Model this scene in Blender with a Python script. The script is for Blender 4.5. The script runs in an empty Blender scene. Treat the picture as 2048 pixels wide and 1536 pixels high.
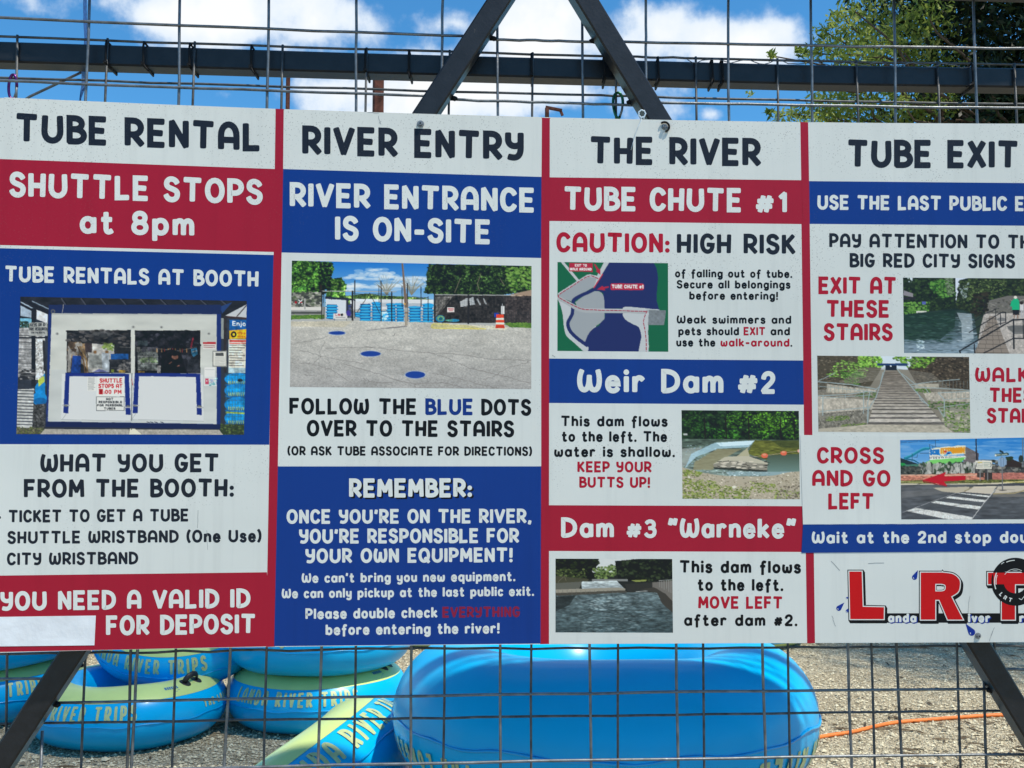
import bpy, bmesh, math, random
import numpy as np
from mathutils import Vector, Matrix
from mathutils.geometry import tessellate_polygon

# ------------------------------------------------------------------ camera, sky, sun
SC = bpy.context.scene
COL = SC.collection
F, CX, CY = 2000.0, 1024.0, 768.0          # focal length and centre in photograph pixels (2048 wide)
PITCH, EYE = math.radians(4.4), 1.6
cam_d = bpy.data.cameras.new('camera'); cam = bpy.data.objects.new('camera', cam_d); COL.objects.link(cam)
cam.location = (0, 0, EYE); cam.rotation_euler = (math.pi/2 + PITCH, 0, 0)
cam_d.sensor_width = 36.0; cam_d.lens = F/2048*36.0; cam_d.clip_start = 0.05; cam_d.clip_end = 2000
SC.camera = cam

SUN = Vector((0.37, -0.262, 0.89)).normalized()
sun_d = bpy.data.lights.new('sun', 'SUN'); sun_d.energy = 5.0; sun_d.angle = math.radians(1.3); sun_d.color = (1.0, 0.935, 0.80)
sun = bpy.data.objects.new('sun', sun_d); COL.objects.link(sun)
sun.rotation_euler = (-SUN).to_track_quat('-Z', 'Y').to_euler()
SC.view_settings.view_transform = 'Standard'; SC.view_settings.look = 'None'
SC.view_settings.exposure = 0.0; SC.view_settings.gamma = 1.0
try: SC.view_settings.use_curve_mapping = False
except Exception: pass

def pix_dir(px, py):
    """unit-depth view ray (numpy) through a photograph pixel"""
    px = np.asarray(px, float); py = np.asarray(py, float)
    a, b = (px-CX)/F, (CY-py)/F
    return np.stack([a, math.cos(PITCH) - b*math.sin(PITCH), math.sin(PITCH) + b*math.cos(PITCH)], -1)

def build_world():
    w = bpy.data.worlds.new('World'); SC.world = w; w.use_nodes = True
    nt = w.node_tree; nt.nodes.clear(); N = nt.nodes.new; L = nt.links.new
    out = N('ShaderNodeOutputWorld')
    sky = N('ShaderNodeTexSky'); sky.sky_type = 'NISHITA'; sky.sun_disc = False
    sky.sun_elevation = math.asin(SUN.z); sky.sun_rotation = math.atan2(SUN.x, SUN.y)
    sky.air_density = 1.0; sky.dust_density = 0.3; sky.ozone_density = 1.2; sky.altitude = 300
    hs = N('ShaderNodeHueSaturation'); hs.inputs['Saturation'].default_value = 1.2; hs.inputs['Value'].default_value = 1.0; hs.inputs['Hue'].default_value = 0.488
    L(sky.outputs[0], hs.inputs['Color'])
    tint = N('ShaderNodeMix'); tint.data_type = 'RGBA'; tint.blend_type = 'MULTIPLY'; tint.inputs['Factor'].default_value = 1.0
    tint.inputs['B'].default_value = (0.60, 1.0, 1.24, 1); L(hs.outputs[0], tint.inputs['A'])       # clear deep-blue Texan noon
    b1 = N('ShaderNodeBackground'); b1.inputs[1].default_value = 0.15; L(tint.outputs['Result'], b1.inputs[0])
    tc = N('ShaderNodeTexCoord')
    # warp the direction a little so cloud outlines billow
    nz = N('ShaderNodeTexNoise'); nz.inputs['Scale'].default_value = 10.0; nz.inputs['Detail'].default_value = 9.0; nz.inputs['Roughness'].default_value = 0.56
    L(tc.outputs['Generated'], nz.inputs['Vector'])
    nf = N('ShaderNodeTexNoise'); nf.inputs['Scale'].default_value = 3.6; nf.inputs['Detail'].default_value = 3.0
    L(tc.outputs['Generated'], nf.inputs['Vector'])
    blobs = [(430,40,300,60,1.0),(560,95,170,50,.8),(330,95,150,34,.6),(470,190,120,26,.55),(690,185,130,60,1.0),(650,60,120,70,.85),
             (905,45,85,42,.75),(1065,85,125,70,1.1),(960,185,230,75,1.1),(1180,190,170,60,1.0),(1330,75,150,62,1.05),(1500,80,120,58,1.1),
             (1330,205,70,30,.5),(1425,228,48,26,.75),(80,20,90,22,.5),(1250,95,120,50,.9),(760,250,200,60,1.0),
             (-500,-250,420,120,1.0),(2700,-150,380,120,1.0),(900,-520,520,110,1.0),(-1500,100,600,160,1.0),(1700,-700,300,120,.9)]
    acc = None
    for (x, y, rx, ry, k) in blobs:
        d = pix_dir(x, y); n_ = np.linalg.norm(d); d = d/n_
        s = N('ShaderNodeVectorMath'); s.operation = 'SUBTRACT'; L(tc.outputs['Generated'], s.inputs[0]); s.inputs[1].default_value = tuple(d)
        m = N('ShaderNodeVectorMath'); m.operation = 'MULTIPLY'; L(s.outputs[0], m.inputs[0])
        m.inputs[1].default_value = (F/rx, F/rx*0.7, F/ry)
        l = N('ShaderNodeVectorMath'); l.operation = 'LENGTH'; L(m.outputs[0], l.inputs[0])
        r = N('ShaderNodeMapRange'); r.inputs['From Min'].default_value = 0.0; r.inputs['From Max'].default_value = 1.9
        r.inputs['To Min'].default_value = k; r.inputs['To Max'].default_value = 0.0; L(l.outputs['Value'], r.inputs['Value'])
        if acc is None: acc = r.outputs[0]
        else:
            mx = N('ShaderNodeMath'); mx.operation = 'SMOOTH_MAX'; mx.inputs[2].default_value = 0.25
            L(acc, mx.inputs[0]); L(r.outputs[0], mx.inputs[1]); acc = mx.outputs[0]
    def math2(op, a, b):
        q = N('ShaderNodeMath'); q.operation = op
        for i, v in enumerate((a, b)):
            if isinstance(v, (int, float)): q.inputs[i].default_value = v
            else: L(v, q.inputs[i])
        return q.outputs[0]
    n1 = math2('MULTIPLY', math2('SUBTRACT', nz.outputs['Fac'], 0.5), 1.9)
    n2 = math2('MULTIPLY', math2('SUBTRACT', nf.outputs['Fac'], 0.5), 0.5)
    den = math2('ADD', math2('ADD', acc, n1), n2)
    mr = N('ShaderNodeMapRange'); mr.interpolation_type = 'SMOOTHSTEP'
    mr.inputs['From Min'].default_value = 0.41; mr.inputs['From Max'].default_value = 0.74; L(den, mr.inputs['Value'])
    cr = N('ShaderNodeMapRange'); cr.inputs['From Min'].default_value = 0.45; cr.inputs['From Max'].default_value = 0.98
    L(den, cr.inputs['Value'])
    mixc = N('ShaderNodeMix'); mixc.data_type = 'RGBA'
    mixc.inputs['A'].default_value = (0.62, 0.76, 0.93, 1); mixc.inputs['B'].default_value = (0.93, 0.95, 0.965, 1)
    L(cr.outputs[0], mixc.inputs['Factor'])
    b2 = N('ShaderNodeBackground'); b2.inputs[1].default_value = 1.07; L(mixc.outputs['Result'], b2.inputs[0])
    ms = N('ShaderNodeMixShader'); L(mr.outputs[0], ms.inputs[0]); L(b1.outputs[0], ms.inputs[1]); L(b2.outputs[0], ms.inputs[2])
    L(ms.outputs[0], out.inputs[0])
build_world()

# ------------------------------------------------------------------ surfaces the sign and the fences lie on
_px = np.array([0, 550, 1085, 1600, 2048.]); _hh = np.array([1110, 1075, 1053, 1043, 1037.])
_dep = F*1.22/_hh; _X = (_px-CX)/F*_dep
GC = np.polyfit(_X, _dep, 2)
def g_sign(X): return GC[0]*X*X + GC[1]*X + GC[2]
_x0 = 0.07; _y0 = float(g_sign(_x0)); _s0 = float(2*GC[0]*_x0 + GC[1])
def g_flat(X): return _y0 + _s0*(X-_x0)
def g_gate(X): return g_flat(X) + 0.006
def g_half(X): return 0.5*g_flat(X) + 0.5*g_sign(X)
def S_wireA(X): return g_half(X) + 0.064
def S_wireB(X): return g_half(X) + 0.086
def S_beam(X): return g_half(X) + 0.092
def on(px, py, surf, off=0.0):
    """photograph pixel -> point on a real surface y = surf(x), moved off metres towards the viewer"""
    d = pix_dir(px, py); X = d[..., 0]*2.3
    for _ in range(14):
        t = (surf(X)-off)/d[..., 1]; X = d[..., 0]*t
    return d*t[..., None] + np.array([0, 0, EYE])
def at_y(px, py, Y):
    d = pix_dir(px, py); return d*(Y/d[..., 1])[..., None] + np.array([0, 0, EYE])
def on_ground(px, py, z=0.0):
    d = pix_dir(px, py); return d*((z-EYE)/d[..., 2])[..., None] + np.array([0, 0, EYE])

# ------------------------------------------------------------------ materials
def lin(c): 
    c = np.asarray(c, float)/255.0
    return np.where(c <= 0.04045, c/12.92, ((c+0.055)/1.055)**2.4)
WHITE_SHOWN = lin((172, 184, 189))
def print_albedo(c):     # a printed colour as seen on the shaded sign -> the ink's own colour
    return np.clip(lin(c)/WHITE_SHOWN*np.array([.53, .527, .488])-0.006, 0.003, 0.85)
def new_mat(name):
    m = bpy.data.materials.new(name); m.use_nodes = True
    nt = m.node_tree; b = nt.nodes['Principled BSDF']; return m, nt, b
def mat(name, col, rough=0.5, metal=0.0, spec=0.5, noise=0.0, nscale=20.0, bump=0.0, bscale=60.0, coat=0.0, detail=4.0):
    m, nt, b = new_mat(name)
    b.inputs['Base Color'].default_value = (*col[:3], 1); b.inputs['Roughness'].default_value = rough
    b.inputs['Metallic'].default_value = metal; b.inputs['Specular IOR Level'].default_value = spec
    if coat: b.inputs['Coat Weight'].default_value = coat; b.inputs['Coat Roughness'].default_value = 0.12
    tc = nt.nodes.new('ShaderNodeTexCoord')
    if noise:
        n = nt.nodes.new('ShaderNodeTexNoise'); n.inputs['Scale'].default_value = nscale; n.inputs['Detail'].default_value = detail
        nt.links.new(tc.outputs['Object'], n.inputs['Vector'])
        mx = nt.nodes.new('ShaderNodeMix'); mx.data_type = 'RGBA'
        mx.inputs['A'].default_value = (*[c*(1-noise) for c in col[:3]], 1); mx.inputs['B'].default_value = (*[min(1, c*(1+noise)) for c in col[:3]], 1)
        mr = nt.nodes.new('ShaderNodeMapRange'); mr.inputs['From Min'].default_value = 0.3; mr.inputs['From Max'].default_value = 0.7
        nt.links.new(n.outputs['Fac'], mr.inputs['Value']); nt.links.new(mr.outputs[0], mx.inputs['Factor'])
        nt.links.new(mx.outputs['Result'], b.inputs['Base Color'])
    if bump:
        n2 = nt.nodes.new('ShaderNodeTexNoise'); n2.inputs['Scale'].default_value = bscale; n2.inputs['Detail'].default_value = 5
        nt.links.new(tc.outputs['Object'], n2.inputs['Vector'])
        bp = nt.nodes.new('ShaderNodeBump'); bp.inputs['Strength'].default_value = bump; bp.inputs['Distance'].default_value = 0.01
        nt.links.new(n2.outputs['Fac'], bp.inputs['Height']); nt.links.new(bp.outputs[0], b.inputs['Normal'])
    return m
def vinyl(name, col, speck=1.0, rough=0.38):
    """printed vinyl: faint mottling, fine mud specks, a few long scuffs"""
    m, nt, b = new_mat(name); N = nt.nodes.new; L = nt.links.new
    b.inputs['Roughness'].default_value = rough; b.inputs['Specular IOR Level'].default_value = 0.22
    tc = N('ShaderNodeTexCoord')
    n = N('ShaderNodeTexNoise'); n.inputs['Scale'].default_value = 2.2; n.inputs['Detail'].default_value = 5; L(tc.outputs['Object'], n.inputs['Vector'])
    mr = N('ShaderNodeMapRange'); mr.inputs['From Min'].default_value = .3; mr.inputs['From Max'].default_value = .7
    mr.inputs['To Min'].default_value = 0.955; mr.inputs['To Max'].default_value = 1.03; L(n.outputs['Fac'], mr.inputs['Value'])
    mp = N('ShaderNodeMapping'); mp.inputs['Scale'].default_value = (38, 38, 1.6); L(tc.outputs['Object'], mp.inputs[0])
    sn = N('ShaderNodeTexNoise'); sn.inputs['Scale'].default_value = 1.0; sn.inputs['Detail'].default_value = 6; sn.inputs['Roughness'].default_value = .65; L(mp.outputs[0], sn.inputs['Vector'])
    sr = N('ShaderNodeMapRange'); sr.inputs['From Min'].default_value = .50; sr.inputs['From Max'].default_value = .72; sr.inputs['To Min'].default_value = 1.0; sr.inputs['To Max'].default_value = .93; L(sn.outputs['Fac'], sr.inputs['Value'])
    mm = N('ShaderNodeMath'); mm.operation = 'MULTIPLY'; L(mr.outputs[0], mm.inputs[0]); L(sr.outputs[0], mm.inputs[1])
    sc = N('ShaderNodeVectorMath'); sc.operation = 'SCALE'; sc.inputs[0].default_value = tuple(float(x) for x in col[:3]); L(mm.outputs[0], sc.inputs['Scale'])
    # specks
    v = N('ShaderNodeTexVoronoi'); v.inputs['Scale'].default_value = 170.0; L(tc.outputs['Object'], v.inputs['Vector'])
    sp = N('ShaderNodeMapRange'); sp.inputs['From Min'].default_value = 0.10; sp.inputs['From Max'].default_value = 0.26; sp.inputs['To Min'].default_value = 1; sp.inputs['To Max'].default_value = 0
    L(v.outputs['Distance'], sp.inputs['Value'])
    pn = N('ShaderNodeTexNoise'); pn.inputs['Scale'].default_value = 6.0; pn.inputs['Detail'].default_value = 3; L(tc.outputs['Object'], pn.inputs['Vector'])
    # more specks near the top of the board
    sep = N('ShaderNodeSeparateXYZ'); L(tc.outputs['Object'], sep.inputs[0])
    zt = N('ShaderNodeMapRange'); zt.inputs['From Min'].default_value = 0.0; zt.inputs['From Max'].default_value = 1.22; zt.inputs['To Min'].default_value = -0.12; zt.inputs['To Max'].default_value = 0.10
    L(sep.outputs['Z'], zt.inputs['Value'])
    ad = N('ShaderNodeMath'); ad.operation = 'ADD'; L(pn.outputs['Fac'], ad.inputs[0]); L(zt.outputs[0], ad.inputs[1])
    pm = N('ShaderNodeMapRange'); pm.inputs['From Min'].default_value = 0.50; pm.inputs['From Max'].default_value = 0.64; L(ad.outputs[0], pm.inputs['Value'])
    mu = N('ShaderNodeMath'); mu.operation = 'MULTIPLY'; L(sp.outputs[0], mu.inputs[0]); L(pm.outputs[0], mu.inputs[1])
    mu2 = N('ShaderNodeMath'); mu2.operation = 'MULTIPLY'; L(mu.outputs[0], mu2.inputs[0]); mu2.inputs[1].default_value = 0.55*speck
    mx = N('ShaderNodeMix'); mx.data_type = 'RGBA'; L(sc.outputs[0], mx.inputs['A']); mx.inputs['B'].default_value = (0.16, 0.15, 0.13, 1)
    L(mu2.outputs[0], mx.inputs['Factor']); L(mx.outputs['Result'], b.inputs['Base Color'])
    bn = N('ShaderNodeTexNoise'); bn.inputs['Scale'].default_value = 3.0; bn.inputs['Detail'].default_value = 2; L(tc.outputs['Object'], bn.inputs['Vector'])
    bp = N('ShaderNodeBump'); bp.inputs['Strength'].default_value = 0.25; bp.inputs['Distance'].default_value = 0.02; L(bn.outputs['Fac'], bp.inputs['Height']); L(bp.outputs[0], b.inputs['Normal'])
    return m
def added_shade_mat():
    m = bpy.data.materials.new('added_shade_cloth'); m.use_nodes = True; nt = m.node_tree; nt.nodes.clear(); N = nt.nodes.new
    tr = N('ShaderNodeBsdfTransparent'); tr.inputs[0].default_value = (1, 1, 1, 1); df = N('ShaderNodeBsdfDiffuse'); df.inputs[0].default_value = (.42, .44, .46, 1); tl = N('ShaderNodeBsdfTranslucent'); tl.inputs[0].default_value = (.5, .52, .54, 1)
    m1 = N('ShaderNodeMixShader'); m1.inputs[0].default_value = .45; nt.links.new(df.outputs[0], m1.inputs[1]); nt.links.new(tl.outputs[0], m1.inputs[2])
    m2 = N('ShaderNodeMixShader'); m2.inputs[0].default_value = .58; nt.links.new(m1.outputs[0], m2.inputs[1]); nt.links.new(tr.outputs[0], m2.inputs[2])       # over half the light passes, so the added shade stays partial
    o = N('ShaderNodeOutputMaterial'); nt.links.new(m2.outputs[0], o.inputs[0]); return m
M = {}
M['white'] = vinyl('white_vinyl', print_albedo((172, 184, 189))*1.31)
M['red'] = vinyl('red_vinyl', print_albedo((147, 30, 53)), 0.25)
M['blue'] = vinyl('blue_vinyl', print_albedo((13, 56, 134)), 0.25)
M['ink'] = vinyl('black_ink', print_albedo((32, 38, 50)), 0.4)
M['inkblack'] = vinyl('solid_black_ink', print_albedo((18, 22, 28)), 0.1)
M['whitetext'] = vinyl('white_ink', print_albedo((184, 197, 203))*1.18, 0.8)
M['redtext'] = vinyl('red_ink', print_albedo((158, 26, 50)), 0.15)
M['bluetext'] = vinyl('blue_ink', print_albedo((22, 52, 128)), 0.15)
M['faded_red'] = vinyl('faded_red_ink', print_albedo((122, 34, 66)), 0.15)
M['logored'] = vinyl('logo_red_ink', print_albedo((178, 14, 30)), 0.1)
M['logoblue'] = vinyl('logo_blue_ink', print_albedo((20, 50, 145)), 0.1)
M['print'] = None
def print_mat():
    m, nt, b = new_mat('printed_photo_ink')
    a = nt.nodes.new('ShaderNodeAttribute'); a.attribute_name = 'ink'; nt.links.new(a.outputs['Color'], b.inputs['Base Color'])
    b.inputs['Roughness'].default_value = 0.4; b.inputs['Specular IOR Level'].default_value = 0.3
    return m
M['print'] = print_mat()
M['board_edge'] = mat('aluminium_edge', (0.6, 0.62, 0.63), 0.45, 0.0)
M['black_steel'] = mat('black_painted_steel', (0.011, 0.012, 0.015), 0.40, 0, 0.42, noise=0.3, nscale=35, bump=0.06, bscale=150)
def scratch(m, thr, col, scale):
    nt = m.node_tree; b_ = nt.nodes['Principled BSDF']; old = b_.inputs['Base Color'].links[0].from_socket
    tc = nt.nodes.new('ShaderNodeTexCoord'); mp = nt.nodes.new('ShaderNodeMapping'); mp.inputs['Scale'].default_value = (scale, scale, scale*.45); nt.links.new(tc.outputs['Object'], mp.inputs[0])
    n = nt.nodes.new('ShaderNodeTexNoise'); n.inputs['Scale'].default_value = 1.0; n.inputs['Detail'].default_value = 8; n.inputs['Roughness'].default_value = .72; nt.links.new(mp.outputs[0], n.inputs['Vector'])
    r = nt.nodes.new('ShaderNodeMapRange'); r.inputs['From Min'].default_value = thr; r.inputs['From Max'].default_value = thr+.05; r.inputs['To Max'].default_value = .8; nt.links.new(n.outputs['Fac'], r.inputs['Value'])
    x = nt.nodes.new('ShaderNodeMix'); x.data_type = 'RGBA'; nt.links.new(old, x.inputs['A']); x.inputs['B'].default_value = (*col, 1); nt.links.new(r.outputs[0], x.inputs['Factor']); nt.links.new(x.outputs['Result'], b_.inputs['Base Color'])
scratch(M['black_steel'], .66, (.075, .06, .05), 70)
M['wire'] = mat('galvanised_wire', (0.17, 0.18, 0.19), 0.42, 0.55, 0.5, noise=0.35, nscale=40, bump=0.1, bscale=300)
M['wire_dark'] = mat('weathered_dark_wire', (0.085, 0.088, 0.09), 0.55, 0.35, 0.5, noise=0.5, nscale=40, bump=0.1, bscale=300)
M['zip'] = mat('black_nylon', (0.008, 0.008, 0.009), 0.6, 0, 0.2)
M['rust'] = mat('rusty_steel', (0.095, 0.034, 0.024), 0.85, 0, 0.2, noise=0.55, nscale=18, bump=0.3, bscale=90)
M['bolt'] = mat('zinc_bolt', (0.24, 0.25, 0.26), 0.5, 0.5)
M['green_al'] = mat('green_anodised_aluminium', (0.012, 0.10, 0.05), 0.28, 0.7)
M['purple_al'] = mat('purple_anodised_aluminium', (0.11, 0.02, 0.13), 0.28, 0.7)
M['strap'] = mat('blue_webbing', (0.02, 0.10, 0.30), 0.8, noise=0.3, nscale=120)
M['clear'] = mat('clear_pale_plastic', (0.62, 0.72, 0.8), 0.12, 0, 0.6)
M['tape'] = mat('silver_white_tape', (0.80, 0.81, 0.84), 0.25, 0.1, 0.5, noise=0.10, nscale=9, bump=0.35, bscale=16)
M['cord'] = mat('orange_rubber_cord', (0.85, 0.20, 0.03), 0.55, noise=0.15, nscale=30)
M['vinyl_blue'] = mat('blue_pvc', (0.000, 0.43, 0.82), 0.30, 0, 0.25, noise=0.07, nscale=3, bump=0.05, bscale=7, coat=0.05, detail=9)
M['vinyl_lime'] = mat('lime_pvc', (0.60, 0.72, 0.24), 0.34, 0, 0.5, noise=0.07, nscale=6, bump=0.10, bscale=9, coat=0.2)
M['tube_text'] = mat('pale_lime_ink', (0.47, 0.55, 0.26), 0.4, noise=0.12, nscale=40)
M['tube_label'] = mat('blue_label_ink', (0.06, 0.20, 0.38), 0.4)
M['handle'] = mat('black_handle_nylon', (0.015, 0.015, 0.017), 0.5, bump=0.2, bscale=120)
M['seam'] = mat('welded_blue_seam', (0.002, 0.36, 0.75), 0.3, coat=0.2)
M['bark'] = mat('bark', (0.10, 0.075, 0.055), 0.9, 0, 0.2, noise=0.4, nscale=14, bump=0.6, bscale=30)
M['sail'] = added_shade_mat()  # cloth of the unseen shade added over the left tubes

# ------------------------------------------------------------------ object helpers
def tag(o, label=None, cat=None, group=None, kind=None):
    if label: o['label'] = label
    if cat: o['category'] = cat
    if group: o['group'] = group
    if kind: o['kind'] = kind
    return o
def empty(name, loc=(0, 0, 0), label=None, cat=None, group=None):
    o = bpy.data.objects.new(name, None); o.empty_display_size = 0.1; COL.objects.link(o); o.location = loc
    return tag(o, label, cat, group)
class MB:
    """collects verts and faces (world or local coordinates) and links them as ONE mesh object"""
    def __init__(s): s.v = []; s.f = []; s.smooth = []
    def add(s, verts, faces, smooth=False):
        k = len(s.v); s.v.extend([tuple(map(float, p)) for p in verts]); s.f.extend([tuple(i+k for i in f) for f in faces]); s.smooth.extend([smooth]*len(faces))
    def build(s, name, material, parent=None, local=False):
        me = bpy.data.meshes.new(name); me.from_pydata(s.v, [], s.f); me.materials.append(material)
        me.polygons.foreach_set('use_smooth', s.smooth); me.update()
        o = bpy.data.objects.new(name, me); COL.objects.link(o)
        if parent is not None:
            o.parent = parent
            if not local:
                o.matrix_parent_inverse = Matrix.Identity(4)
                off = Vector((0, 0, 0)); q_ = parent
                while q_ is not None: off = off + Vector(q_.location); q_ = q_.parent
                if off.length > 0: me.transform(Matrix.Translation(-off))
        return o
    def tube(s, pts, r, n=8, closed=False, cap=True, smooth=True, flat=1.0):
        pts = [Vector(p) for p in pts]; m = len(pts); rr = r if hasattr(r, '__len__') else [r]*m
        rings = []; prev = None
        for i, p in enumerate(pts):
            if closed: t = pts[(i+1) % m]-pts[i-1]
            else: t = pts[min(i+1, m-1)]-pts[max(i-1, 0)]
            t.normalize()
            if prev is None:
                up = Vector((0, 0, 1)) if abs(t.z) < 0.9 else Vector((0, 1, 0)); a = t.cross(up).normalized()
            else:
                a = (prev - t*prev.dot(t)).normalized()
            prev = a; b = t.cross(a)
            rings.append([p + (a*math.cos(2*math.pi*k/n)*flat + b*math.sin(2*math.pi*k/n))*rr[i] for k in range(n)])
        V = [q for R_ in rings for q in R_]; Fc = []
        for i in range(m if closed else m-1):
            j = (i+1) % m
            for k in range(n): Fc.append((i*n+k, i*n+(k+1) % n, j*n+(k+1) % n, j*n+k))
        if cap and not closed: Fc.append(tuple(range(n))[::-1]); Fc.append(tuple((m-1)*n+k for k in range(n)))
        s.add(V, Fc, smooth)
    def bar(s, p0, p1, w, d, front=(0, -1, 0), bev=0.004):
        """square-section steel tube between two points; width w across, depth d along front"""
        p0, p1 = Vector(p0), Vector(p1); t = (p1-p0).normalized(); f = Vector(front); f = (f - t*f.dot(t)).normalized(); a = t.cross(f)
        prof = []
        for sx, sy in ((1, 1), (-1, 1), (-1, -1), (1, -1)):
            c1 = (sx*(w/2-bev), sy*d/2); c2 = (sx*w/2, sy*(d/2-bev))
            prof += ([c2, c1] if sx*sy > 0 else [c1, c2])
        n = len(prof); V = [p + a*x + f*y for p in (p0, p1) for x, y in prof]
        Fc = [(k, (k+1) % n, n+(k+1) % n, n+k) for k in range(n)] + [tuple(range(n))[::-1], tuple(range(n, 2*n))]
        s.add(V, Fc)
    def box(s, c, sx, sy, sz, rot=None):
        V = [Vector((x*sx/2, y*sy/2, z*sz/2)) for x in (-1, 1) for y in (-1, 1) for z in (-1, 1)]
        if rot is not None: V = [rot @ v for v in V]
        V = [v+Vector(c) for v in V]
        s.add(V, [(0, 1, 3, 2), (4, 6, 7, 5), (0, 4, 5, 1), (2, 3, 7, 6), (0, 2, 6, 4), (1, 5, 7, 3)])
    def disc(s, c, r, axis, h=0.0, n=16):
        axis = Vector(axis).normalized(); a = axis.orthogonal().normalized(); b = axis.cross(a); c = Vector(c)
        V = [c + (a*math.cos(2*math.pi*k/n)+b*math.sin(2*math.pi*k/n))*r for k in range(n)] + [c+axis*h + (a*math.cos(2*math.pi*k/n)+b*math.sin(2*math.pi*k/n))*r*0.93 for k in range(n)]
        s.add(V, [(k, (k+1) % n, n+(k+1) % n, n+k) for k in range(n)] + [tuple(range(n, 2*n))])

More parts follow.
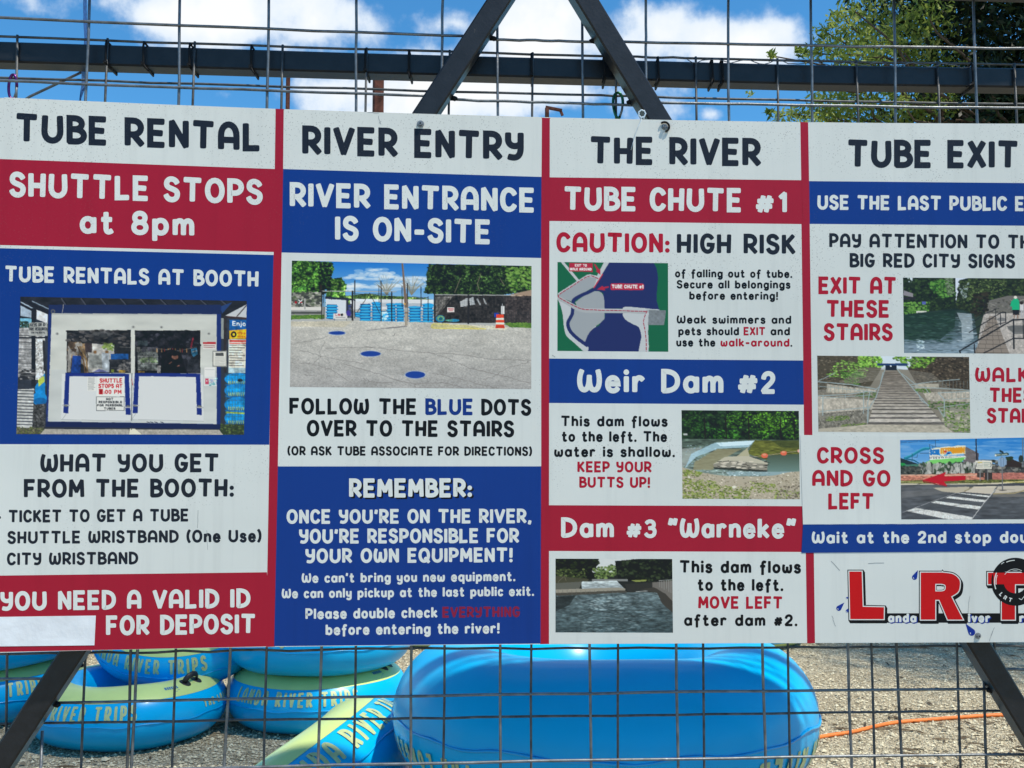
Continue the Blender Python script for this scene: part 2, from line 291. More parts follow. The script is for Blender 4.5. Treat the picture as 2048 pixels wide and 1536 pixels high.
# ------------------------------------------------------------------ hand-lettered rounded alphabet, as stroke skeletons
EL = "M.27 .66 C.63 .66 .63 0 .27 0 C-.09 0 -.09 .66 .27 .66 Z"
BOWL_P = "M0 0 L0 1 L.24 1 C.74 1 .74 .4 .24 .4 L0 .4"
GL = {
'A': (.72, "M0 0 L0 .5 C0 1.16 .72 1.16 .72 .5 L.72 0;M0 .33 L.72 .33"),
'B': (.60, "M0 0 L0 1 L.22 1 C.68 1 .68 .54 .24 .53 L.02 .53;M.24 .53 C.8 .53 .8 0 .28 0 L0 0"),
'C': (.66, "M.66 .80 C.50 1.1 0 1.1 0 .5 C0 -.1 .50 -.1 .66 .20"),
'D': (.68, "M0 0 L0 1 C.42 1.02 .7 .85 .7 .5 C.7 .15 .42 -.02 0 0"),
'E': (.58, "M.58 1 L0 1 L0 0 L.58 0;M0 .52 L.5 .5"),
'F': (.56, "M.56 1 L0 1 L0 0;M0 .5 L.48 .5"),
'G': (.68, "M.64 .84 C.48 1.1 0 1.1 0 .5 C0 -.14 .68 -.16 .68 .42 L.38 .44"),
'H': (.66, "M0 1 L0 0;M.66 1 L.63 0;M0 .48 L.64 .48"),
'I': (.0, "M0 1 L0 0"),
'J': (.5, "M.5 1 L.5 .35 C.5 -.1 .1 -.1 0 .2"),
'K': (.62, "M0 1 L0 0;M.58 1 L.06 .44;M.18 .55 L.62 0"),
'L': (.55, "M0 1 L0 0 L.55 .02"),
'M': (.84, "M0 0 L.04 1;M.04 1 L.42 .3;M.42 .3 L.80 1;M.80 1 L.84 0"),
'N': (.64, "M0 0 L.0 1;M.0 1 L.64 0;M.64 0 L.64 1"),
'O': (.78, "M.39 1 C.91 1 .91 0 .39 0 C-.13 0 -.13 1 .39 1 Z"),
'P': (.60, BOWL_P), 'Q': (.80, "M.39 1 C.91 1 .91 0 .39 0 C-.13 0 -.13 1 .39 1 Z;M.48 .26 L.8 -.06"),
'R': (.62, BOWL_P+";M.26 .4 L.64 0"),
'S': (.60, "M.57 .84 C.45 1.08 .0 1.08 .02 .74 C.04 .48 .6 .56 .6 .27 C.6 -.1 .1 -.1 0 .18"),
'T': (.78, "M0 1 L.78 .98;M.4 .98 L.38 0"),
'U': (.74, "M.03 1 L0 .42 C-.02 -.15 .76 -.13 .74 .42 L.72 1"),
'V': (.72, "M0 1 L.35 0;M.35 0 L.74 1"),
'W': (.98, "M.09 1 C-.06 .7 -.06 .02 .22 .02 C.42 .02 .47 .36 .48 .72;M.48 .56 C.50 .16 .58 .02 .74 .02 C1.04 .02 1.02 .7 .92 1"),
'X': (.66, "M.02 1 L.66 0;M.64 1 L0 0"),
'Y': (.60, "M0 1 L0 .78 C0 .42 .56 .42 .6 .68;M.6 1 L.6 .42 C.6 -.06 .26 -.02 .07 .03"),
'a': (.56, EL+";M.56 .66 L.56 0"), 'b': (.56, "M0 1 L0 0;M.29 .66 C.65 .66 .65 0 .29 0 C-.07 0 -.07 .66 .29 .66 Z"),
'c': (.46, "M.46 .54 C.36 .74 0 .72 0 .33 C0 -.06 .36 -.08 .46 .12"), 'd': (.56, EL+";M.56 1 L.56 0"),
'e': (.52, "M.02 .34 L.52 .34 C.52 .78 0 .76 0 .33 C0 -.08 .38 -.1 .5 .1"),
'f': (.42, "M.44 .95 C.22 1.08 .17 .9 .17 .7 L.17 -.22;M0 .56 L.36 .56"),
'g': (.56, EL+";M.56 .66 L.56 -.08 C.56 -.36 .16 -.36 .06 -.2"),
'h': (.5, "M0 1 L0 0;M0 .36 C.04 .76 .5 .76 .5 .4 L.5 0"), 'i': (.0, "M0 .66 L0 0;D0 .95"),
'k': (.5, "M0 1 L0 0;M.46 .64 L.05 .28;M.14 .36 L.5 0"), 'l': (.0, "M0 1 L0 0"),
'm': (.80, "M0 .66 L0 0;M0 .36 C.04 .76 .4 .76 .4 .4 L.4 0;M.4 .36 C.44 .76 .8 .76 .8 .4 L.8 0"),
'n': (.5, "M0 .66 L0 0;M0 .36 C.04 .76 .5 .76 .5 .4 L.5 0"), 'o': (.54, EL),
'p': (.56, "M0 .66 L0 -.33;M.29 .66 C.65 .66 .65 0 .29 0 C-.07 0 -.07 .66 .29 .66 Z"), 'q': (.56, EL+";M.56 .66 L.56 -.33"),
'r': (.38, "M0 .66 L0 0;M0 .34 C.06 .72 .28 .72 .38 .58"),
's': (.44, "M.42 .54 C.32 .74 .0 .72 .02 .5 C.04 .3 .44 .38 .44 .18 C.44 -.08 .1 -.08 0 .1"),
't': (.42, "M.16 .95 L.16 .2 C.16 -.04 .3 -.04 .42 .05;M0 .64 L.38 .64"),
'u': (.5, "M0 .66 L0 .3 C0 -.1 .46 -.1 .5 .28;M.5 .66 L.5 0"), 'v': (.52, "M0 .66 L.26 0;M.26 0 L.52 .66"),
'w': (.74, "M.03 .66 C-.05 .3 0 0 .18 0 C.34 0 .36 .22 .37 .46;M.37 .36 C.38 .1 .42 0 .56 0 C.76 0 .77 .4 .71 .66"),
'x': (.48, "M0 .66 L.48 0;M.48 .66 L0 0"),
'y': (.5, "M0 .66 L0 .38 C0 .04 .46 .04 .5 .34;M.5 .66 L.5 -.08 C.5 -.36 .14 -.36 .04 -.22"),
'0': (.6, "M.3 1 C.7 1 .7 0 .3 0 C-.1 0 -.1 1 .3 1 Z"), '1': (.2, "M0 .80 L.2 1;M.2 1 L.2 0"),
'2': (.58, "M.02 .74 C.06 1.1 .58 1.08 .56 .72 C.54 .46 .16 .3 0 .02;M0 .0 L.58 .0"),
'3': (.56, "M.04 .9 C.2 1.1 .54 1.02 .52 .76 C.5 .56 .32 .55 .22 .54;M.22 .54 C.4 .56 .6 .5 .57 .26 C.54 -.06 .15 -.1 0 .14"),
'8': (.58, "M.29 1 C.62 1 .62 .53 .29 .53 C-.04 .53 -.04 1 .29 1 Z;M.29 .53 C.68 .53 .68 0 .29 0 C-.1 0 -.1 .53 .29 .53 Z"),
'#': (.66, "M.26 .74 L.12 0;M.54 .74 L.40 0;M.06 .52 L.66 .54;M.0 .22 L.60 .24"),
':': (.02, "D.01 .04;D.01 .5"), '.': (.02, "D.01 .01"), ',': (.06, "M.06 .05 L0 -.15"), '!': (.02, "M.02 1 L.01 .34;D.01 .01"),
'-': (.36, "M0 .4 L.36 .4"), "'": (.05, "M.05 1 L.01 .78"), '"': (.36, "M.07 1.02 L.0 .74;M.36 1.02 L.29 .74"), 'j': (.12, "M.12 .66 L.12 -.1 C.12 -.34 .0 -.34 -.08 -.26;D.12 .95"),
'(': (.16, "M.18 1.06 C-.06 .8 -.06 .2 .18 -.06"), ')': (.16, "M-.02 1.06 C.22 .8 .22 .2 -.02 -.06"),
}
import re as _re
def parse(path):
    out = []
    for seg in path.split(';'):
        toks = _re.findall(r'[MLCZD]|-?\d*\.?\d+', seg); i = 0; pts = []; closed = False; dot = False
        def num():
            nonlocal i
            v = float(toks[i]); i += 1; return v
        while i < len(toks):
            c = toks[i]; i += 1
            if c in 'ML': pts.append((num(), num()))
            elif c == 'D': pts.append((num(), num())); dot = True
            elif c == 'C':
                p0 = pts[-1]; p = [(num(), num()) for _ in range(3)]
                for k in range(1, 13):
                    t = k/12; u = 1-t
                    pts.append(tuple(u**3*p0[a]+3*u*u*t*p[0][a]+3*u*t*t*p[1][a]+t**3*p[2][a] for a in (0, 1)))
            elif c == 'Z': closed = True
        if closed and math.dist(pts[0], pts[-1]) < 1e-6: pts = pts[:-1]
        out.append((pts, closed, dot))
    return out
GLP = {k: (w, parse(p)) for k, (w, p) in GL.items()}
def layout(text, wt=0.2, gap=0.125, space=0.52, hscale=1.0):
    """-> strokes [(pts, closed, dot)] in cap-height units with baseline 0 and ink width W"""
    x = 0.0; out = []; first = True
    for ch in text:
        if ch == ' ': x += space; continue
        w, strokes = GLP[ch]
        if not first: x += gap
        first = False
        for pts, cl, dot in strokes:
            out.append(([(x + wt/2 + p[0]*(1-wt)*hscale, wt/2 + p[1]*(1-wt)) for p in pts], cl, dot))
        x += w*(1-wt)*hscale + wt
    return out, x
def stroke_poly(pts, closed, width, dot=False, capn=6):
    """outline strip of a round-capped stroke: verts 2D, faces"""
    h = width/2
    if dot or len(pts) == 1:
        c = pts[0]; r = h*1.08
        return [(c[0]+r*math.cos(2*math.pi*k/14), c[1]+r*math.sin(2*math.pi*k/14)) for k in range(14)], [tuple(range(14))]
    P = [np.array(p) for p in pts]; n = len(P); V = []; Fc = []
    for i in range(n):
        a = P[i]-P[i-1] if (i > 0 or closed) else None
        b = P[(i+1) % n]-P[i] if (i < n-1 or closed) else None
        if a is None: a = b
        if b is None: b = a
        a = a/max(np.linalg.norm(a), 1e-9); b = b/max(np.linalg.norm(b), 1e-9)
        na = np.array([-a[1], a[0]]); nb = np.array([-b[1], b[0]]); m = na+nb; m = m/max(np.linalg.norm(m), 1e-6)
        k = h/max(0.55, float(m@na)); V.append(P[i]+m*k); V.append(P[i]-m*k)
    for i in range(n if closed else n-1):
        j = (i+1) % n; Fc.append((2*i, 2*j, 2*j+1, 2*i+1))
    if not closed:
        for i, sgn in ((0, -1), (n-1, 1)):
            d = (P[1]-P[0]) if i == 0 else (P[-1]-P[-2]); d = d/max(np.linalg.norm(d), 1e-9)*sgn; nn = np.array([-d[1], d[0]])
            base = len(V); ring = []
            for k in range(capn+1):
                t = math.pi*k/capn - math.pi/2
                # squarish round cap, as in the lettering
                sx = abs(math.sin(t))**0.62*(1 if t > 0 else -1); V.append(P[i] + d*h*0.62*max(0, math.cos(t))**0.55 + nn*h*sx); ring.append(base+k)
            Fc.append(tuple(ring))
    return V, Fc
# ------------------------------------------------------------------ painted ink for the small printed pictures (flat pictures on the sign)
class Canvas:
    """ink colours painted in numpy; coordinates are those of a measured close-up: origin o, s close-up units per photograph pixel"""
    def __init__(c, box, o, s, bg, seed=1, ss=2):
        c.x0, c.y0, c.x1, c.y1 = box; c.o = o; c.s = s; c.k = ss/s
        c.W = int((c.x1-c.x0)*c.k)+2; c.H = int((c.y1-c.y0)*c.k)+2
        c.a = np.empty((c.H, c.W, 3)); c.a[:] = bg; c.r = np.random.default_rng(seed)
    def q(c, pts): return [((x-c.x0)*c.k, (y-c.y0)*c.k) for x, y in pts]
    def mask(c, pts):
        P = c.q(pts); xs = [p[0] for p in P]; ys = [p[1] for p in P]
        a, b = max(0, int(min(xs))-1), min(c.W, int(max(xs))+2); d, e = max(0, int(min(ys))-1), min(c.H, int(max(ys))+2)
        if a >= b or d >= e: return None
        X, Y = np.meshgrid(np.arange(a, b)+.5, np.arange(d, e)+.5); m = np.zeros(X.shape, bool)
        for i in range(len(P)):
            (x1, y1), (x2, y2) = P[i-1], P[i]
            if y1 == y2: continue
            m ^= ((y1 > Y) != (y2 > Y)) & (X < (x2-x1)*(Y-y1)/(y2-y1)+x1)
        return (slice(d, e), slice(a, b)), m
    def p(c, col, pts, al=1.0):
        r = c.mask(pts)
        if r: s, m = r; c.a[s][m] = c.a[s][m]*(1-al)+np.array(col)*al
    def R(c, col, x0, y0, x1, y1, al=1.0): c.p(col, [(x0, y0), (x1, y0), (x1, y1), (x0, y1)], al)
    def g(c, pts, top, bot):
        r = c.mask(pts)
        if not r: return
        s, m = r; h = m.shape[0]; t = np.linspace(0, 1, h)[:, None, None]
        gr = np.broadcast_to(np.array(top)*(1-t)+np.array(bot)*t, m.shape+(3,)); c.a[s][m] = gr[m]
    def n(c, pts, amp, cell=4, aspect=1.0):
        r = c.mask(pts)
        if not r: return
        s, m = r; h, w = m.shape; tot = np.zeros((h, w)); am = 1.0
        for o in range(3):
            cs = max(1.0, cell*c.k/2**o); gh, gw = int(h/cs)+3, int(w/(cs*aspect))+3
            gq = c.r.normal(size=(gh, gw)); yy = np.arange(h)/cs; xx = np.arange(w)/(cs*aspect)
            y0 = yy.astype(int); x0 = xx.astype(int); fy = (yy-y0)[:, None]; fx = (xx-x0)[None]
            fy = fy*fy*(3-2*fy); fx = fx*fx*(3-2*fx)
            v = (gq[y0][:, x0]*(1-fx)+gq[y0][:, x0+1]*fx)*(1-fy)+(gq[y0+1][:, x0]*(1-fx)+gq[y0+1][:, x0+1]*fx)*fy
            tot += v*am; am *= .6
        k = 1+amp*tot[..., None]; c.a[s][m] = np.clip((c.a[s]*k), 0, 255)[m]
    def l(c, col, pts, w, al=1.0):
        P = c.q(pts); h = max(w*c.k/2, .55)
        for i in range(len(P)-1):
            (x1, y1), (x2, y2) = P[i], P[i+1]
            a, b = max(0, int(min(x1, x2)-h-1)), min(c.W, int(max(x1, x2)+h+2)); d, e = max(0, int(min(y1, y2)-h-1)), min(c.H, int(max(y1, y2)+h+2))
            if a >= b or d >= e: continue
            X, Y = np.meshgrid(np.arange(a, b)+.5, np.arange(d, e)+.5); dx, dy = x2-x1, y2-y1; L2 = dx*dx+dy*dy+1e-9
            t = np.clip(((X-x1)*dx+(Y-y1)*dy)/L2, 0, 1); D = np.hypot(X-x1-t*dx, Y-y1-t*dy)
            m = np.clip(h+.5-D, 0, 1)[..., None]*al; c.a[d:e, a:b] = c.a[d:e, a:b]*(1-m)+np.array(col)*m
    def dash(c, col, pts, w, on_, off_):
        acc = 0.0
        for (x1, y1), (x2, y2) in zip(pts, pts[1:]):
            L_ = math.hypot(x2-x1, y2-y1); t = 0.0
            while t < L_:
                ph = (acc+t) % (on_+off_)
                if ph < on_:
                    e = min(L_, t+on_-ph); c.l(col, [(x1+(x2-x1)*t/L_, y1+(y2-y1)*t/L_), (x1+(x2-x1)*e/L_, y1+(y2-y1)*e/L_)], w); t = e+1e-3
                else: t += (on_+off_)-ph
            acc += L_
    def e(c, col, x, y, rx, ry, al=1.0):
        cx, cy = (x-c.x0)*c.k, (y-c.y0)*c.k; rx, ry = max(.5, rx*c.k), max(.5, ry*c.k)
        a, b = max(0, int(cx-rx-1)), min(c.W, int(cx+rx+2)); d, e = max(0, int(cy-ry-1)), min(c.H, int(cy+ry+2))
        if a >= b or d >= e: return
        X, Y = np.meshgrid(np.arange(a, b)+.5, np.arange(d, e)+.5); m = np.clip((1-np.hypot((X-cx)/rx, (Y-cy)/ry))*min(rx, ry)+.5, 0, 1)[..., None]*al
        c.a[d:e, a:b] = c.a[d:e, a:b]*(1-m)+np.array(col)*m
    def f(c, pts, cols, n, s0, s1, flat=.7, clump=0.0):
        """foliage, pebbles, glitter: many small dabs inside a polygon"""
        xs = [p[0] for p in pts]; ys = [p[1] for p in pts]; cols = np.array(cols, float)
        r = c.mask(pts)
        if not r: return
        s, m = r; cl = None
        for i in range(n):
            x = c.r.uniform(min(xs), max(xs)); y = c.r.uniform(min(ys), max(ys))
            ix = int((x-c.x0)*c.k)-s[1].start; iy = int((y-c.y0)*c.k)-s[0].start
            if not (0 <= iy < m.shape[0] and 0 <= ix < m.shape[1]) or not m[iy, ix]: continue
            k = int(np.clip(i/n*len(cols)+c.r.normal()*1.0, 0, len(cols)-1)); z = c.r.uniform(s0, s1)
            c.e(np.clip(cols[k]*c.r.uniform(.85, 1.15), 0, 255), x, y, z, z*flat, .85)
    def t(c, text, x0, y0, x1, y1, cap, col, wt=.18):
        st, W = layout(text, wt)
        for pts, cl, dot in st:
            P = [(x0+(x1-x0)*p[0]/W, y0+(y1-y0)*p[0]/W-cap*p[1]) for p in pts]
            if dot: c.e(col, P[0][0], P[0][1], wt*cap*.55, wt*cap*.55)
            else: c.l(col, P+([P[0]] if cl else []), wt*cap)

def paint_booth():
    c = Canvas((90, 265, 1450, 1090), (0, 500), 2.926, (44, 50, 62), 3)
    c.R((34, 36, 44), 90, 265, 1450, 400); c.n([(90, 265), (1450, 265), (1450, 400), (90, 400)], .10, 14, 4)
    for i in range(9):
        x = 360+i*115; c.l((62, 66, 78), [(x, 285), (x+26+i*3, 325)], 7); c.l((22, 24, 30), [(x+9, 285), (x+36+i*3, 325)], 4)
    # left side: sky, awning, fence, corrugated iron
    c.p((150, 170, 190), [(120, 300), (205, 345), (205, 400), (120, 385)]); c.p((205, 212, 218), [(215, 350), (278, 375), (278, 430), (215, 405)])
    c.l((30, 32, 40), [(120, 278), (285, 372)], 16); c.l((30, 32, 40), [(118, 315), (205, 360)], 14); c.l((120, 140, 160), [(190, 300), (285, 345)], 6)
    c.R((110, 175, 205), 118, 400, 195, 460); c.f([(118, 420), (195, 420), (195, 462), (118, 462)], [(28, 40, 36), (50, 70, 55)], 90, 3, 8)
    c.R((150, 154, 158), 105, 455, 195, 760); c.n([(105, 455), (195, 455), (195, 760), (105, 760)], .12, 14)
    for y in range(470, 760, 13): c.l((96, 100, 104), [(105, y), (195, y+5)], 2.4)
    for y in range(500, 740, 40): c.l((55, 58, 62), [(105, y), (195, y+4)], 3)
    c.R((30, 33, 40), 183, 340, 208, 800); c.R((175, 180, 182), 208, 500, 262, 760); c.n([(208, 500), (262, 500), (262, 760), (208, 760)], .2, 9)
    c.l((30, 33, 40), [(100, 515), (275, 512)], 9); c.l((40, 42, 48), [(255, 535), (262, 700)], 14)
    c.R((152, 158, 158), 172, 425, 277, 502)
    c.t('KEYS OR ID', 178, 448, 265, 446, 19, (50, 54, 60)); c.t('ARE REQUIRED', 172, 471, 275, 471, 18, (50, 54, 60)); c.t('FOR THE RENTAL', 184, 490, 264, 489, 11, (60, 64, 70))
    c.R((38, 40, 46), 105, 720, 200, 760); c.f([(105, 700), (200, 700), (200, 760), (105, 760)], [(40, 42, 46), (150, 152, 155), (75, 78, 82)], 40, 6, 14, .5)
    c.e((24, 120, 190), 232, 870, 42, 42); c.p((24, 125, 195), [(205, 800), (262, 720), (266, 900), (210, 905)]); c.p((170, 190, 80), [(222, 760), (258, 735), (262, 770), (226, 800)]); c.e((20, 90, 150), 235, 885, 38, 22)
    c.p((178, 184, 186), [(104, 815), (200, 812), (188, 1040), (98, 1045)])
    for i in range(12): y = 822+i*18; c.l((70, 76, 84), [(102, y), (196-i*.7, y+3)], 7)
    c.R((62, 64, 56), 90, 1040, 300, 1090); c.f([(92, 1035), (280, 1035), (240, 1090), (92, 1090)], [(70, 78, 50), (110, 108, 88), (86, 96, 60)], 160, 3, 8)
    c.p((60, 62, 64), [(195, 905), (262, 900), (262, 1040), (190, 1040)]); c.n([(195, 905), (262, 900), (262, 1040), (190, 1040)], .3, 8)
    # right side: pale awning, sign, tubes behind the fence
    c.p((176, 184, 192), [(1318, 385), (1445, 318), (1443, 400), (1320, 392)])
    c.l((60, 44, 44), [(1320, 390), (1445, 400)], 9); c.l((60, 50, 50), [(1385, 390), (1442, 325)], 6); c.p((36, 60, 110), [(1290, 330), (1360, 305), (1300, 372)])
    c.R((44, 42, 46), 1308, 385, 1326, 720); c.R((130, 140, 140), 1292, 400, 1308, 520)
    c.R((24, 84, 150), 1342, 408, 1450, 470); c.t('Enjo', 1360, 443, 1438, 446, 27, (222, 230, 232))
    c.p((216, 168, 30), [(1342, 472), (1450, 462), (1450, 520), (1342, 520)]); c.e((24, 26, 30), 1368, 494, 17, 18); c.e((216, 168, 30), 1368, 494, 7, 8)
    c.t('CITY OF', 1390, 493, 1440, 496, 13, (150, 70, 20)); c.t('RIVER', 1390, 512, 1436, 515, 12, (150, 70, 20))
    c.R((206, 206, 196), 1338, 522, 1450, 720); c.R((176, 60, 50), 1342, 527, 1450, 538); c.R((176, 60, 50), 1342, 543, 1440, 549)
    for i in range(9): c.l((50, 52, 58), [(1342, 556+i*15), (1342+60+c.r.uniform(0, 45), 557+i*15)], 3.4)
    c.R((150, 178, 190), 1336, 690, 1450, 720)
    c.R((36, 60, 78), 1318, 720, 1450, 1030)
    for y, hh in ((755, 36), (822, 42), (905, 44), (985, 46)):
        c.e((14, 122, 196), 1390, y, 76, hh); c.R((16, 138, 210), 1322, y-20, 1450, y+14); c.e((12, 88, 150), 1390, y+34, 74, 10)
        for k in range(9): c.l((150, 176, 90), [(1338+k*12, y+14), (1340+k*12, y+30)], 5)
    c.e((22, 30, 36), 1405, 762, 16, 9); c.p((150, 182, 70), [(1322, 945), (1450, 952), (1450, 962), (1322, 956)])
    for x in range(1325, 1450, 17): c.l((70, 90, 96), [(x, 725), (x, 1030)], 1.6)
    for y in range(735, 1030, 24): c.l((70, 90, 96), [(1320, y), (1450, y)], 1.6)
    c.R((46, 58, 44), 1290, 1020, 1450, 1090); c.f([(1290, 1020), (1450, 1020), (1450, 1090), (1290, 1090)], [(40, 56, 34), (74, 92, 52)], 120, 3, 8)
    # booth body
    c.p((26, 44, 104), [(285, 320), (1295, 330), (1290, 1035), (270, 1030)]); c.R((27, 40, 82), 285, 320, 1292, 374)
    c.p((180, 187, 185), [(303, 370), (1268, 376), (1268, 1018), (280, 1003)]); c.n([(303, 370), (1268, 376), (1268, 1018), (280, 1003)], .025, 60, 3)
    c.p((170, 182, 192), [(300, 700), (1268, 700), (1268, 1018), (280, 1003)], .35)
    c.e((90, 92, 92), 310, 360, 13, 13); c.e((44, 56, 90), 310, 360, 8, 8); c.l((150, 150, 150), [(372, 318), (364, 372)], 3)
    for x, y in ((335, 490), (1222, 490), (780, 450), (945, 452)): c.e((150, 156, 156), x, y, 10, 8); c.e((90, 92, 92), x, y, 4, 4)
    # openings
    c.R((40, 42, 46), 390, 470, 766, 720); c.R((30, 31, 36), 790, 472, 1172, 722)
    c.f([(392, 472), (764, 472), (764, 560), (392, 545)], [(24, 25, 28), (58, 58, 62), (30, 32, 36), (98, 96, 96), (46, 44, 44)], 170, 6, 20, .5)
    c.e((104, 106, 108), 600, 490, 60, 14); c.e((60, 62, 64), 605, 500, 26, 16); c.l((80, 82, 86), [(480, 487), (560, 500), (640, 482), (730, 505)], 4)
    c.p((206, 208, 204), [(515, 546), (668, 556), (668, 716), (515, 716)]); c.R((170, 178, 176), 520, 610, 600, 690); c.p((196, 212, 224), [(596, 600), (640, 604), (640, 714), (598, 714)])
    c.f([(600, 545), (668, 550), (668, 590), (600, 580)], [(96, 130, 60), (150, 180, 90)], 60, 4, 9); c.R((150, 112, 70), 548, 588, 566, 606); c.R((150, 112, 70), 616, 590, 634, 604)
    c.f([(398, 550), (500, 540), (515, 700), (470, 650), (398, 690)], [(70, 60, 54), (120, 110, 104), (152, 126, 90), (90, 74, 60), (176, 176, 172)], 180, 5, 14, 1.4)
    c.l((156, 128, 86), [(468, 565), (505, 640), (512, 716)], 10); c.l((110, 84, 54), [(455, 565), (490, 650), (498, 716)], 7); c.p((70, 60, 62), [(496, 545), (540, 545), (538, 600), (500, 598)])
    c.p((26, 72, 170), [(425, 618), (475, 620), (470, 718), (416, 718)]); c.p((160, 160, 156), [(400, 560), (420, 590), (412, 715), (396, 715)])
    c.p((120, 128, 190), [(540, 716), (580, 695), (640, 716)]); c.R((44, 46, 52), 640, 640, 764, 720)
    c.R((28, 92, 176), 648, 608, 752, 640); c.l((60, 62, 68), [(640, 645), (760, 645)], 6); c.l((90, 92, 96), [(650, 690), (760, 690)], 4)
    c.f([(690, 650), (762, 650), (762, 715), (690, 715)], [(120, 122, 126), (60, 62, 68), (168, 168, 168)], 60, 4, 10); c.R((212, 176, 70), 696, 702, 732, 718); c.R((130, 150, 60), 650, 700, 668, 716)
    c.f([(795, 475), (1100, 475), (1168, 560), (1168, 640), (960, 640), (800, 560)], [(18, 18, 22), (50, 52, 60), (26, 28, 34), (70, 72, 84), (36, 36, 40)], 170, 7, 22, .6)
    c.R((66, 80, 84), 806, 530, 864, 560); c.R((120, 130, 128), 806, 580, 924, 706); c.n([(806, 580), (924, 580), (924, 706), (806, 706)], .22, 12)
    for y in (622, 662, 700): c.l((176, 182, 178), [(806, y), (924, y+2)], 4)
    for x in range(812, 924, 16): c.l((158, 164, 160), [(x, 590), (x, 704)], 1.8)
    c.f([(812, 630), (918, 630), (918, 658), (812, 658)], [(96, 130, 80), (146, 170, 130)], 50, 4, 9)
    c.l((150, 150, 146), [(700, 568), (900, 575), (1040, 590), (1150, 568)], 2.2)
    for i, x in enumerate((918, 946, 962, 984, 996, 1010, 1026, 1054, 1066, 1092)): c.l(((196, 150, 90), (210, 160, 110), (178, 60, 50))[i % 3], [(x, 578), (x+1, 598)], 5)
    for x, w_, h_ in ((800, 20, 26), (830, 22, 30), (862, 26, 26), (890, 22, 24)): c.R((178, 180, 178) if x < 820 else (86, 88, 96), x, 568, x+w_, 568+h_)
    c.p((18, 17, 20), [(945, 600), (1000, 580), (1060, 600), (1090, 718), (940, 718)]); c.e((176, 120, 96), 1024, 626, 20, 14); c.e((30, 26, 26), 1022, 604, 24, 17); c.l((150, 100, 80), [(990, 665), (1004, 655)], 5); c.l((150, 100, 80), [(1038, 680), (1048, 676)], 5)
    c.p((60, 152, 206), [(1118, 582), (1150, 572), (1158, 610), (1132, 626), (1120, 606)]); c.l((230, 236, 236), [(1126, 596), (1150, 590)], 4); c.l((170, 40, 60), [(1130, 516), (1118, 566)], 9)
    c.p((56, 60, 68), [(1100, 640), (1168, 636), (1168, 720), (1090, 720)]); c.p((220, 222, 220), [(918, 676), (942, 676), (938, 720), (922, 720)]); c.R((196, 160, 60), 810, 708, 846, 720)
    c.R((186, 192, 190), 766, 465, 790, 722)
    # hatches with blue frames
    for x0, x1 in ((382, 755), (788, 1172)):
        c.p((190, 198, 203), [(x0-20, 725), (x1+16, 730), (x1+20, 1002), (x0-24, 992)])
        c.p((24, 42, 116), [(x0, 718), (x1, 724), (x1, 744), (x0, 738)])
        c.p((24, 42, 116), [(x0, 738), (x0+25, 738), (x0+18, 956), (x0-12, 954)]); c.p((24, 42, 116), [(x1-26, 742), (x1, 744), (x1+10, 966), (x1-20, 964)])
        c.l((126, 132, 134), [(x0+6, 958), (x0-16, 990)], 2); c.l((150, 158, 162), [(x0-24, 992), (x1+20, 1002)], 3)
        for xx in (x0+2, x1-5): c.l((160, 164, 166), [(xx-18, 908 if xx < x1-50 else 920), (xx+22, 910 if xx < x1-50 else 922)], 7); c.l((90, 94, 96), [(xx-6, 912), (xx+8, 914)], 9)
    c.l((92, 100, 106), [(772, 722), (770, 998)], 5); c.l((150, 40, 40), [(772, 755), (775, 790)], 4); c.l((120, 128, 130), [(786, 740), (780, 820)], 2)
    c.R((202, 208, 208), 512, 742, 562, 826)
    for i in range(11): c.l((110, 116, 120), [(516, 748+i*7), (516+30+c.r.uniform(0, 12), 748+i*7)], 2.2)
    c.R((204, 210, 210), 566, 740, 728, 856)
    c.t('SHUTTLE', 584, 777, 714, 776, 26, (178, 28, 40), .2); c.t('STOPS AT', 577, 809, 716, 808, 26, (178, 28, 40), .2)
    c.R((178, 28, 40), 578, 813, 602, 846); c.t('8', 583, 841, 597, 841, 24, (120, 12, 24)); c.t(':00 PM', 606, 843, 711, 842, 25, (178, 28, 40), .2)
    c.R((60, 66, 70), 562, 858, 728, 941); c.R((200, 206, 207), 565, 861, 725, 938)
    c.t('NOT', 621, 880, 663, 880, 15, (30, 34, 40), .24); c.t('RESPONSIBLE', 577, 897, 714, 897, 14, (30, 34, 40), .24); c.t('FOR PERSONAL', 569, 916, 720, 916, 14, (30, 34, 40), .24); c.t('TUBES', 608, 934, 675, 934, 13, (30, 34, 40), .24)
    c.p((22, 23, 27), [(390, 470), (766, 470), (766, 720), (390, 720)], .30); c.p((20, 20, 25), [(790, 470), (1172, 470), (1172, 722), (790, 722)], .42)
    c.n([(390, 470), (766, 470), (766, 720), (390, 720)], .14, 26); c.n([(790, 470), (1172, 470), (1172, 722), (790, 722)], .24, 26); c.n([(95, 272), (282, 272), (282, 1080), (95, 1080)], .06, 20); c.n([(1318, 400), (1450, 400), (1450, 1080), (1318, 1080)], .10, 22)
    c.g([(303, 370), (1268, 376), (1266, 386), (302, 380)], (150, 156, 156), (176, 183, 182))
    # notices at the right
    c.R((196, 198, 196), 1187, 538, 1263, 580); c.R((160, 30, 40), 1187, 538, 1263, 551); c.l((110, 40, 44), [(1192, 558), (1256, 560)], 3); c.l((110, 40, 44), [(1192, 568), (1256, 570)], 3)
    c.R((120, 124, 124), 1243, 590, 1328, 684); c.R((196, 200, 196), 1248, 595, 1322, 678); c.R((70, 74, 76), 1262, 602, 1308, 620)
    for i in range(6): c.l((140, 144, 144), [(1258, 630+i*8), (1314, 631+i*8)], 2)
    c.R((204, 208, 210), 1196, 686, 1258, 742); c.l((150, 156, 158), [(1200, 700), (1254, 700)], 2)
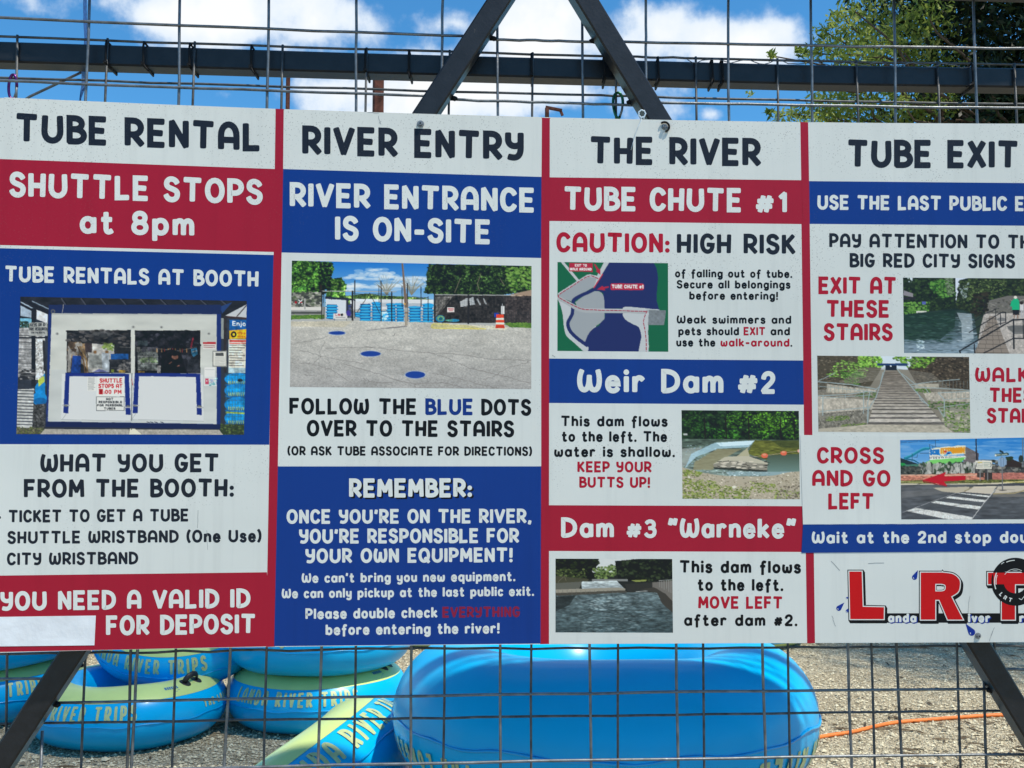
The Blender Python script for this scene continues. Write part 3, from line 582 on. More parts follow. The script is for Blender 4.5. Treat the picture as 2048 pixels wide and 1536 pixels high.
    c.R((190, 200, 204), 1194, 742, 1268, 796); c.R((176, 60, 90), 1200, 752, 1222, 786); c.f([(1222, 750), (1266, 750), (1266, 792), (1222, 792)], [(90, 160, 170), (140, 150, 180), (200, 200, 200)], 30, 4, 9); c.R((190, 200, 204), 1208, 762, 1214, 770)
    # base and pavement
    c.p((24, 34, 74), [(272, 1004), (1290, 1020), (1290, 1050), (265, 1034)]); c.p((40, 44, 56), [(262, 1034), (1290, 1048), (1292, 1064), (255, 1060)])
    c.p((152, 152, 146), [(262, 1048), (1282, 1052), (1312, 1090), (225, 1090)]); c.n([(262, 1048), (1282, 1052), (1312, 1090), (225, 1090)], .06, 10)
    c.p((210, 206, 190), [(762, 1046), (790, 1046), (830, 1080), (755, 1080)]); c.l((40, 40, 44), [(772, 1030), (770, 1052)], 3)
    for x in (860, 880, 905, 940): c.l((40, 44, 60), [(x, 1006), (x+16, 1010)], 4)
    return c

def tree_region(c, pts, dark, mid, light, n, s0, s1):
    c.p(dark, pts); c.f(pts, [tuple(np.array(dark)*.7), dark, mid, dark, mid, light], int(n*1.5), s0*.55, s1*.7, .75); c.n(pts, .30, 34); c.n(pts, .16, 9)

def paint_lot():
    c = Canvas((170, 65, 1890, 990), (530, 500), 3.531, (160, 166, 168), 5)
    c.g([(170, 65), (1890, 65), (1890, 400), (170, 400)], (24, 104, 190), (132, 178, 214))
    for x, y, rx, ry in ((760, 150, 110, 22), (690, 185, 120, 22), (850, 175, 80, 26), (900, 205, 200, 24), (1060, 215, 120, 26), (640, 250, 120, 20), (760, 262, 260, 26), (1000, 250, 180, 24), (560, 290, 60, 20)):
        for k in range(14): c.e((206, 218, 226), x+c.r.uniform(-rx, rx), y+c.r.uniform(-ry, ry)*.7, rx*.3, ry*.45, .35)
    # background trees
    tree_region(c, [(520, 330), (700, 310), (820, 320), (1000, 330), (1110, 340), (1190, 350), (1190, 420), (520, 420)], (60, 88, 44), (84, 118, 56), (126, 156, 84), 500, 5, 11)
    for bx in (860, 1035):
        for k in range(46):
            a = c.r.uniform(-2.6, -.5); L_ = c.r.uniform(40, 120); c.l((120, 116, 96), [(bx, 320), (bx+math.cos(a)*L_*.6, 300+math.sin(a)*L_*.7), (bx+math.cos(a)*L_*1.1, 300+math.sin(a)*L_*1.15)], 1.8, .7)
    tree_region(c, [(440, 205), (540, 195), (575, 250), (560, 330), (520, 380), (430, 400)], (40, 72, 30), (64, 106, 44), (104, 146, 66), 420, 5, 11)
    tree_region(c, [(180, 70), (470, 88), (486, 130), (460, 200), (470, 260), (420, 280), (400, 330), (300, 320), (180, 300)], (28, 52, 24), (50, 92, 36), (86, 134, 54), 1500, 5, 13)
    c.f([(380, 90), (480, 95), (460, 280), (385, 330)], [(14, 22, 14), (22, 34, 20)], 190, 5, 12)
    c.l((40, 36, 30), [(396, 250), (386, 400)], 12)
    tree_region(c, [(1160, 100), (1885, 112), (1885, 290), (1800, 300), (1640, 318), (1200, 312), (1125, 300), (1145, 240), (1140, 180)], (22, 34, 20), (34, 52, 28), (60, 86, 44), 2200, 6, 14)
    c.f([(1150, 110), (1700, 110), (1700, 310), (1140, 300)], [(12, 20, 12), (20, 32, 18)], 420, 3, 9)
    c.f([(1690, 120), (1885, 118), (1885, 280), (1740, 280)], [(50, 88, 34), (86, 128, 52), (110, 150, 70)], 300, 5, 12)
    for pts in ([(1525, 165), (1500, 240), (1515, 290)], [(1380, 200), (1340, 300)], [(1660, 200), (1690, 250)]): c.l((112, 108, 92), pts, 4)
    # left street behind
    c.R((120, 126, 120), 180, 300, 400, 470); c.f([(180, 300), (400, 300), (400, 400), (180, 400)], [(70, 84, 62), (110, 118, 104), (150, 152, 146), (58, 62, 60)], 260, 6, 16, .6)
    c.R((196, 198, 196), 182, 402, 400, 426); c.R((140, 144, 146), 182, 426, 400, 456); c.R((70, 74, 74), 185, 436, 396, 452)
    c.l((230, 232, 232), [(238, 352), (262, 378)], 6); c.l((230, 232, 232), [(262, 352), (238, 378)], 6); c.e((150, 30, 40), 218, 370, 9, 9); c.e((150, 30, 40), 255, 370, 7, 6); c.R((150, 154, 154), 276, 340, 286, 418)
    c.p((74, 112, 44), [(182, 462), (420, 456), (420, 482), (182, 490)]); c.f([(182, 460), (420, 456), (420, 486), (182, 490)], [(60, 98, 36), (110, 146, 62)], 90, 4, 9, .4)
    # yard: booth, fences, stacked tubes
    c.p((196, 204, 212), [(600, 345), (1190, 350), (1190, 420), (600, 420)]); c.p((226, 230, 230), [(645, 345), (800, 350), (800, 365), (645, 362)]); c.p((214, 220, 226), [(1120, 352), (1190, 350), (1190, 372), (1100, 375)]); c.R((160, 172, 184), 820, 372, 960, 400); c.R((160, 172, 184), 1010, 376, 1110, 400)
    c.p((190, 202, 214), [(430, 345), (585, 355), (585, 470), (430, 470)]); c.p((36, 42, 58), [(425, 328), (620, 342), (640, 358), (425, 345)]); c.R((40, 46, 62), 572, 352, 588, 480); c.R((60, 64, 74), 588, 380, 615, 480)
    c.f([(590, 385), (615, 385), (615, 480), (590, 480)], [(50, 54, 62), (90, 92, 96), (34, 60, 140)], 30, 5, 10)
    def stack(x, w_, y0, y1, h_=17):
        y = y1
        c.R((12, 70, 120), x-w_*.42, y0, x+w_*.42, y1)
        while y > y0:
            dx = c.r.uniform(-4, 4); c.e((14, 92, 158), x+dx, y-3, w_/2, h_*.56); c.e((40, 158, 218), x+dx, y-h_*.33, w_/2*.95, h_*.34); c.l((126, 168, 130), [(x+dx-w_*.36, y-h_*.1), (x+dx+w_*.3, y-h_*.1)], 2.4, .6); y -= h_
    stack(472, 84, 385, 482, 20); stack(655, 44, 440, 470, 16)
    for x, w_, y0 in ((708, 84, 380), (786, 66, 370), (842, 40, 430), (892, 66, 386), (955, 56, 388), (1060, 92, 398), (1150, 80, 382)): stack(x, w_, y0, 500 if x < 820 else 510, 20)
    c.e((30, 150, 214), 790, 376, 26, 10); c.e((30, 150, 214), 1160, 392, 32, 14); c.e((30, 150, 214), 930, 382, 16, 8); c.f([(822, 440), (864, 440), (864, 500), (822, 500)], [(90, 190, 230), (30, 130, 200), (190, 226, 236)], 30, 7, 13)
    c.R((46, 44, 44), 1200, 318, 1880, 516); c.p((146, 128, 112), [(1700, 322), (1885, 280), (1885, 325), (1740, 326)]); c.p((64, 58, 58), [(1700, 330), (1885, 326), (1885, 515), (1690, 512)])
    c.p((104, 104, 102), [(1200, 330), (1330, 325), (1240, 440), (1205, 470)]); c.n([(1200, 320), (1880, 320), (1880, 516), (1200, 516)], .25, 14)
    c.p((196, 204, 210), [(1378, 365), (1435, 335), (1435, 395), (1380, 400)]); c.p((180, 190, 198), [(1440, 345), (1470, 330), (1485, 385), (1448, 390)]); c.l((170, 178, 184), [(1500, 350), (1520, 385)], 12); c.l((170, 178, 184), [(1545, 345), (1560, 380)], 10)
    c.e((26, 130, 190), 1238, 485, 32, 26); c.e((120, 180, 130), 1240, 482, 26, 19); c.e((18, 100, 130), 1240, 486, 15, 11); c.e((40, 150, 200), 1330, 497, 44, 10); c.e((90, 170, 150), 1300, 497, 26, 7)
    for y in range(330, 512, 10): c.l((30, 30, 32), [(1200, y), (1880, y+2)], 1.3, .7)
    for x in range(1205, 1880, 11): c.l((30, 30, 32), [(x, 322), (x, 516)], 1.1, .6)
    for x0, x1, y in ((400, 925, 290), (1195, 1760, 315)): c.l((150, 156, 158), [(x0, y), (x1, y+5)], 6)
    for x, y0, y1, w_ in ((402, 292, 486, 9), (416, 300, 485, 6), (618, 292, 500, 12), (634, 216, 480, 7), (820, 220, 505, 7), (895, 296, 512, 9), (968, 256, 400, 5), (1006, 236, 500, 7), (1102, 262, 400, 6), (1152, 330, 500, 5), (1197, 312, 516, 9), (1436, 318, 518, 11), (805, 250, 370, 4), (470, 292, 350, 4)): c.l((34, 34, 38), [(x, y0), (x, y1)], w_)
    for pts in ([(650, 440), (740, 305), (812, 450)], [(625, 310), (900, 312)], [(1210, 470), (1310, 330)], [(1440, 412), (1620, 418)], [(1000, 330), (1150, 336)]): c.l((44, 40, 40), pts, 4)
    for i in range(16): c.l((50, 50, 54), [(1650+i*15, 436), (1650+i*15, 515)], 2.5)
    c.R((206, 200, 200), 1288, 405, 1337, 440); c.l((170, 40, 50), [(1294, 416), (1330, 416)], 6); c.l((170, 40, 50), [(1300, 428), (1326, 428)], 4); c.R((30, 60, 150), 1620, 445, 1650, 475)
    c.R((196, 198, 200), 482, 448, 582, 487); c.t('LRT', 496, 466, 552, 466, 16, (160, 30, 44), .24); c.e((24, 26, 30), 543, 458, 9, 9); c.l((60, 64, 70), [(490, 486), (490, 498)], 3); c.l((60, 64, 70), [(576, 486), (576, 498)], 3); c.l((120, 124, 130), [(500, 476), (566, 476)], 4)
    c.p((60, 50, 140), [(574, 436), (590, 418), (606, 450), (604, 470), (576, 460)])
    # pole and barrel
    # pavement
    lot = [(170, 505), (600, 498), (1200, 512), (1890, 545), (1890, 990), (170, 990)]
    c.g(lot, (176, 178, 174), (146, 149, 151)); c.p((176, 172, 152), [(180, 505), (620, 502), (560, 545), (182, 540)], .6)
    c.p((182, 178, 120), [(1170, 522), (1420, 528), (1580, 556), (1180, 552)], .75); c.l((206, 196, 74), [(1172, 548), (1190, 520), (1300, 524)], 4); c.l((206, 196, 74), [(1180, 552), (1560, 558)], 5); c.p((196, 196, 180), [(1440, 530), (1730, 545), (1690, 568), (1560, 556)])
    c.p((80, 116, 50), [(1700, 515), (1885, 515), (1885, 552), (1740, 545), (1690, 525)]); c.f([(1690, 512), (1885, 512), (1885, 550), (1740, 548)], [(60, 100, 36), (104, 140, 60)], 80, 4, 9, .4)
    c.n(lot, .055, 5, 1.6); c.n(lot, .03, 40, 3)
    r = c.r
    for k in range(900): x = r.uniform(175, 1885); y = 560+430*r.uniform()**.7; c.e((120, 122, 124) if r.uniform() < .6 else (190, 192, 190), x, y, 2.2, 1.4, .7)
    for pts in ([(180, 665), (330, 640), (440, 612)], [(245, 705), (400, 750), (520, 775), (690, 800)], [(425, 650), (385, 720), (390, 760), (340, 800)], [(550, 805), (700, 845), (850, 890), (950, 925), (1060, 945)], [(1060, 970), (1060, 945), (1270, 935), (1400, 975)], [(700, 680), (900, 705), (1150, 725), (1420, 740), (1560, 770), (1860, 775)], [(1180, 870), (1380, 910), (1560, 960), (1650, 975)], [(1865, 780), (1850, 800), (1720, 830), (1600, 900), (1540, 915)], [(180, 795), (330, 800), (470, 845), (580, 920)], [(1150, 720), (1300, 765), (1440, 830), (1600, 870), (1880, 940)], [(690, 905), (760, 935), (900, 940)], [(280, 880), (350, 890)], [(920, 590), (905, 610)], [(430, 695), (760, 690)]):
        P = []
        for (x1, y1), (x2, y2) in zip(pts, pts[1:]):
            for t in np.linspace(0, 1, 9)[:-1]: P.append((x1+(x2-x1)*t+r.normal()*3, y1+(y2-y1)*t+r.normal()*2.4))
        c.l((104, 104, 104), P+[pts[-1]], 2.6, .85)
    c.l((120, 120, 124), [(720, 568), (860, 552), (985, 538)], 6, .8); c.l((96, 98, 102), [(860, 552), (1000, 540)], 8, .6)
    c.p((122, 106, 92), [(964, 95), (976, 95), (1006, 380), (1008, 532), (988, 536), (984, 380)]); c.l((90, 78, 70), [(968, 96), (998, 420)], 5); c.R((150, 152, 150), 984, 408, 1006, 436); c.R((200, 160, 90), 978, 376, 992, 386); c.p((150, 144, 132), [(986, 450), (1007, 450), (1008, 532), (990, 534)])
    c.p((206, 64, 36), [(1634, 455), (1686, 455), (1690, 550), (1630, 550)]); c.R((220, 214, 206), 1631, 480, 1688, 494); c.R((220, 214, 206), 1630, 512, 1689, 526); c.p((180, 52, 30), [(1630, 536), (1690, 536), (1694, 552), (1627, 552)]); c.R((200, 206, 210), 1668, 395, 1692, 452); c.l((150, 156, 160), [(1676, 380), (1674, 456)], 4)
    for x, y, rx, ry in ((508, 586, 60, 14), (746, 733, 72, 20), (1061, 881, 72, 26)): c.e((150, 176, 206), x, y, rx+3, ry+3, .7); c.e((24, 58, 140), x, y, rx-2, ry-1)
    return c

def smooth(pts, closed=False, n=6):
    out = []; m = len(pts)
    for i in range(m if closed else m-1):
        p0, p1, p2, p3 = (pts[(i-1) % m] if closed or i > 0 else pts[i]), pts[i], pts[(i+1) % m], (pts[(i+2) % m] if closed or i+2 < m else pts[(i+1) % m])
        for k in range(n):
            t = k/n; out.append(tuple(.5*((2*p1[a])+(-p0[a]+p2[a])*t+(2*p0[a]-5*p1[a]+4*p2[a]-p3[a])*t*t+(-p0[a]+3*p1[a]-3*p2[a]+p3[a])*t**3) for a in (0, 1)))
    if not closed: out.append(pts[-1])
    return out

def paint_map():
    c = Canvas((100, 90, 1745, 1430), (1100, 510), 7.316, (16, 84, 62), 7, ss=3)
    GR, NAVY, PALE, GREY = (18, 90, 62), (30, 40, 92), (168, 178, 186), (138, 148, 157)
    c.R(GR, 100, 90, 1745, 1430)
    c.l(PALE, [(170, 90), (410, 375)], 38)
    c.p(PALE, [(790, 105), (872, 108), (640, 480), (560, 440), (690, 300)])
    # lower banks
    c.p(PALE, smooth([(120, 660), (160, 760), (190, 900), (205, 1050), (240, 1180), (360, 1290), (490, 1410)])+[(600, 1430), (700, 900), (320, 760)])
    c.p(PALE, [(1060, 760), (1120, 755), (1590, 800), (1450, 830), (1445, 1000), (1430, 1150), (1445, 1430), (1230, 1430), (1060, 900)])
    # upper pool
    c.p(NAVY, [(872, 100)]+smooth([(1510, 100), (1560, 200), (1580, 330), (1570, 480), (1560, 640), (1580, 740), (1600, 800)])+[(1110, 760), (1066, 785), (790, 785), (780, 560), (640, 480)])
    c.p(PALE, smooth([(1060, 800), (1075, 768), (1125, 757), (1300, 770), (1450, 785), (1600, 798)])+[(1600, 830), (1060, 830)])
    # left island and shelf
    c.p(GREY, [(116, 560), (560, 310), (600, 300), (690, 330), (640, 470), (330, 640), (330, 690), (120, 600)])
    c.p(PALE, [(116, 560), (540, 290), (590, 282), (690, 305), (700, 330), (640, 330), (560, 318), (150, 560), (116, 600)])
    c.p(GREY, smooth([(370, 690), (480, 610), (600, 545), (690, 528), (750, 552), (782, 600), (795, 700), (800, 790)])+[(620, 830), (400, 770)])
    # lower pool
    c.p(GREY, [(350, 780), (800, 850), (800, 930), (730, 1000), (640, 1060), (560, 1150), (505, 1275), (380, 1190), (300, 1080), (285, 1010), (320, 900)])
    c.p(NAVY, smooth([(800, 850), (798, 930), (735, 995), (720, 1030), (640, 1070), (565, 1150), (510, 1275)])+[(565, 1355), (552, 1430), (1292, 1430)]+smooth([(1292, 1430), (1325, 1260), (1335, 1180), (1300, 1060), (1200, 1005), (1110, 950), (1068, 890), (1066, 850)]))
    # chute
    ch = smooth([(660, 498), (560, 545), (440, 600), (370, 640), (335, 690), (330, 800), (322, 870), (270, 970), (264, 1030), (300, 1120), (400, 1220), (540, 1320)], n=8)
    c.l(NAVY, ch, 50); c.p(NAVY, [(640, 478), (720, 470), (720, 530), (668, 528)])
    # walkway
    wk = smooth([(118, 625), (240, 690), (380, 770), (480, 806), (640, 816), (1000, 818), (1300, 826), (1446, 832)])
    c.l((150, 159, 166), wk, 62); c.l(PALE, [(480, 790), (1400, 806)], 16)
    c.p((108, 118, 126), [(1446, 804), (1694, 808), (1690, 880), (1668, 1026), (1432, 1024)]); c.n([(1446, 804), (1694, 808), (1668, 1026), (1432, 1024)], .05, 30)
    c.p(PALE, [(1410, 840), (1446, 840), (1440, 900), (1430, 1020), (1446, 1340), (1440, 1430), (1390, 1430), (1400, 1200), (1350, 1000)])
    D = (142, 40, 62)
    c.dash(D, smooth([(700, 345), (640, 316), (580, 308), (500, 340), (300, 470), (160, 560), (122, 610), (240, 684), (380, 756), (480, 792), (640, 803), (1000, 812), (1420, 828)], n=8), 13, 40, 20)
    c.dash(D, smooth([(1420, 822), (1385, 900), (1370, 990), (1390, 1100), (1405, 1220), (1408, 1420)], n=8), 12, 38, 22)
    c.l((178, 40, 60), [(768, 284), (642, 480)], 15)
    R_ = (156, 34, 58)
    c.p(R_, [(284, 116), (624, 120), (622, 248), (280, 240)]); c.t('EXIT TO', 366, 170, 538, 172, 38, (214, 216, 218), .24); c.t('WALK AROUND', 292, 224, 608, 228, 38, (214, 216, 218), .24)
    c.p(R_, [(640, 130), (662, 132), (720, 215), (735, 202), (738, 290), (668, 236), (690, 228)])
    c.p((176, 44, 66), [(905, 414), (1360, 418), (1378, 440), (1374, 496), (1356, 514), (896, 512), (884, 490), (888, 430)]); c.p(R_, [(912, 424), (1350, 428), (1362, 444), (1360, 490), (1346, 504), (906, 502), (896, 484), (898, 440)]); c.t('TUBE CHUTE #1', 905, 488, 1364, 490, 54, (220, 222, 224), .22)
    c.p(R_, [(682, 508), (772, 448), (780, 470), (860, 456), (862, 474), (790, 494), (812, 516)])
    return c

def paint_weir():
    c = Canvas((862, 55, 1605, 618), (1080, 800), 3.072, (70, 90, 80), 9)
    c.R((22, 34, 24), 862, 55, 1605, 250)
    tr = [(862, 55), (1605, 55), (1605, 250), (862, 236)]
    c.f(tr, [(14, 22, 16), (26, 44, 26), (36, 62, 30), (20, 34, 22)], 700, 5, 13)
    for cx_, cy_, rx_, ry_, col in ((950, 130, 70, 60, (34, 64, 28)), (1205, 120, 60, 60, (52, 92, 28)), (1075, 210, 70, 36, (40, 84, 28)), (1335, 105, 75, 45, (62, 104, 28)), (1365, 195, 100, 48, (54, 98, 28)), (1490, 120, 100, 64, (64, 106, 30)), (1190, 215, 45, 32, (36, 72, 26)), (1545, 205, 60, 36, (50, 88, 28)), (1420, 150, 80, 60, (58, 100, 28)), (1000, 170, 60, 50, (28, 54, 26))):
        for k in range(150):
            a_ = c.r.uniform(0, 6.28); q_ = c.r.uniform()**.6; z_ = c.r.uniform(2.5, 7); t_ = c.r.uniform(.5, 1.45)
            c.e(np.array(col)*t_, cx_+math.cos(a_)*rx_*q_, min(246, cy_+math.sin(a_)*ry_*q_), z_, z_*.7, .8)
    c.n([(862, 58), (1605, 58), (1605, 246), (862, 236)], .28, 24); c.f([(1000, 180), (1605, 190), (1605, 250), (1000, 246)], [(14, 22, 12), (22, 36, 18)], 110, 4, 9)
    for x in (1010, 1140, 1280, 1475, 1560): c.l((26, 22, 18), [(x, 110), (x+6, 245)], 8)
    c.R((150, 160, 160), 880, 205, 905, 216)
    c.g([(862, 238), (1605, 246), (1605, 470), (862, 470)], (66, 82, 74), (104, 122, 120))
    W_ = [(862, 238), (1605, 246), (1605, 470), (862, 470)]; c.n(W_, .16, 10, 4)
    c.p((82, 88, 40), [(1320, 248), (1605, 248), (1605, 330), (1400, 370), (1270, 330)]); c.n([(1320, 248), (1605, 248), (1605, 400), (1270, 360)], .14, 8, 4); c.p((40, 52, 34), [(1420, 248), (1605, 248), (1605, 300), (1480, 290)], .5)
    c.g([(1395, 340), (1605, 330), (1605, 445), (1400, 440)], (60, 74, 62), (92, 120, 118))
    c.p((150, 158, 158), [(862, 300), (1000, 290), (950, 360), (870, 420), (862, 420)], .6)
    c.p((150, 186, 206), [(1075, 262), (1320, 249), (1280, 290), (1090, 300), (960, 350), (890, 420), (930, 330)], .75); c.p((176, 210, 226), [(1080, 262), (1318, 250), (1290, 275), (1110, 285)]); c.p((150, 150, 128), [(1290, 282), (1320, 250), (1275, 300), (1290, 352), (1200, 352)]); c.p((128, 124, 96), [(1090, 300), (1240, 300), (1110, 370), (1060, 430), (940, 430), (950, 380)], .75)
    c.f([(900, 280), (1160, 265), (1000, 360), (890, 430)], [(110, 138, 152), (168, 194, 206), (130, 160, 174)], 200, 2, 6, .35)
    c.p((160, 160, 146), [(1140, 348), (1280, 345), (1400, 385), (1395, 432), (1090, 420), (1062, 395)]); c.p((120, 120, 112), [(1062, 395), (1180, 372), (1398, 395), (1395, 436), (1072, 416)])
    for k in range(34):
        x = c.r.uniform(1070, 1385); y = 375+c.r.uniform(0, 50); c.l((44, 44, 42), [(x, y), (x+c.r.uniform(12, 36), y+c.r.uniform(-4, 6))], 3.4)
    for k in range(22): x = c.r.uniform(1070, 1370); c.e((184, 182, 170), x, 378+c.r.uniform(0, 44), 15, 5, .8)
    c.p((40, 46, 44), [(1065, 412), (1395, 432), (1390, 444), (1072, 424)])
    c.p((120, 146, 154), [(1140, 440), (1400, 440), (1600, 440), (1500, 462), (1300, 466), (1160, 462)]); c.f([(980, 430), (1420, 440), (1400, 468), (1100, 466)], [(110, 128, 130), (170, 190, 196)], 110, 3, 8, .4)
    shore = [(862, 410)]+smooth([(880, 415), (940, 430), (1030, 452), (1150, 466), (1300, 470), (1430, 464), (1520, 446), (1605, 438)])+[(1605, 618), (862, 618)]
    c.p((150, 146, 132), shore); c.f(shore, [(120, 114, 98), (170, 164, 150), (140, 136, 122), (188, 184, 172), (96, 92, 78)], 1100, 2, 6, .6)
    for x0, y0, x1, y1, n_ in ((872, 480, 1090, 610, 420), (1080, 520, 1300, 610, 260), (1290, 500, 1450, 570, 130), (880, 425, 1000, 470, 120), (1440, 540, 1600, 612, 110)):
        c.f([(x0, y0), (x1, y0+20), (x1-20, y1), (x0, y1)], [(70, 88, 40), (98, 116, 52), (120, 136, 70)], n_, 3, 8, .6)
    c.e((196, 194, 184), 1192, 535, 13, 8); c.f([(1480, 530), (1600, 525), (1600, 610), (1440, 610)], [(88, 84, 74), (130, 126, 116)], 120, 3, 8)
    c.l((170, 160, 150), [(1290, 350), (1380, 342), (1500, 325), (1600, 312)], 2); c.e((206, 92, 70), 1380, 342, 21, 14); c.e((206, 92, 70), 1497, 326, 20, 14); c.e((224, 130, 104), 1378, 336, 12, 6); c.e((224, 130, 104), 1495, 320, 12, 6); c.e((190, 150, 140), 1590, 313, 8, 10)
    return c

def paint_river():
    c = Canvas((88, 968, 825, 1438), (1080, 800), 3.072, (30, 34, 34), 11)
    c.R((172, 182, 186), 300, 968, 600, 1060)
    c.p((18, 22, 18), [(88, 968), (355, 968), (360, 1010), (320, 1050), (345, 1100), (88, 1110)]); c.f([(88, 968), (362, 968), (360, 1010), (310, 1060), (88, 1080)], [(10, 12, 10), (22, 28, 20), (34, 44, 28), (14, 18, 14)], 420, 4, 12)
    c.f([(100, 1040), (270, 1040), (290, 1110), (100, 1110)], [(50, 62, 38), (80, 94, 56), (34, 42, 28)], 200, 4, 9)
    c.f([(330, 1030), (480, 1005), (500, 1080), (340, 1110)], [(36, 52, 30), (70, 92, 50), (100, 120, 74)], 260, 4, 10)
    c.p((20, 24, 22), [(460, 990), (600, 975), (825, 968), (825, 1120), (480, 1105)]); c.f([(460, 985), (825, 968), (825, 1115), (480, 1105)], [(10, 12, 12), (28, 36, 28), (44, 56, 40), (18, 22, 20)], 460, 4, 12)
    c.p((58, 60, 48), [(88, 1080), (300, 1100), (290, 1120), (88, 1130)]); c.l((110, 108, 92), [(110, 1120), (150, 1080), (160, 1110)], 2)
    c.R((104, 110, 112), 320, 1100, 540, 1114); c.p((112, 124, 68), [(560, 1108), (660, 1104), (650, 1114), (590, 1118)])
    c.g([(250, 1115), (470, 1110), (520, 1160), (260, 1165)], (170, 186, 192), (120, 134, 142)); c.n([(250, 1115), (470, 1110), (520, 1160), (260, 1165)], .12, 8, 4)
    c.p((78, 82, 78), [(95, 1125), (260, 1115), (240, 1160), (95, 1165)]); c.p((124, 124, 116), [(95, 1165), (480, 1152), (525, 1158), (520, 1178), (95, 1196)]); c.p((62, 62, 58), [(95, 1185), (520, 1170), (540, 1182), (95, 1206)])
    for x in range(110, 500, 28): c.l((88, 88, 84), [(x, 1168), (x+1, 1190)], 2)
    wat = [(95, 1204), (540, 1182), (640, 1180), (740, 1178), (770, 1250), (818, 1300), (818, 1438), (88, 1438)]
    c.g(wat, (78, 94, 100), (52, 68, 74)); c.n(wat, .16, 9, 3); c.p((28, 34, 36), [(95, 1206), (220, 1200), (180, 1260), (95, 1300)], .7)
    c.f([(230, 1210), (640, 1185), (700, 1300), (560, 1420), (200, 1430)], [(58, 74, 80), (92, 112, 120), (44, 56, 62), (116, 136, 144)], 800, 3, 15, .16)
    c.f([(300, 1220), (520, 1195), (540, 1280), (320, 1300)], [(112, 132, 140), (146, 166, 172)], 170, 3, 12, .16)
    c.f([(95, 1300), (818, 1300), (818, 1436), (95, 1436)], [(44, 58, 64), (76, 96, 102), (54, 70, 76)], 420, 4, 18, .14); c.n(wat, .10, 14, 5)
    c.p((40, 42, 42), [(520, 1130), (700, 1120), (770, 1180), (640, 1182), (540, 1180)]); c.l((160, 172, 176), [(590, 1178), (700, 1170)], 3)
    c.p((92, 92, 90), [(690, 1120), (818, 1110), (818, 1255), (760, 1195), (690, 1150)]); c.p((52, 52, 50), [(620, 1165), (700, 1150), (770, 1190), (818, 1240), (818, 1310), (750, 1250), (720, 1185)])
    for x in range(735, 815, 14): c.l((140, 144, 146), [(x, 1108), (x, 1150+(x-735)*.5)], 2)
    c.l((140, 144, 146), [(730, 1110), (818, 1104)], 3)
    return c

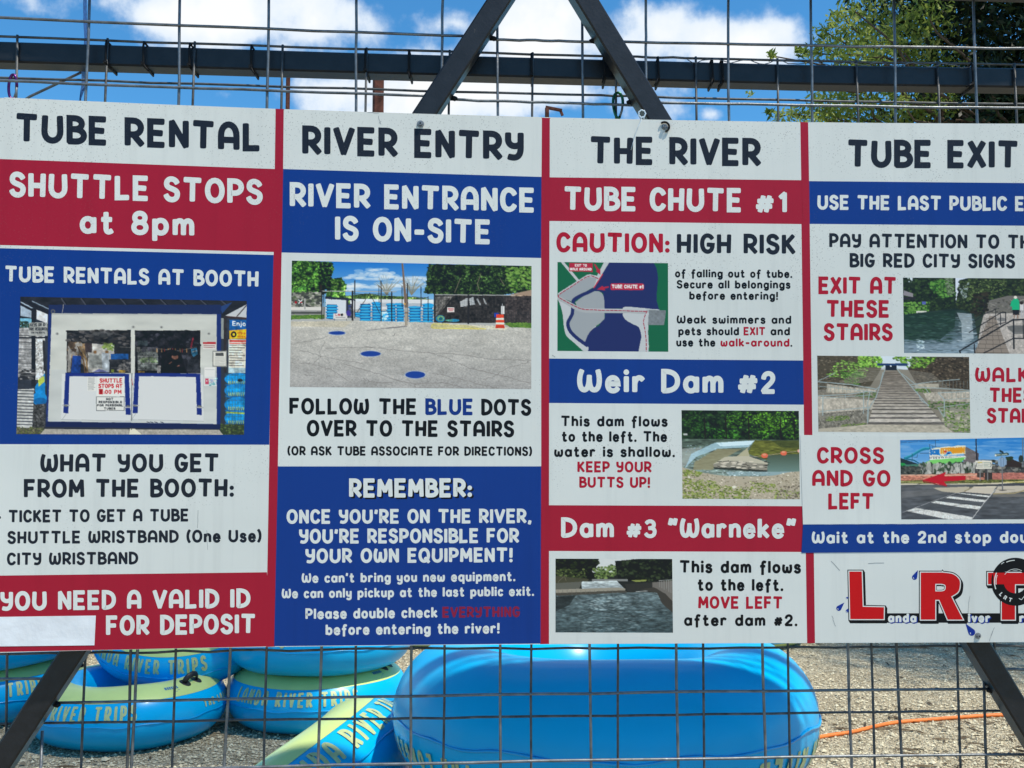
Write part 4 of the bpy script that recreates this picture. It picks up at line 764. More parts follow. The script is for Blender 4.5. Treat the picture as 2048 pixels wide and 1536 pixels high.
def paint_exit():
    c = Canvas((965, 548, 2460, 1240), (1588, 430), 4.452, (40, 52, 44), 13)
    c.R((176, 190, 206), 1300, 548, 1600, 780)
    c.p((26, 36, 26), [(965, 548), (1440, 548), (1440, 840), (965, 900)]); c.f([(965, 548), (1400, 548), (1440, 700), (1440, 830), (965, 890)], [(16, 22, 18), (34, 50, 30), (46, 66, 36), (24, 34, 24)], 900, 6, 16)
    c.f([(1190, 600), (1400, 560), (1440, 720), (1280, 740)], [(34, 70, 30), (54, 100, 40), (80, 128, 56)], 420, 5, 13); c.f([(1340, 560), (1420, 560), (1435, 700), (1370, 720)], [(60, 74, 56), (100, 116, 96)], 200, 4, 10)
    c.f([(1010, 548), (1060, 548), (1050, 600), (1020, 600)], [(150, 170, 184), (180, 196, 204)], 36, 4, 10)
    c.f([(975, 780), (1210, 770), (1200, 850), (975, 890)], [(30, 60, 26), (64, 108, 46), (90, 134, 60)], 300, 5, 12)
    c.p((116, 116, 124), [(978, 670), (1060, 700), (1060, 730), (975, 715)]); c.R((34, 34, 40), 975, 730, 1080, 752); c.R((186, 190, 186), 1090, 856, 1180, 884); c.R((30, 36, 34), 1100, 868, 1170, 876); c.R((70, 84, 150), 1140, 770, 1175, 795)
    c.p((30, 40, 28), [(1470, 580), (1600, 548), (2460, 548), (2460, 880), (1600, 900), (1440, 830), (1450, 720), (1480, 650)]); c.f([(1470, 590), (1600, 548), (2460, 548), (2460, 860), (1600, 870), (1440, 810)], [(18, 24, 18), (40, 52, 32), (56, 72, 40), (30, 36, 26)], 1400, 6, 16)
    c.f([(1500, 590), (1900, 570), (1880, 680), (1500, 780)], [(52, 68, 40), (86, 104, 62)], 300, 4, 11); c.f([(1480, 650), (1560, 600), (1540, 740), (1480, 760)], [(60, 76, 66), (120, 136, 140)], 100, 4, 9)
    # stone bank and people
    c.p((92, 92, 90), [(1740, 760), (1900, 720), (2460, 720), (2460, 880), (1700, 880)]); c.f([(1720, 760), (2460, 730), (2460, 870), (1700, 880)], [(64, 64, 62), (112, 112, 108), (84, 86, 80)], 420, 5, 13, .5)
    c.f([(1600, 700), (1740, 690), (1720, 850), (1560, 960)], [(26, 24, 20), (44, 40, 32)], 160, 7, 18)
    wat = [(965, 890), (1200, 860), (1440, 830), (1600, 880), (1660, 1240), (965, 1240)]
    c.g(wat, (26, 40, 36), (92, 114, 130)); c.n(wat, .12, 14, 6)
    c.p((170, 184, 196), [(1450, 870), (1580, 880), (1600, 1100), (1500, 1180), (1490, 960)], .6); c.f([(1440, 870), (1590, 880), (1640, 1230), (1380, 1230), (1470, 1000)], [(120, 140, 158), (172, 188, 200), (90, 108, 120)], 200, 6, 22, .14)
    c.p((120, 140, 158), [(985, 1160), (1660, 1130), (1660, 1240), (985, 1240)], .55); c.f([(985, 1130), (1660, 1100), (1660, 1236), (985, 1236)], [(70, 88, 96), (136, 156, 172), (98, 118, 132)], 300, 8, 32, .10)
    c.f([(1080, 1080), (1170, 1060), (1160, 1200), (1090, 1210)], [(120, 146, 160), (176, 198, 208)], 90, 5, 14, .3); c.p((24, 44, 36), [(968, 892), (1440, 846), (1430, 1000), (1300, 1110), (970, 1110)], .75); c.f([(968, 900), (1440, 870), (1400, 1130), (968, 1150)], [(18, 36, 28), (36, 62, 48), (28, 50, 42), (50, 76, 70)], 260, 8, 30, .16)
    c.p((150, 148, 146), [(1690, 880), (2460, 860), (2460, 1240), (1620, 1240), (1660, 1000)]); c.n([(1690, 880), (2460, 860), (2460, 1240), (1620, 1240)], .07, 14)
    c.p((118, 112, 106), [(1650, 1130), (1740, 900), (1790, 900), (1920, 1240), (1600, 1240)]); 
    for k in range(9):
        y = 920+k*38; c.l((70, 66, 62), [(1720-k*14, y), (1790+k*16, y+4)], 4)
        for j in range(4): x = 1715-k*13+j*(24+k*7); c.l((76, 72, 68), [(x, y), (x+6, y+36)], 3)
    c.p((74, 78, 80), [(1890, 990), (2060, 980), (2120, 1060), (1960, 1060)], .7); c.e((80, 84, 88), 1850, 930, 44, 16, .7); c.e((76, 78, 80), 1990, 1010, 90, 30, .5)
    K = (26, 28, 34)
    for pts, w_ in (([(1480, 1228), (1475, 1210), (1945, 935), (2050, 930)], 13), ([(1690, 1230), (1950, 1100), (2050, 1098)], 10), ([(1955, 930), (1958, 1190)], 14), ([(1605, 1150), (1610, 1228)], 11), ([(2040, 935), (2045, 1100)], 10), ([(1560, 1045), (1840, 870), (1885, 866), (1885, 955)], 8), ([(1610, 1078), (1800, 975), (1885, 955)], 7), ([(1838, 872), (1840, 980)], 7), ([(1600, 950), (1700, 880), (1800, 838)], 6), ([(1700, 760), (1690, 870)], 6), ([(1795, 846), (1797, 930)], 5)): c.l(K, pts, w_)
    c.p((24, 150, 108), [(1945, 760), (1960, 745), (1990, 745), (2005, 765), (2008, 845), (1940, 845)]); c.l((24, 150, 108), [(1942, 770), (1934, 810)], 14); c.e((198, 190, 184), 1972, 734, 15, 14); c.p((28, 28, 34), [(1945, 845), (2006, 845), (2004, 890), (1950, 890)]); c.l((120, 92, 80), [(1962, 890), (1962, 918)], 9); c.l((120, 92, 80), [(1992, 890), (1993, 918)], 9)
    c.p((176, 180, 186), [(2012, 790), (2044, 785), (2046, 850), (2010, 850)]); c.e((40, 34, 32), 2026, 784, 17, 14); c.l((150, 154, 160), [(2026, 850), (2024, 912)], 12); c.l((150, 154, 160), [(2040, 850), (2042, 912)], 10)
    for i in range(5): c.l(K, [(2050+i*80, 930-i*4), (2130+i*80, 926-i*4)], 10)
    return c

def paint_stairs():
    c = Canvas((165, 70, 1298, 648), (1588, 690), 3.657, (110, 108, 100), 15)
    c.R((176, 192, 206), 600, 70, 860, 180)
    c.p((66, 62, 52), [(165, 70), (520, 78), (640, 170), (560, 300), (165, 330)]); c.f([(165, 70), (500, 78), (560, 200), (540, 300), (165, 330)], [(44, 40, 34), (82, 76, 64), (100, 94, 82), (60, 56, 46)], 700, 4, 10, .5)
    c.p((56, 50, 42), [(1290, 85), (960, 90), (830, 170), (900, 290), (1290, 330)]); c.f([(1290, 85), (980, 90), (860, 180), (920, 280), (1290, 330)], [(34, 30, 26), (70, 62, 52), (92, 84, 72), (50, 46, 38)], 700, 4, 11, .6)
    c.f([(470, 78), (640, 85), (650, 165), (480, 160)], [(50, 90, 30), (92, 140, 50), (126, 170, 74)], 360, 4, 10); c.f([(330, 110), (560, 120), (520, 240), (230, 235)], [(56, 96, 34), (96, 146, 56), (130, 176, 84)], 420, 4, 10, .45); c.f([(340, 200), (500, 190), (480, 290), (380, 290)], [(44, 78, 32), (80, 120, 54)], 160, 4, 9)
    c.f([(700, 84), (1050, 88), (960, 170), (830, 165), (790, 130)], [(36, 62, 24), (70, 112, 38), (108, 152, 60)], 420, 4, 11)
    for k in range(11): c.l((128, 128, 120), [(480-k*18, 170+k*13), (672-k*3, 168+k*8)], 4, .8); c.l((120, 120, 114), [(760+k*9, 176+k*9), (1010+k*12, 210+k*10)], 4, .8)
    c.p((30, 52, 92), [(610, 134), (830, 134), (830, 152), (610, 150)]); c.R((24, 30, 44), 668, 150, 752, 186); c.e((200, 206, 214), 708, 154, 7, 5)
    # ramps and retaining walls
    c.p((150, 148, 138), [(240, 285), (600, 330), (600, 350), (240, 350)]); c.p((152, 150, 142), [(175, 375), (590, 405), (590, 470), (178, 500)]); c.n([(175, 280), (600, 320), (590, 500), (178, 500)], .08, 14)
    c.p((146, 144, 134), [(880, 280), (1060, 285), (1060, 318), (890, 320)]); c.p((146, 144, 136), [(940, 345), (1285, 340), (1285, 420), (980, 410)]); c.n([(880, 280), (1285, 340), (1285, 440), (980, 420)], .08, 14)
    c.f([(480, 345), (600, 345), (590, 385), (440, 380)], [(44, 70, 34), (78, 106, 54)], 90, 4, 8, .5); c.f([(860, 320), (1000, 322), (1000, 348), (880, 348)], [(50, 80, 36), (88, 122, 60)], 80, 4, 8, .5)
    c.p((104, 104, 98), [(175, 500), (560, 470), (545, 560), (178, 640)]); c.n([(175, 500), (560, 470), (545, 560), (178, 640)], .14, 10); c.f([(240, 520), (400, 520), (410, 550), (230, 556)], [(60, 84, 44), (96, 118, 64)], 120, 4, 9, .5); c.f([(350, 580), (540, 570), (530, 620), (340, 622)], [(60, 84, 44), (104, 124, 70)], 140, 4, 9, .5)
    c.p((120, 122, 112), [(1060, 470), (1290, 440), (1290, 640), (1100, 590)]); c.f([(970, 410), (1290, 420), (1290, 470), (1000, 480)], [(40, 70, 30), (80, 116, 50)], 160, 4, 10, .5); c.f([(1080, 480), (1288, 490), (1288, 640), (1200, 640), (1090, 590)], [(60, 86, 40), (100, 128, 62), (150, 150, 138)], 330, 4, 10, .6)
    # stair flight
    ys = [190, 206, 218, 230, 241, 252, 262, 272, 283, 294, 306, 318, 331, 345, 360, 376, 393, 412, 432, 453, 478, 508, 540, 580]
    for i in range(len(ys)-1):
        y0, y1 = ys[i], ys[i+1]; a = (y0-186)/394; b = (y1-186)/394
        def lx(t): return 668-126*t**.8
        def rx(t): return 748+347*t**.97
        dk = (84-2*a, 80+2*a, 74+8*a); lt = (106+62*a, 101+66*a, 94+68*a)
        c.p(lt, [(lx(a), y0), (rx(a), y0), (rx(b), y1), (lx(b), y1)]); m = y0+(y1-y0)*(.58 if i > 12 else .6)
        c.p(dk, [(lx(b), m), (rx(b), m), (rx(b), y1), (lx(b), y1)])
    c.n([(660, 186), (760, 186), (1095, 585), (540, 585)], .07, 6, 5)
    c.p((150, 148, 138), [(540, 582), (1095, 586), (1180, 650), (300, 650), (178, 640), (180, 612)]); c.n([(540, 582), (1095, 586), (1180, 650), (178, 640)], .06, 9, 3)
    S_ = (128, 146, 152)
    for pts, w_ in (([(668, 172), (600, 380), (545, 470), (540, 560)], 6), ([(650, 200), (628, 300), (595, 330)], 5), ([(752, 172), (880, 330), (985, 445)], 6), ([(790, 210), (905, 300)], 5), ([(175, 268), (420, 290), (600, 322)], 6), ([(175, 300), (600, 345)], 4), ([(175, 372), (400, 360), (560, 338)], 6), ([(180, 392), (560, 365)], 4), ([(180, 488), (560, 455)], 5), ([(510, 345), (508, 500)], 6), ([(212, 372), (210, 515)], 7), ([(375, 362), (376, 392)], 4), ([(555, 345), (540, 420), (538, 570)], 6), ([(300, 205), (180, 262)], 4), ([(850, 290), (1010, 268), (1210, 252)], 5), ([(860, 305), (1285, 330)], 5), ([(960, 315), (985, 350)], 5), ([(900, 340), (930, 405), (985, 440)], 5), ([(1055, 350), (1100, 400), (1098, 525)], 7), ([(1055, 350), (1285, 338)], 5), ([(1055, 460), (1095, 525)], 6), ([(1100, 400), (1285, 390)], 4), ([(1055, 460), (1285, 428)], 4)): c.l(S_, pts, w_)
    for x in range(265, 600, 30): c.l((112, 128, 132), [(x, 290+(x-265)*.09), (x, 345)], 2.4)
    for x in range(1060, 1290, 26): c.l((104, 116, 118), [(x, 264), (x, 316)], 2.4)
    for x in range(1120, 1290, 34): c.l((104, 120, 122), [(x, 345), (x, 400)], 2.4)
    for x in range(190, 250, 14): c.l((90, 96, 96), [(x, 275), (x, 345)], 2)
    return c

def paint_crossing():
    c = Canvas((70, 35, 2800, 1350), (1790, 870), 7.938, (70, 74, 82), 17)
    c.g([(70, 35), (2800, 35), (2800, 620), (70, 620)], (40, 118, 190), (120, 162, 206)); c.p((26, 104, 180), [(1280, 50), (2800, 40), (2800, 220), (1500, 260), (1320, 200)], .5)
    for k in range(60): c.e((176, 196, 218), c.r.uniform(80, 2700), c.r.uniform(90, 420), c.r.uniform(90, 260), c.r.uniform(10, 28), .16)
    for pts in ([(80, 98), (620, 70)], [(80, 125), (700, 85)]): c.l((40, 60, 90), pts, 6)
    # slide
    c.l((24, 110, 140), smooth([(160, 370), (260, 330), (360, 270), (450, 225), (540, 215)]), 40); c.l((60, 160, 180), smooth([(160, 352), (260, 312), (360, 252), (450, 208), (540, 200)]), 10); c.l((20, 90, 120), [(180, 380), (300, 400), (400, 460)], 20)
    for pts in ([(272, 300), (272, 470)], [(400, 290), (540, 290)], [(355, 310), (350, 350), (300, 360)], [(540, 150), (640, 190), (760, 200)], [(640, 80), (642, 190)], [(545, 160), (560, 230)], [(600, 170), (600, 220)]): c.l((40, 70, 96), pts, 8)
    c.p((30, 46, 56), [(80, 360), (250, 420), (400, 470), (400, 520), (80, 520)]); c.e((30, 130, 66), 110, 470, 60, 30); c.p((60, 110, 96), [(150, 470), (400, 460), (400, 500), (150, 500)])
    # building
    c.p((96, 92, 96), [(1112, 180), (1330, 290), (1300, 600), (1060, 600)]); c.n([(1112, 180), (1330, 290), (1300, 600), (1060, 600)], .06, 20); c.p((70, 66, 74), [(1300, 280), (1330, 290), (1310, 600), (1290, 600)])
    c.p((214, 206, 188), [(550, 230), (640, 205), (800, 185), (930, 180), (1000, 165), (1118, 165), (1118, 300), (860, 320), (700, 360), (550, 330)])
    O1, B1 = (206, 136, 30), (24, 104, 176)
    xs = [556, 598, 642, 686, 716, 750, 786, 838, 868, 912, 956, 1000, 1048, 1112]
    for i, ch in enumerate('SCHLITTERBAHN'):
        x0, x1 = xs[i]+2, xs[i+1]-6; yb = 322-1.2*i if i < 4 else 300-1.5*(i-6); cap = 92+.8*i
        if i in (4,): x0, x1 = x0+10, x0+10.1
        c.t(ch, x0, yb, x1 if ch != 'I' else x0+14, yb-2, cap, B1 if i < 4 else O1, .26)
    c.p((40, 150, 206), smooth([(700, 300), (760, 330), (830, 270), (880, 262), (905, 300), (860, 300), (800, 350), (720, 360)], True)); c.e((206, 160, 130), 795, 292, 20, 22); c.e((176, 60, 50), 800, 262, 26, 16); c.e((30, 60, 140), 850, 292, 28, 16)
    c.R((196, 200, 200), 550, 330, 1118, 390)
    for k in range(26): x = 555+k*22; c.l((40, 44, 46), [(x, 340+c.r.uniform(0, 10)), (x+c.r.uniform(-12, 16), 375)], 7)
    c.p((96, 176, 90), [(560, 395), (1128, 350), (1040, 445), (410, 470)]); c.p((120, 196, 108), [(560, 395), (900, 368), (840, 440), (500, 452)], .5); c.p((206, 210, 206), [(555, 385), (1128, 340), (1128, 352), (560, 397)])
    c.R((52, 58, 56), 400, 468, 1270, 640); c.f([(400, 460), (1270, 460), (1270, 640), (400, 640)], [(30, 36, 34), (76, 84, 80), (130, 136, 134), (44, 60, 44), (160, 164, 162)], 300, 12, 34, 1.5)
    for x in (430, 590, 1040): c.l((30, 34, 36), [(x, 460), (x, 620)], 10)
    c.R((40, 46, 48), 80, 500, 400, 640); c.f([(80, 500), (400, 500), (400, 640), (80, 640)], [(30, 36, 36), (84, 88, 84), (60, 66, 64)], 150, 12, 30)
    c.R((60, 62, 66), 1270, 480, 2800, 620); c.f([(1300, 420), (2800, 430), (2800, 620), (1300, 620)], [(34, 36, 40), (84, 84, 84), (50, 54, 50), (120, 122, 118)], 320, 14, 36, .7)
    c.p((44, 36, 36), [(1740, 420), (1860, 380), (2010, 450), (2010, 520), (1740, 500)]); c.f([(1760, 350), (1870, 350), (1850, 400), (1760, 400)], [(24, 34, 26), (40, 54, 36)], 60, 10, 20); c.e((40, 44, 40), 1560, 410, 40, 20)
    c.p((34, 34, 44), [(1275, 60), (1296, 60), (1308, 400), (1286, 400)]); c.l((90, 100, 116), [(2028, 50), (2030, 500)], 16); c.e((40, 50, 48), 2000, 380, 40, 60)
    # brick wall, grass, road
    c.p((166, 112, 96), [(80, 635), (1300, 605), (2800, 590), (2800, 700), (1500, 710), (80, 725)]); c.n([(80, 635), (1300, 605), (2800, 590), (2800, 700), (80, 725)], .16, 16, 2.4); c.R((196, 168, 150), 80, 632, 1300, 644); c.p((150, 90, 90), [(1550, 605), (2800, 590), (2800, 690), (1550, 705)], .5)
    c.R((62, 54, 52), 1304, 600, 1410, 672); c.R((52, 46, 46), 1424, 600, 1546, 712)
    c.p((86, 92, 52), [(80, 722), (1500, 708), (2800, 700), (2800, 760), (80, 775)]); c.n([(80, 722), (2800, 700), (2800, 760), (80, 775)], .2, 10, 3); c.l((206, 206, 150), [(80, 744), (460, 748)], 7); c.p((190, 186, 168), [(80, 768), (700, 775), (1500, 765), (2060, 730), (2060, 742), (1520, 790), (80, 790)])
    road = [(80, 788), (1300, 784), (2800, 770), (2800, 1350), (80, 1350)]
    c.g(road, (78, 82, 88), (66, 72, 80)); c.n(road, .09, 30, 5); c.p((120, 122, 124), [(100, 900), (900, 850), (1100, 890), (500, 960), (100, 1000)], .35)
    c.p((164, 160, 146), [(600, 840), (1190, 820), (1140, 895), (980, 920), (760, 900)]); c.p((178, 174, 164), [(1220, 828), (1600, 824), (1540, 940), (1110, 905)]); c.l((130, 124, 100), [(1110, 890), (1220, 838)], 18); c.p((186, 182, 168), [(1250, 818), (1640, 812), (1600, 836), (1230, 836)])
    c.R((54, 58, 66), 1280, 790, 1640, 808); c.p((172, 168, 158), [(1640, 812), (2800, 790), (2800, 880), (1900, 905), (1560, 940)]); c.l((140, 132, 104), [(1560, 935), (1900, 922), (2060, 880), (2700, 860)], 20); c.p((56, 60, 70), [(1650, 782), (2800, 770), (2800, 795), (1650, 806)]); c.l((120, 116, 110), [(1620, 860), (1900, 870)], 5)
    c.p((118, 116, 112), [(1560, 950), (2800, 900), (2800, 980), (1540, 980)], .6)
    WHT = (190, 196, 198)
    for pts in ([(975, 925), (1070, 925), (1525, 968), (1490, 990)], [(800, 998), (870, 975), (1460, 1035), (1425, 1068)], [(570, 1075), (650, 1046), (1370, 1135), (1320, 1185)], [(175, 1205), (330, 1155), (1230, 1305), (1210, 1345), (850, 1340)]): c.p(WHT, pts); c.n(pts, .06, 20)
    c.l((178, 184, 188), [(1600, 860), (1420, 1070), (1215, 1340)], 10); c.l((150, 156, 162), [(970, 925), (600, 1050), (80, 1245)], 6); c.l((54, 58, 66), [(1180, 1090), (100, 1235)], 9, .5)
    c.p((186, 178, 120), [(1700, 745), (2800, 715), (2800, 724), (1700, 760)])
    # signs and arrow
    for x, w_ in ((1350, 14), (1472, 12)): c.l((120, 124, 128), [(x, 530), (x, 720)], w_)
    c.p((196, 198, 190), [(1278, 410), (1400, 400), (1538, 410), (1536, 540), (1280, 540)]); c.l((60, 64, 70), [(1300, 440), (1290, 475), (1300, 510)], 8); c.l((60, 64, 70), [(1515, 440), (1526, 475), (1515, 510)], 8)
    for y in (440, 462, 486, 508): c.l((120, 126, 120), [(1312, y), (1390, y)], 7); c.l((110, 128, 120), [(1410, y), (1505, y)], 7)
    c.l((206, 176, 60), [(1316, 434), (1380, 434)], 9); c.l((60, 66, 74), [(1282, 402), (1390, 395)], 10); c.l((60, 66, 74), [(1404, 395), (1525, 400)], 10)
    c.l((96, 100, 106), [(1697, 350), (1708, 880)], 20); c.e((60, 60, 62), 1712, 878, 60, 8)
    c.p((118, 146, 176), [(1660, 360), (1740, 355), (1775, 400), (1772, 465), (1730, 505), (1672, 505), (1635, 465), (1632, 405)]); c.l((80, 100, 130), [(1682, 360), (1684, 500)], 6); c.l((80, 100, 130), [(1720, 360), (1722, 500)], 6)
    c.p((36, 66, 66), [(1580, 310), (1600, 295), (1800, 280), (1808, 318), (1600, 340)]); c.l((196, 206, 200), [(1620, 318), (1780, 304)], 9); c.p((30, 50, 60), [(1660, 230), (1722, 262), (1724, 295), (1656, 270)]); c.e((200, 206, 200), 1600, 322, 14, 16)
    A_ = (166, 22, 40)
    c.p((120, 14, 30), [(440, 730), (830, 815), (812, 818), (440, 745)]); c.p(A_, [(430, 718), (815, 588), (775, 655), (1120, 650), (1122, 716), (780, 738), (828, 812)])
    return c
# ------------------------------------------------------------------ the information sign
sign = empty('information_sign', (0.0, 2.32, 1.19), 'wide white, red and blue river tubing information board bolted to the black gate braces', 'sign')
def sheet(name, pix_quad, off, m, parent, nu=28, nv=6, surf=g_sign, thick=0.0):
    """a flat-printed rectangle lying on the sign's face; corners TL TR BR BL in photograph pixels"""
    TL, TR, BR, BL = [np.array(p, float) for p in pix_quad]; b = MB(); V = []
    for j in range(nv+1):
        for i in range(nu+1):
            u, v = i/nu, j/nv; V.append((TL*(1-u)+TR*u)*(1-v)+(BL*(1-u)+BR*u)*v)
    V = np.array(V); P = on(V[:, 0], V[:, 1], surf, off)
    Fq = [(j*(nu+1)+i, (j+1)*(nu+1)+i, (j+1)*(nu+1)+i+1, j*(nu+1)+i+1) for j in range(nv) for i in range(nu)]
    b.add(P, Fq)
    if thick:
        P2 = P.copy(); P2[:, 1] += thick; k = len(P); b.v.extend([tuple(p) for p in P2]); b.f.extend([tuple(i+k for i in f[::-1]) for f in Fq]); b.smooth.extend([False]*len(Fq))
        rim = [i for i in range(nu)] + [nu+j*(nu+1) for j in range(nv)] + [nv*(nu+1)+i for i in range(nu, 0, -1)] + [j*(nu+1) for j in range(nv, 0, -1)]
        for a, c2 in zip(rim, rim[1:]+rim[:1]): b.f.append((a, c2, c2+k, a+k)); b.smooth.append(False)
    return b.build(name, m, parent)
def lettering(text, x0, y0, x1, y1, cap, m, parent, off=0.00026, wt=0.212, name='lettering'):
    st, W = layout(text, wt); b = MB()
    for k, (pts, cl, dot) in enumerate(st):
        P = [(x0+(x1-x0)*p[0]/W, y0+(y1-y0)*p[0]/W-cap*p[1]) for p in pts]
        V, Fc = stroke_poly(P, cl, wt*cap, dot); V = np.array(V)
        b.add(on(V[:, 0], V[:, 1], g_sign, off + (k % 9)*5.0e-6), Fc)
    return b.build(name, m, parent)
def poly_fill(loops, off, m, parent, name, extra=None):
    b = MB(); flat = [p for l in loops for p in l]
    tris = tessellate_polygon([[Vector((x, -y, 0)) for x, y in l] for l in loops]); V = np.array(flat, float)
    b.add(on(V[:, 0], V[:, 1], g_sign, off), [tuple(t) for t in tris])
    for k, (pts, cl, w_) in enumerate(extra or []):
        V, Fc = stroke_poly(pts, cl, w_); V = np.array(V); b.add(on(V[:, 0], V[:, 1], g_sign, off+5e-6*(k+1)), Fc)
    return b.build(name, m, parent)
def picture(canvas, quad, off, parent, gain=1.12, name='printed_photo'):
    ss = 2 if canvas.k*canvas.s < 2.5 else 3
    A = canvas.a[:canvas.H//ss*ss, :canvas.W//ss*ss].reshape(canvas.H//ss, ss, canvas.W//ss, ss, 3).mean((1, 3)) if False else canvas.a
    TL, TR, BR, BL = [np.array(p, float) for p in quad]
    nu = int(np.linalg.norm(TR-TL)*.95); nv = int(np.linalg.norm(BL-TL)*.95)
    u, v = np.meshgrid(np.linspace(0, 1, nu+1), np.linspace(0, 1, nv+1)); u = u.ravel()[:, None]; v = v.ravel()[:, None]
    P = (TL*(1-u)+TR*u)*(1-v)+(BL*(1-u)+BR*u)*v
    # box-filtered sample of the ink at each point
    cu = (P-np.array(canvas.o))*canvas.s; ix = (cu[:, 0]-canvas.x0)*canvas.k; iy = (cu[:, 1]-canvas.y0)*canvas.k
    acc = 0
    offs = [(-.5, -.5), (.5, -.5), (-.5, .5), (.5, .5)]
    for ox, oy in offs:
        acc = acc + canvas.a[np.clip((iy+oy).astype(int), 0, canvas.H-1), np.clip((ix+ox).astype(int), 0, canvas.W-1)]
    col = acc/4; alb = np.clip(print_albedo(np.clip(col, 0, 255))*gain, 0, .85)
    # the print grain and weathering
    W3 = on(P[:, 0], P[:, 1], g_sign, off)
    off_ = np.array(parent.location) + (np.array(parent.parent.location) if parent.parent else 0)
    me = bpy.data.meshes.new(name); n = len(W3); w1 = nu+1
    q = (np.arange(nv)[:, None]*w1+np.arange(nu)[None]).ravel(); faces = np.stack([q, q+w1, q+w1+1, q+1], 1)
    me.vertices.add(n); me.vertices.foreach_set('co', (W3-off_).ravel().astype(np.float32))
    me.loops.add(faces.size); me.loops.foreach_set('vertex_index', faces.ravel().astype(np.int32))
    me.polygons.add(len(faces)); me.polygons.foreach_set('loop_start', np.arange(0, faces.size, 4, dtype=np.int32)); me.polygons.foreach_set('loop_total', np.full(len(faces), 4, np.int32))
    me.update(calc_edges=True); me.materials.append(M['print'])
    at = me.color_attributes.new('ink', 'FLOAT_COLOR', 'POINT'); rgba = np.ones((n, 4), np.float32); rgba[:, :3] = alb; at.data.foreach_set('color', rgba.ravel())
    o = bpy.data.objects.new(name, me); COL.objects.link(o); o.parent = parent
    return o

# board: one bent sheet of plastic, red printed ground
_top = [(-14, 194.3), (0, 195), (550, 217.5), (1085, 235.5), (1600, 244), (2048, 247.5), (2152, 248)]
_bot = [(-14, 1305.5), (0, 1305), (548, 1293.3), (1085, 1288), (1600, 1286.6), (2048, 1284), (2152, 1283.5)]
def board():
    xs = np.linspace(-14, 2152, 61); ty = np.interp(xs, [p[0] for p in _top], [p[1] for p in _top]); by = np.interp(xs, [p[0] for p in _bot], [p[1] for p in _bot])
    zt = on(xs, ty, g_sign)[:, 2]; zb = on(xs, by, g_sign)[:, 2]
    kt = np.polyfit(xs, zt, 3); kb = np.polyfit(xs, zb, 3); zt = np.polyval(kt, xs); zb = np.polyval(kb, xs)
    Xs = on(xs, np.full_like(xs, 760.), g_sign)[:, 0]; b = MB(); V = []
    for X, a, c2 in zip(Xs, zt, zb):
        y = float(g_sign(X)); V += [(X, y, a), (X, y, c2), (X, y+.0035, c2), (X, y+.0035, a)]
    n = len(Xs); Fc = []
    for i in range(n-1):
        p, q_ = 4*i, 4*i+4
        for k in range(4): Fc.append((p+k, p+(k+1) % 4, q_+(k+1) % 4, q_+k))
    Fc += [(0, 3, 2, 1), tuple(4*(n-1)+k for k in range(4))]
    b.add(V, Fc); o = b.build('board', M['white'], sign)
    return o
board()
def block(name, quad, m, off=0.0001): return sheet(name, quad, off, m, sign)
W_, B_, K_, WT, RT = M['white'], M['blue'], M['ink'], M['whitetext'], M['redtext']
L = lettering
for q in ([(550.5, 217.4), (568.5, 218.2), (549.5, 1293.1), (532, 1293.9)], [(1083, 235.3), (1100.5, 236.0), (1098.5, 1287.9), (1080.5, 1288.2)], [(1600, 243.9), (1617, 244.5), (1631, 1286.2), (1613.5, 1286.8)]): sheet('divider_strip', q, .00006, M['red'], sign, 4, 30)
block('divider_strip', [(1083, 354), (1603, 360), (1606.5, 450), (1083, 444)], M['red'], .00006); block('divider_strip', [(1083, 1008), (1612, 1008), (1612, 1106), (1083, 1106)], M['red'], .00006)
# column 1
h = block('heading_block', [(-13, 195.0), (551.2, 218.0), (549.5, 338), (-13, 317.5)], W_); L('TUBE RENTAL', 31, 284.5, 521, 304, 59, K_, h, wt=.215)
red_hd = block('shuttle_block', [(-13, 317.5), (549.5, 338), (547.5, 504), (-13, 490)], M['red'], 0.00009); L('SHUTTLE STOPS', 19, 394, 525, 409.5, 51, WT, red_hd); L('at 8pm', 159, 467.5, 389, 473, 49, WT, red_hd)
block('white_rule', [(-13, 489.8), (547.5, 504), (547.2, 510), (-13, 496)], W_)
h = block('booth_block', [(-13, 496), (547.2, 510), (538.6, 889.5), (-13, 888.3)], B_); L('TUBE RENTALS AT BOOTH', 10, 564, 517, 574.5, 33, WT, h); booth_blk = h
h = block('wristband_block', [(-13, 888.3), (538.6, 889.5), (533.8, 1144.5), (-13, 1151.3)], W_, .00011)
L('WHAT YOU GET', 81, 945, 438, 944.5, 38, K_, h); L('FROM THE BOOTH:', 48, 996, 467.5, 994.5, 38, K_, h)
L('.', -3, 1038, 1, 1038, 26, K_, h); L('TICKET TO GET A TUBE', 17, 1045.5, 377, 1043, 26, K_, h); L('SHUTTLE WRISTBAND (One Use)', 15, 1088, 523, 1084.5, 26, K_, h); L('CITY WRISTBAND', 14, 1131, 276, 1129, 26, K_, h)
h = block('deposit_block', [(-13, 1151.3), (533.8, 1144.5), (547.5, 1292.5), (-13, 1304.3)], M['red'], .00009); L('YOU NEED A VALID ID', 1, 1222, 500, 1216, 39.5, WT, h); L('FOR DEPOSIT', 212.5, 1271.5, 511, 1267.5, 40.5, WT, h)
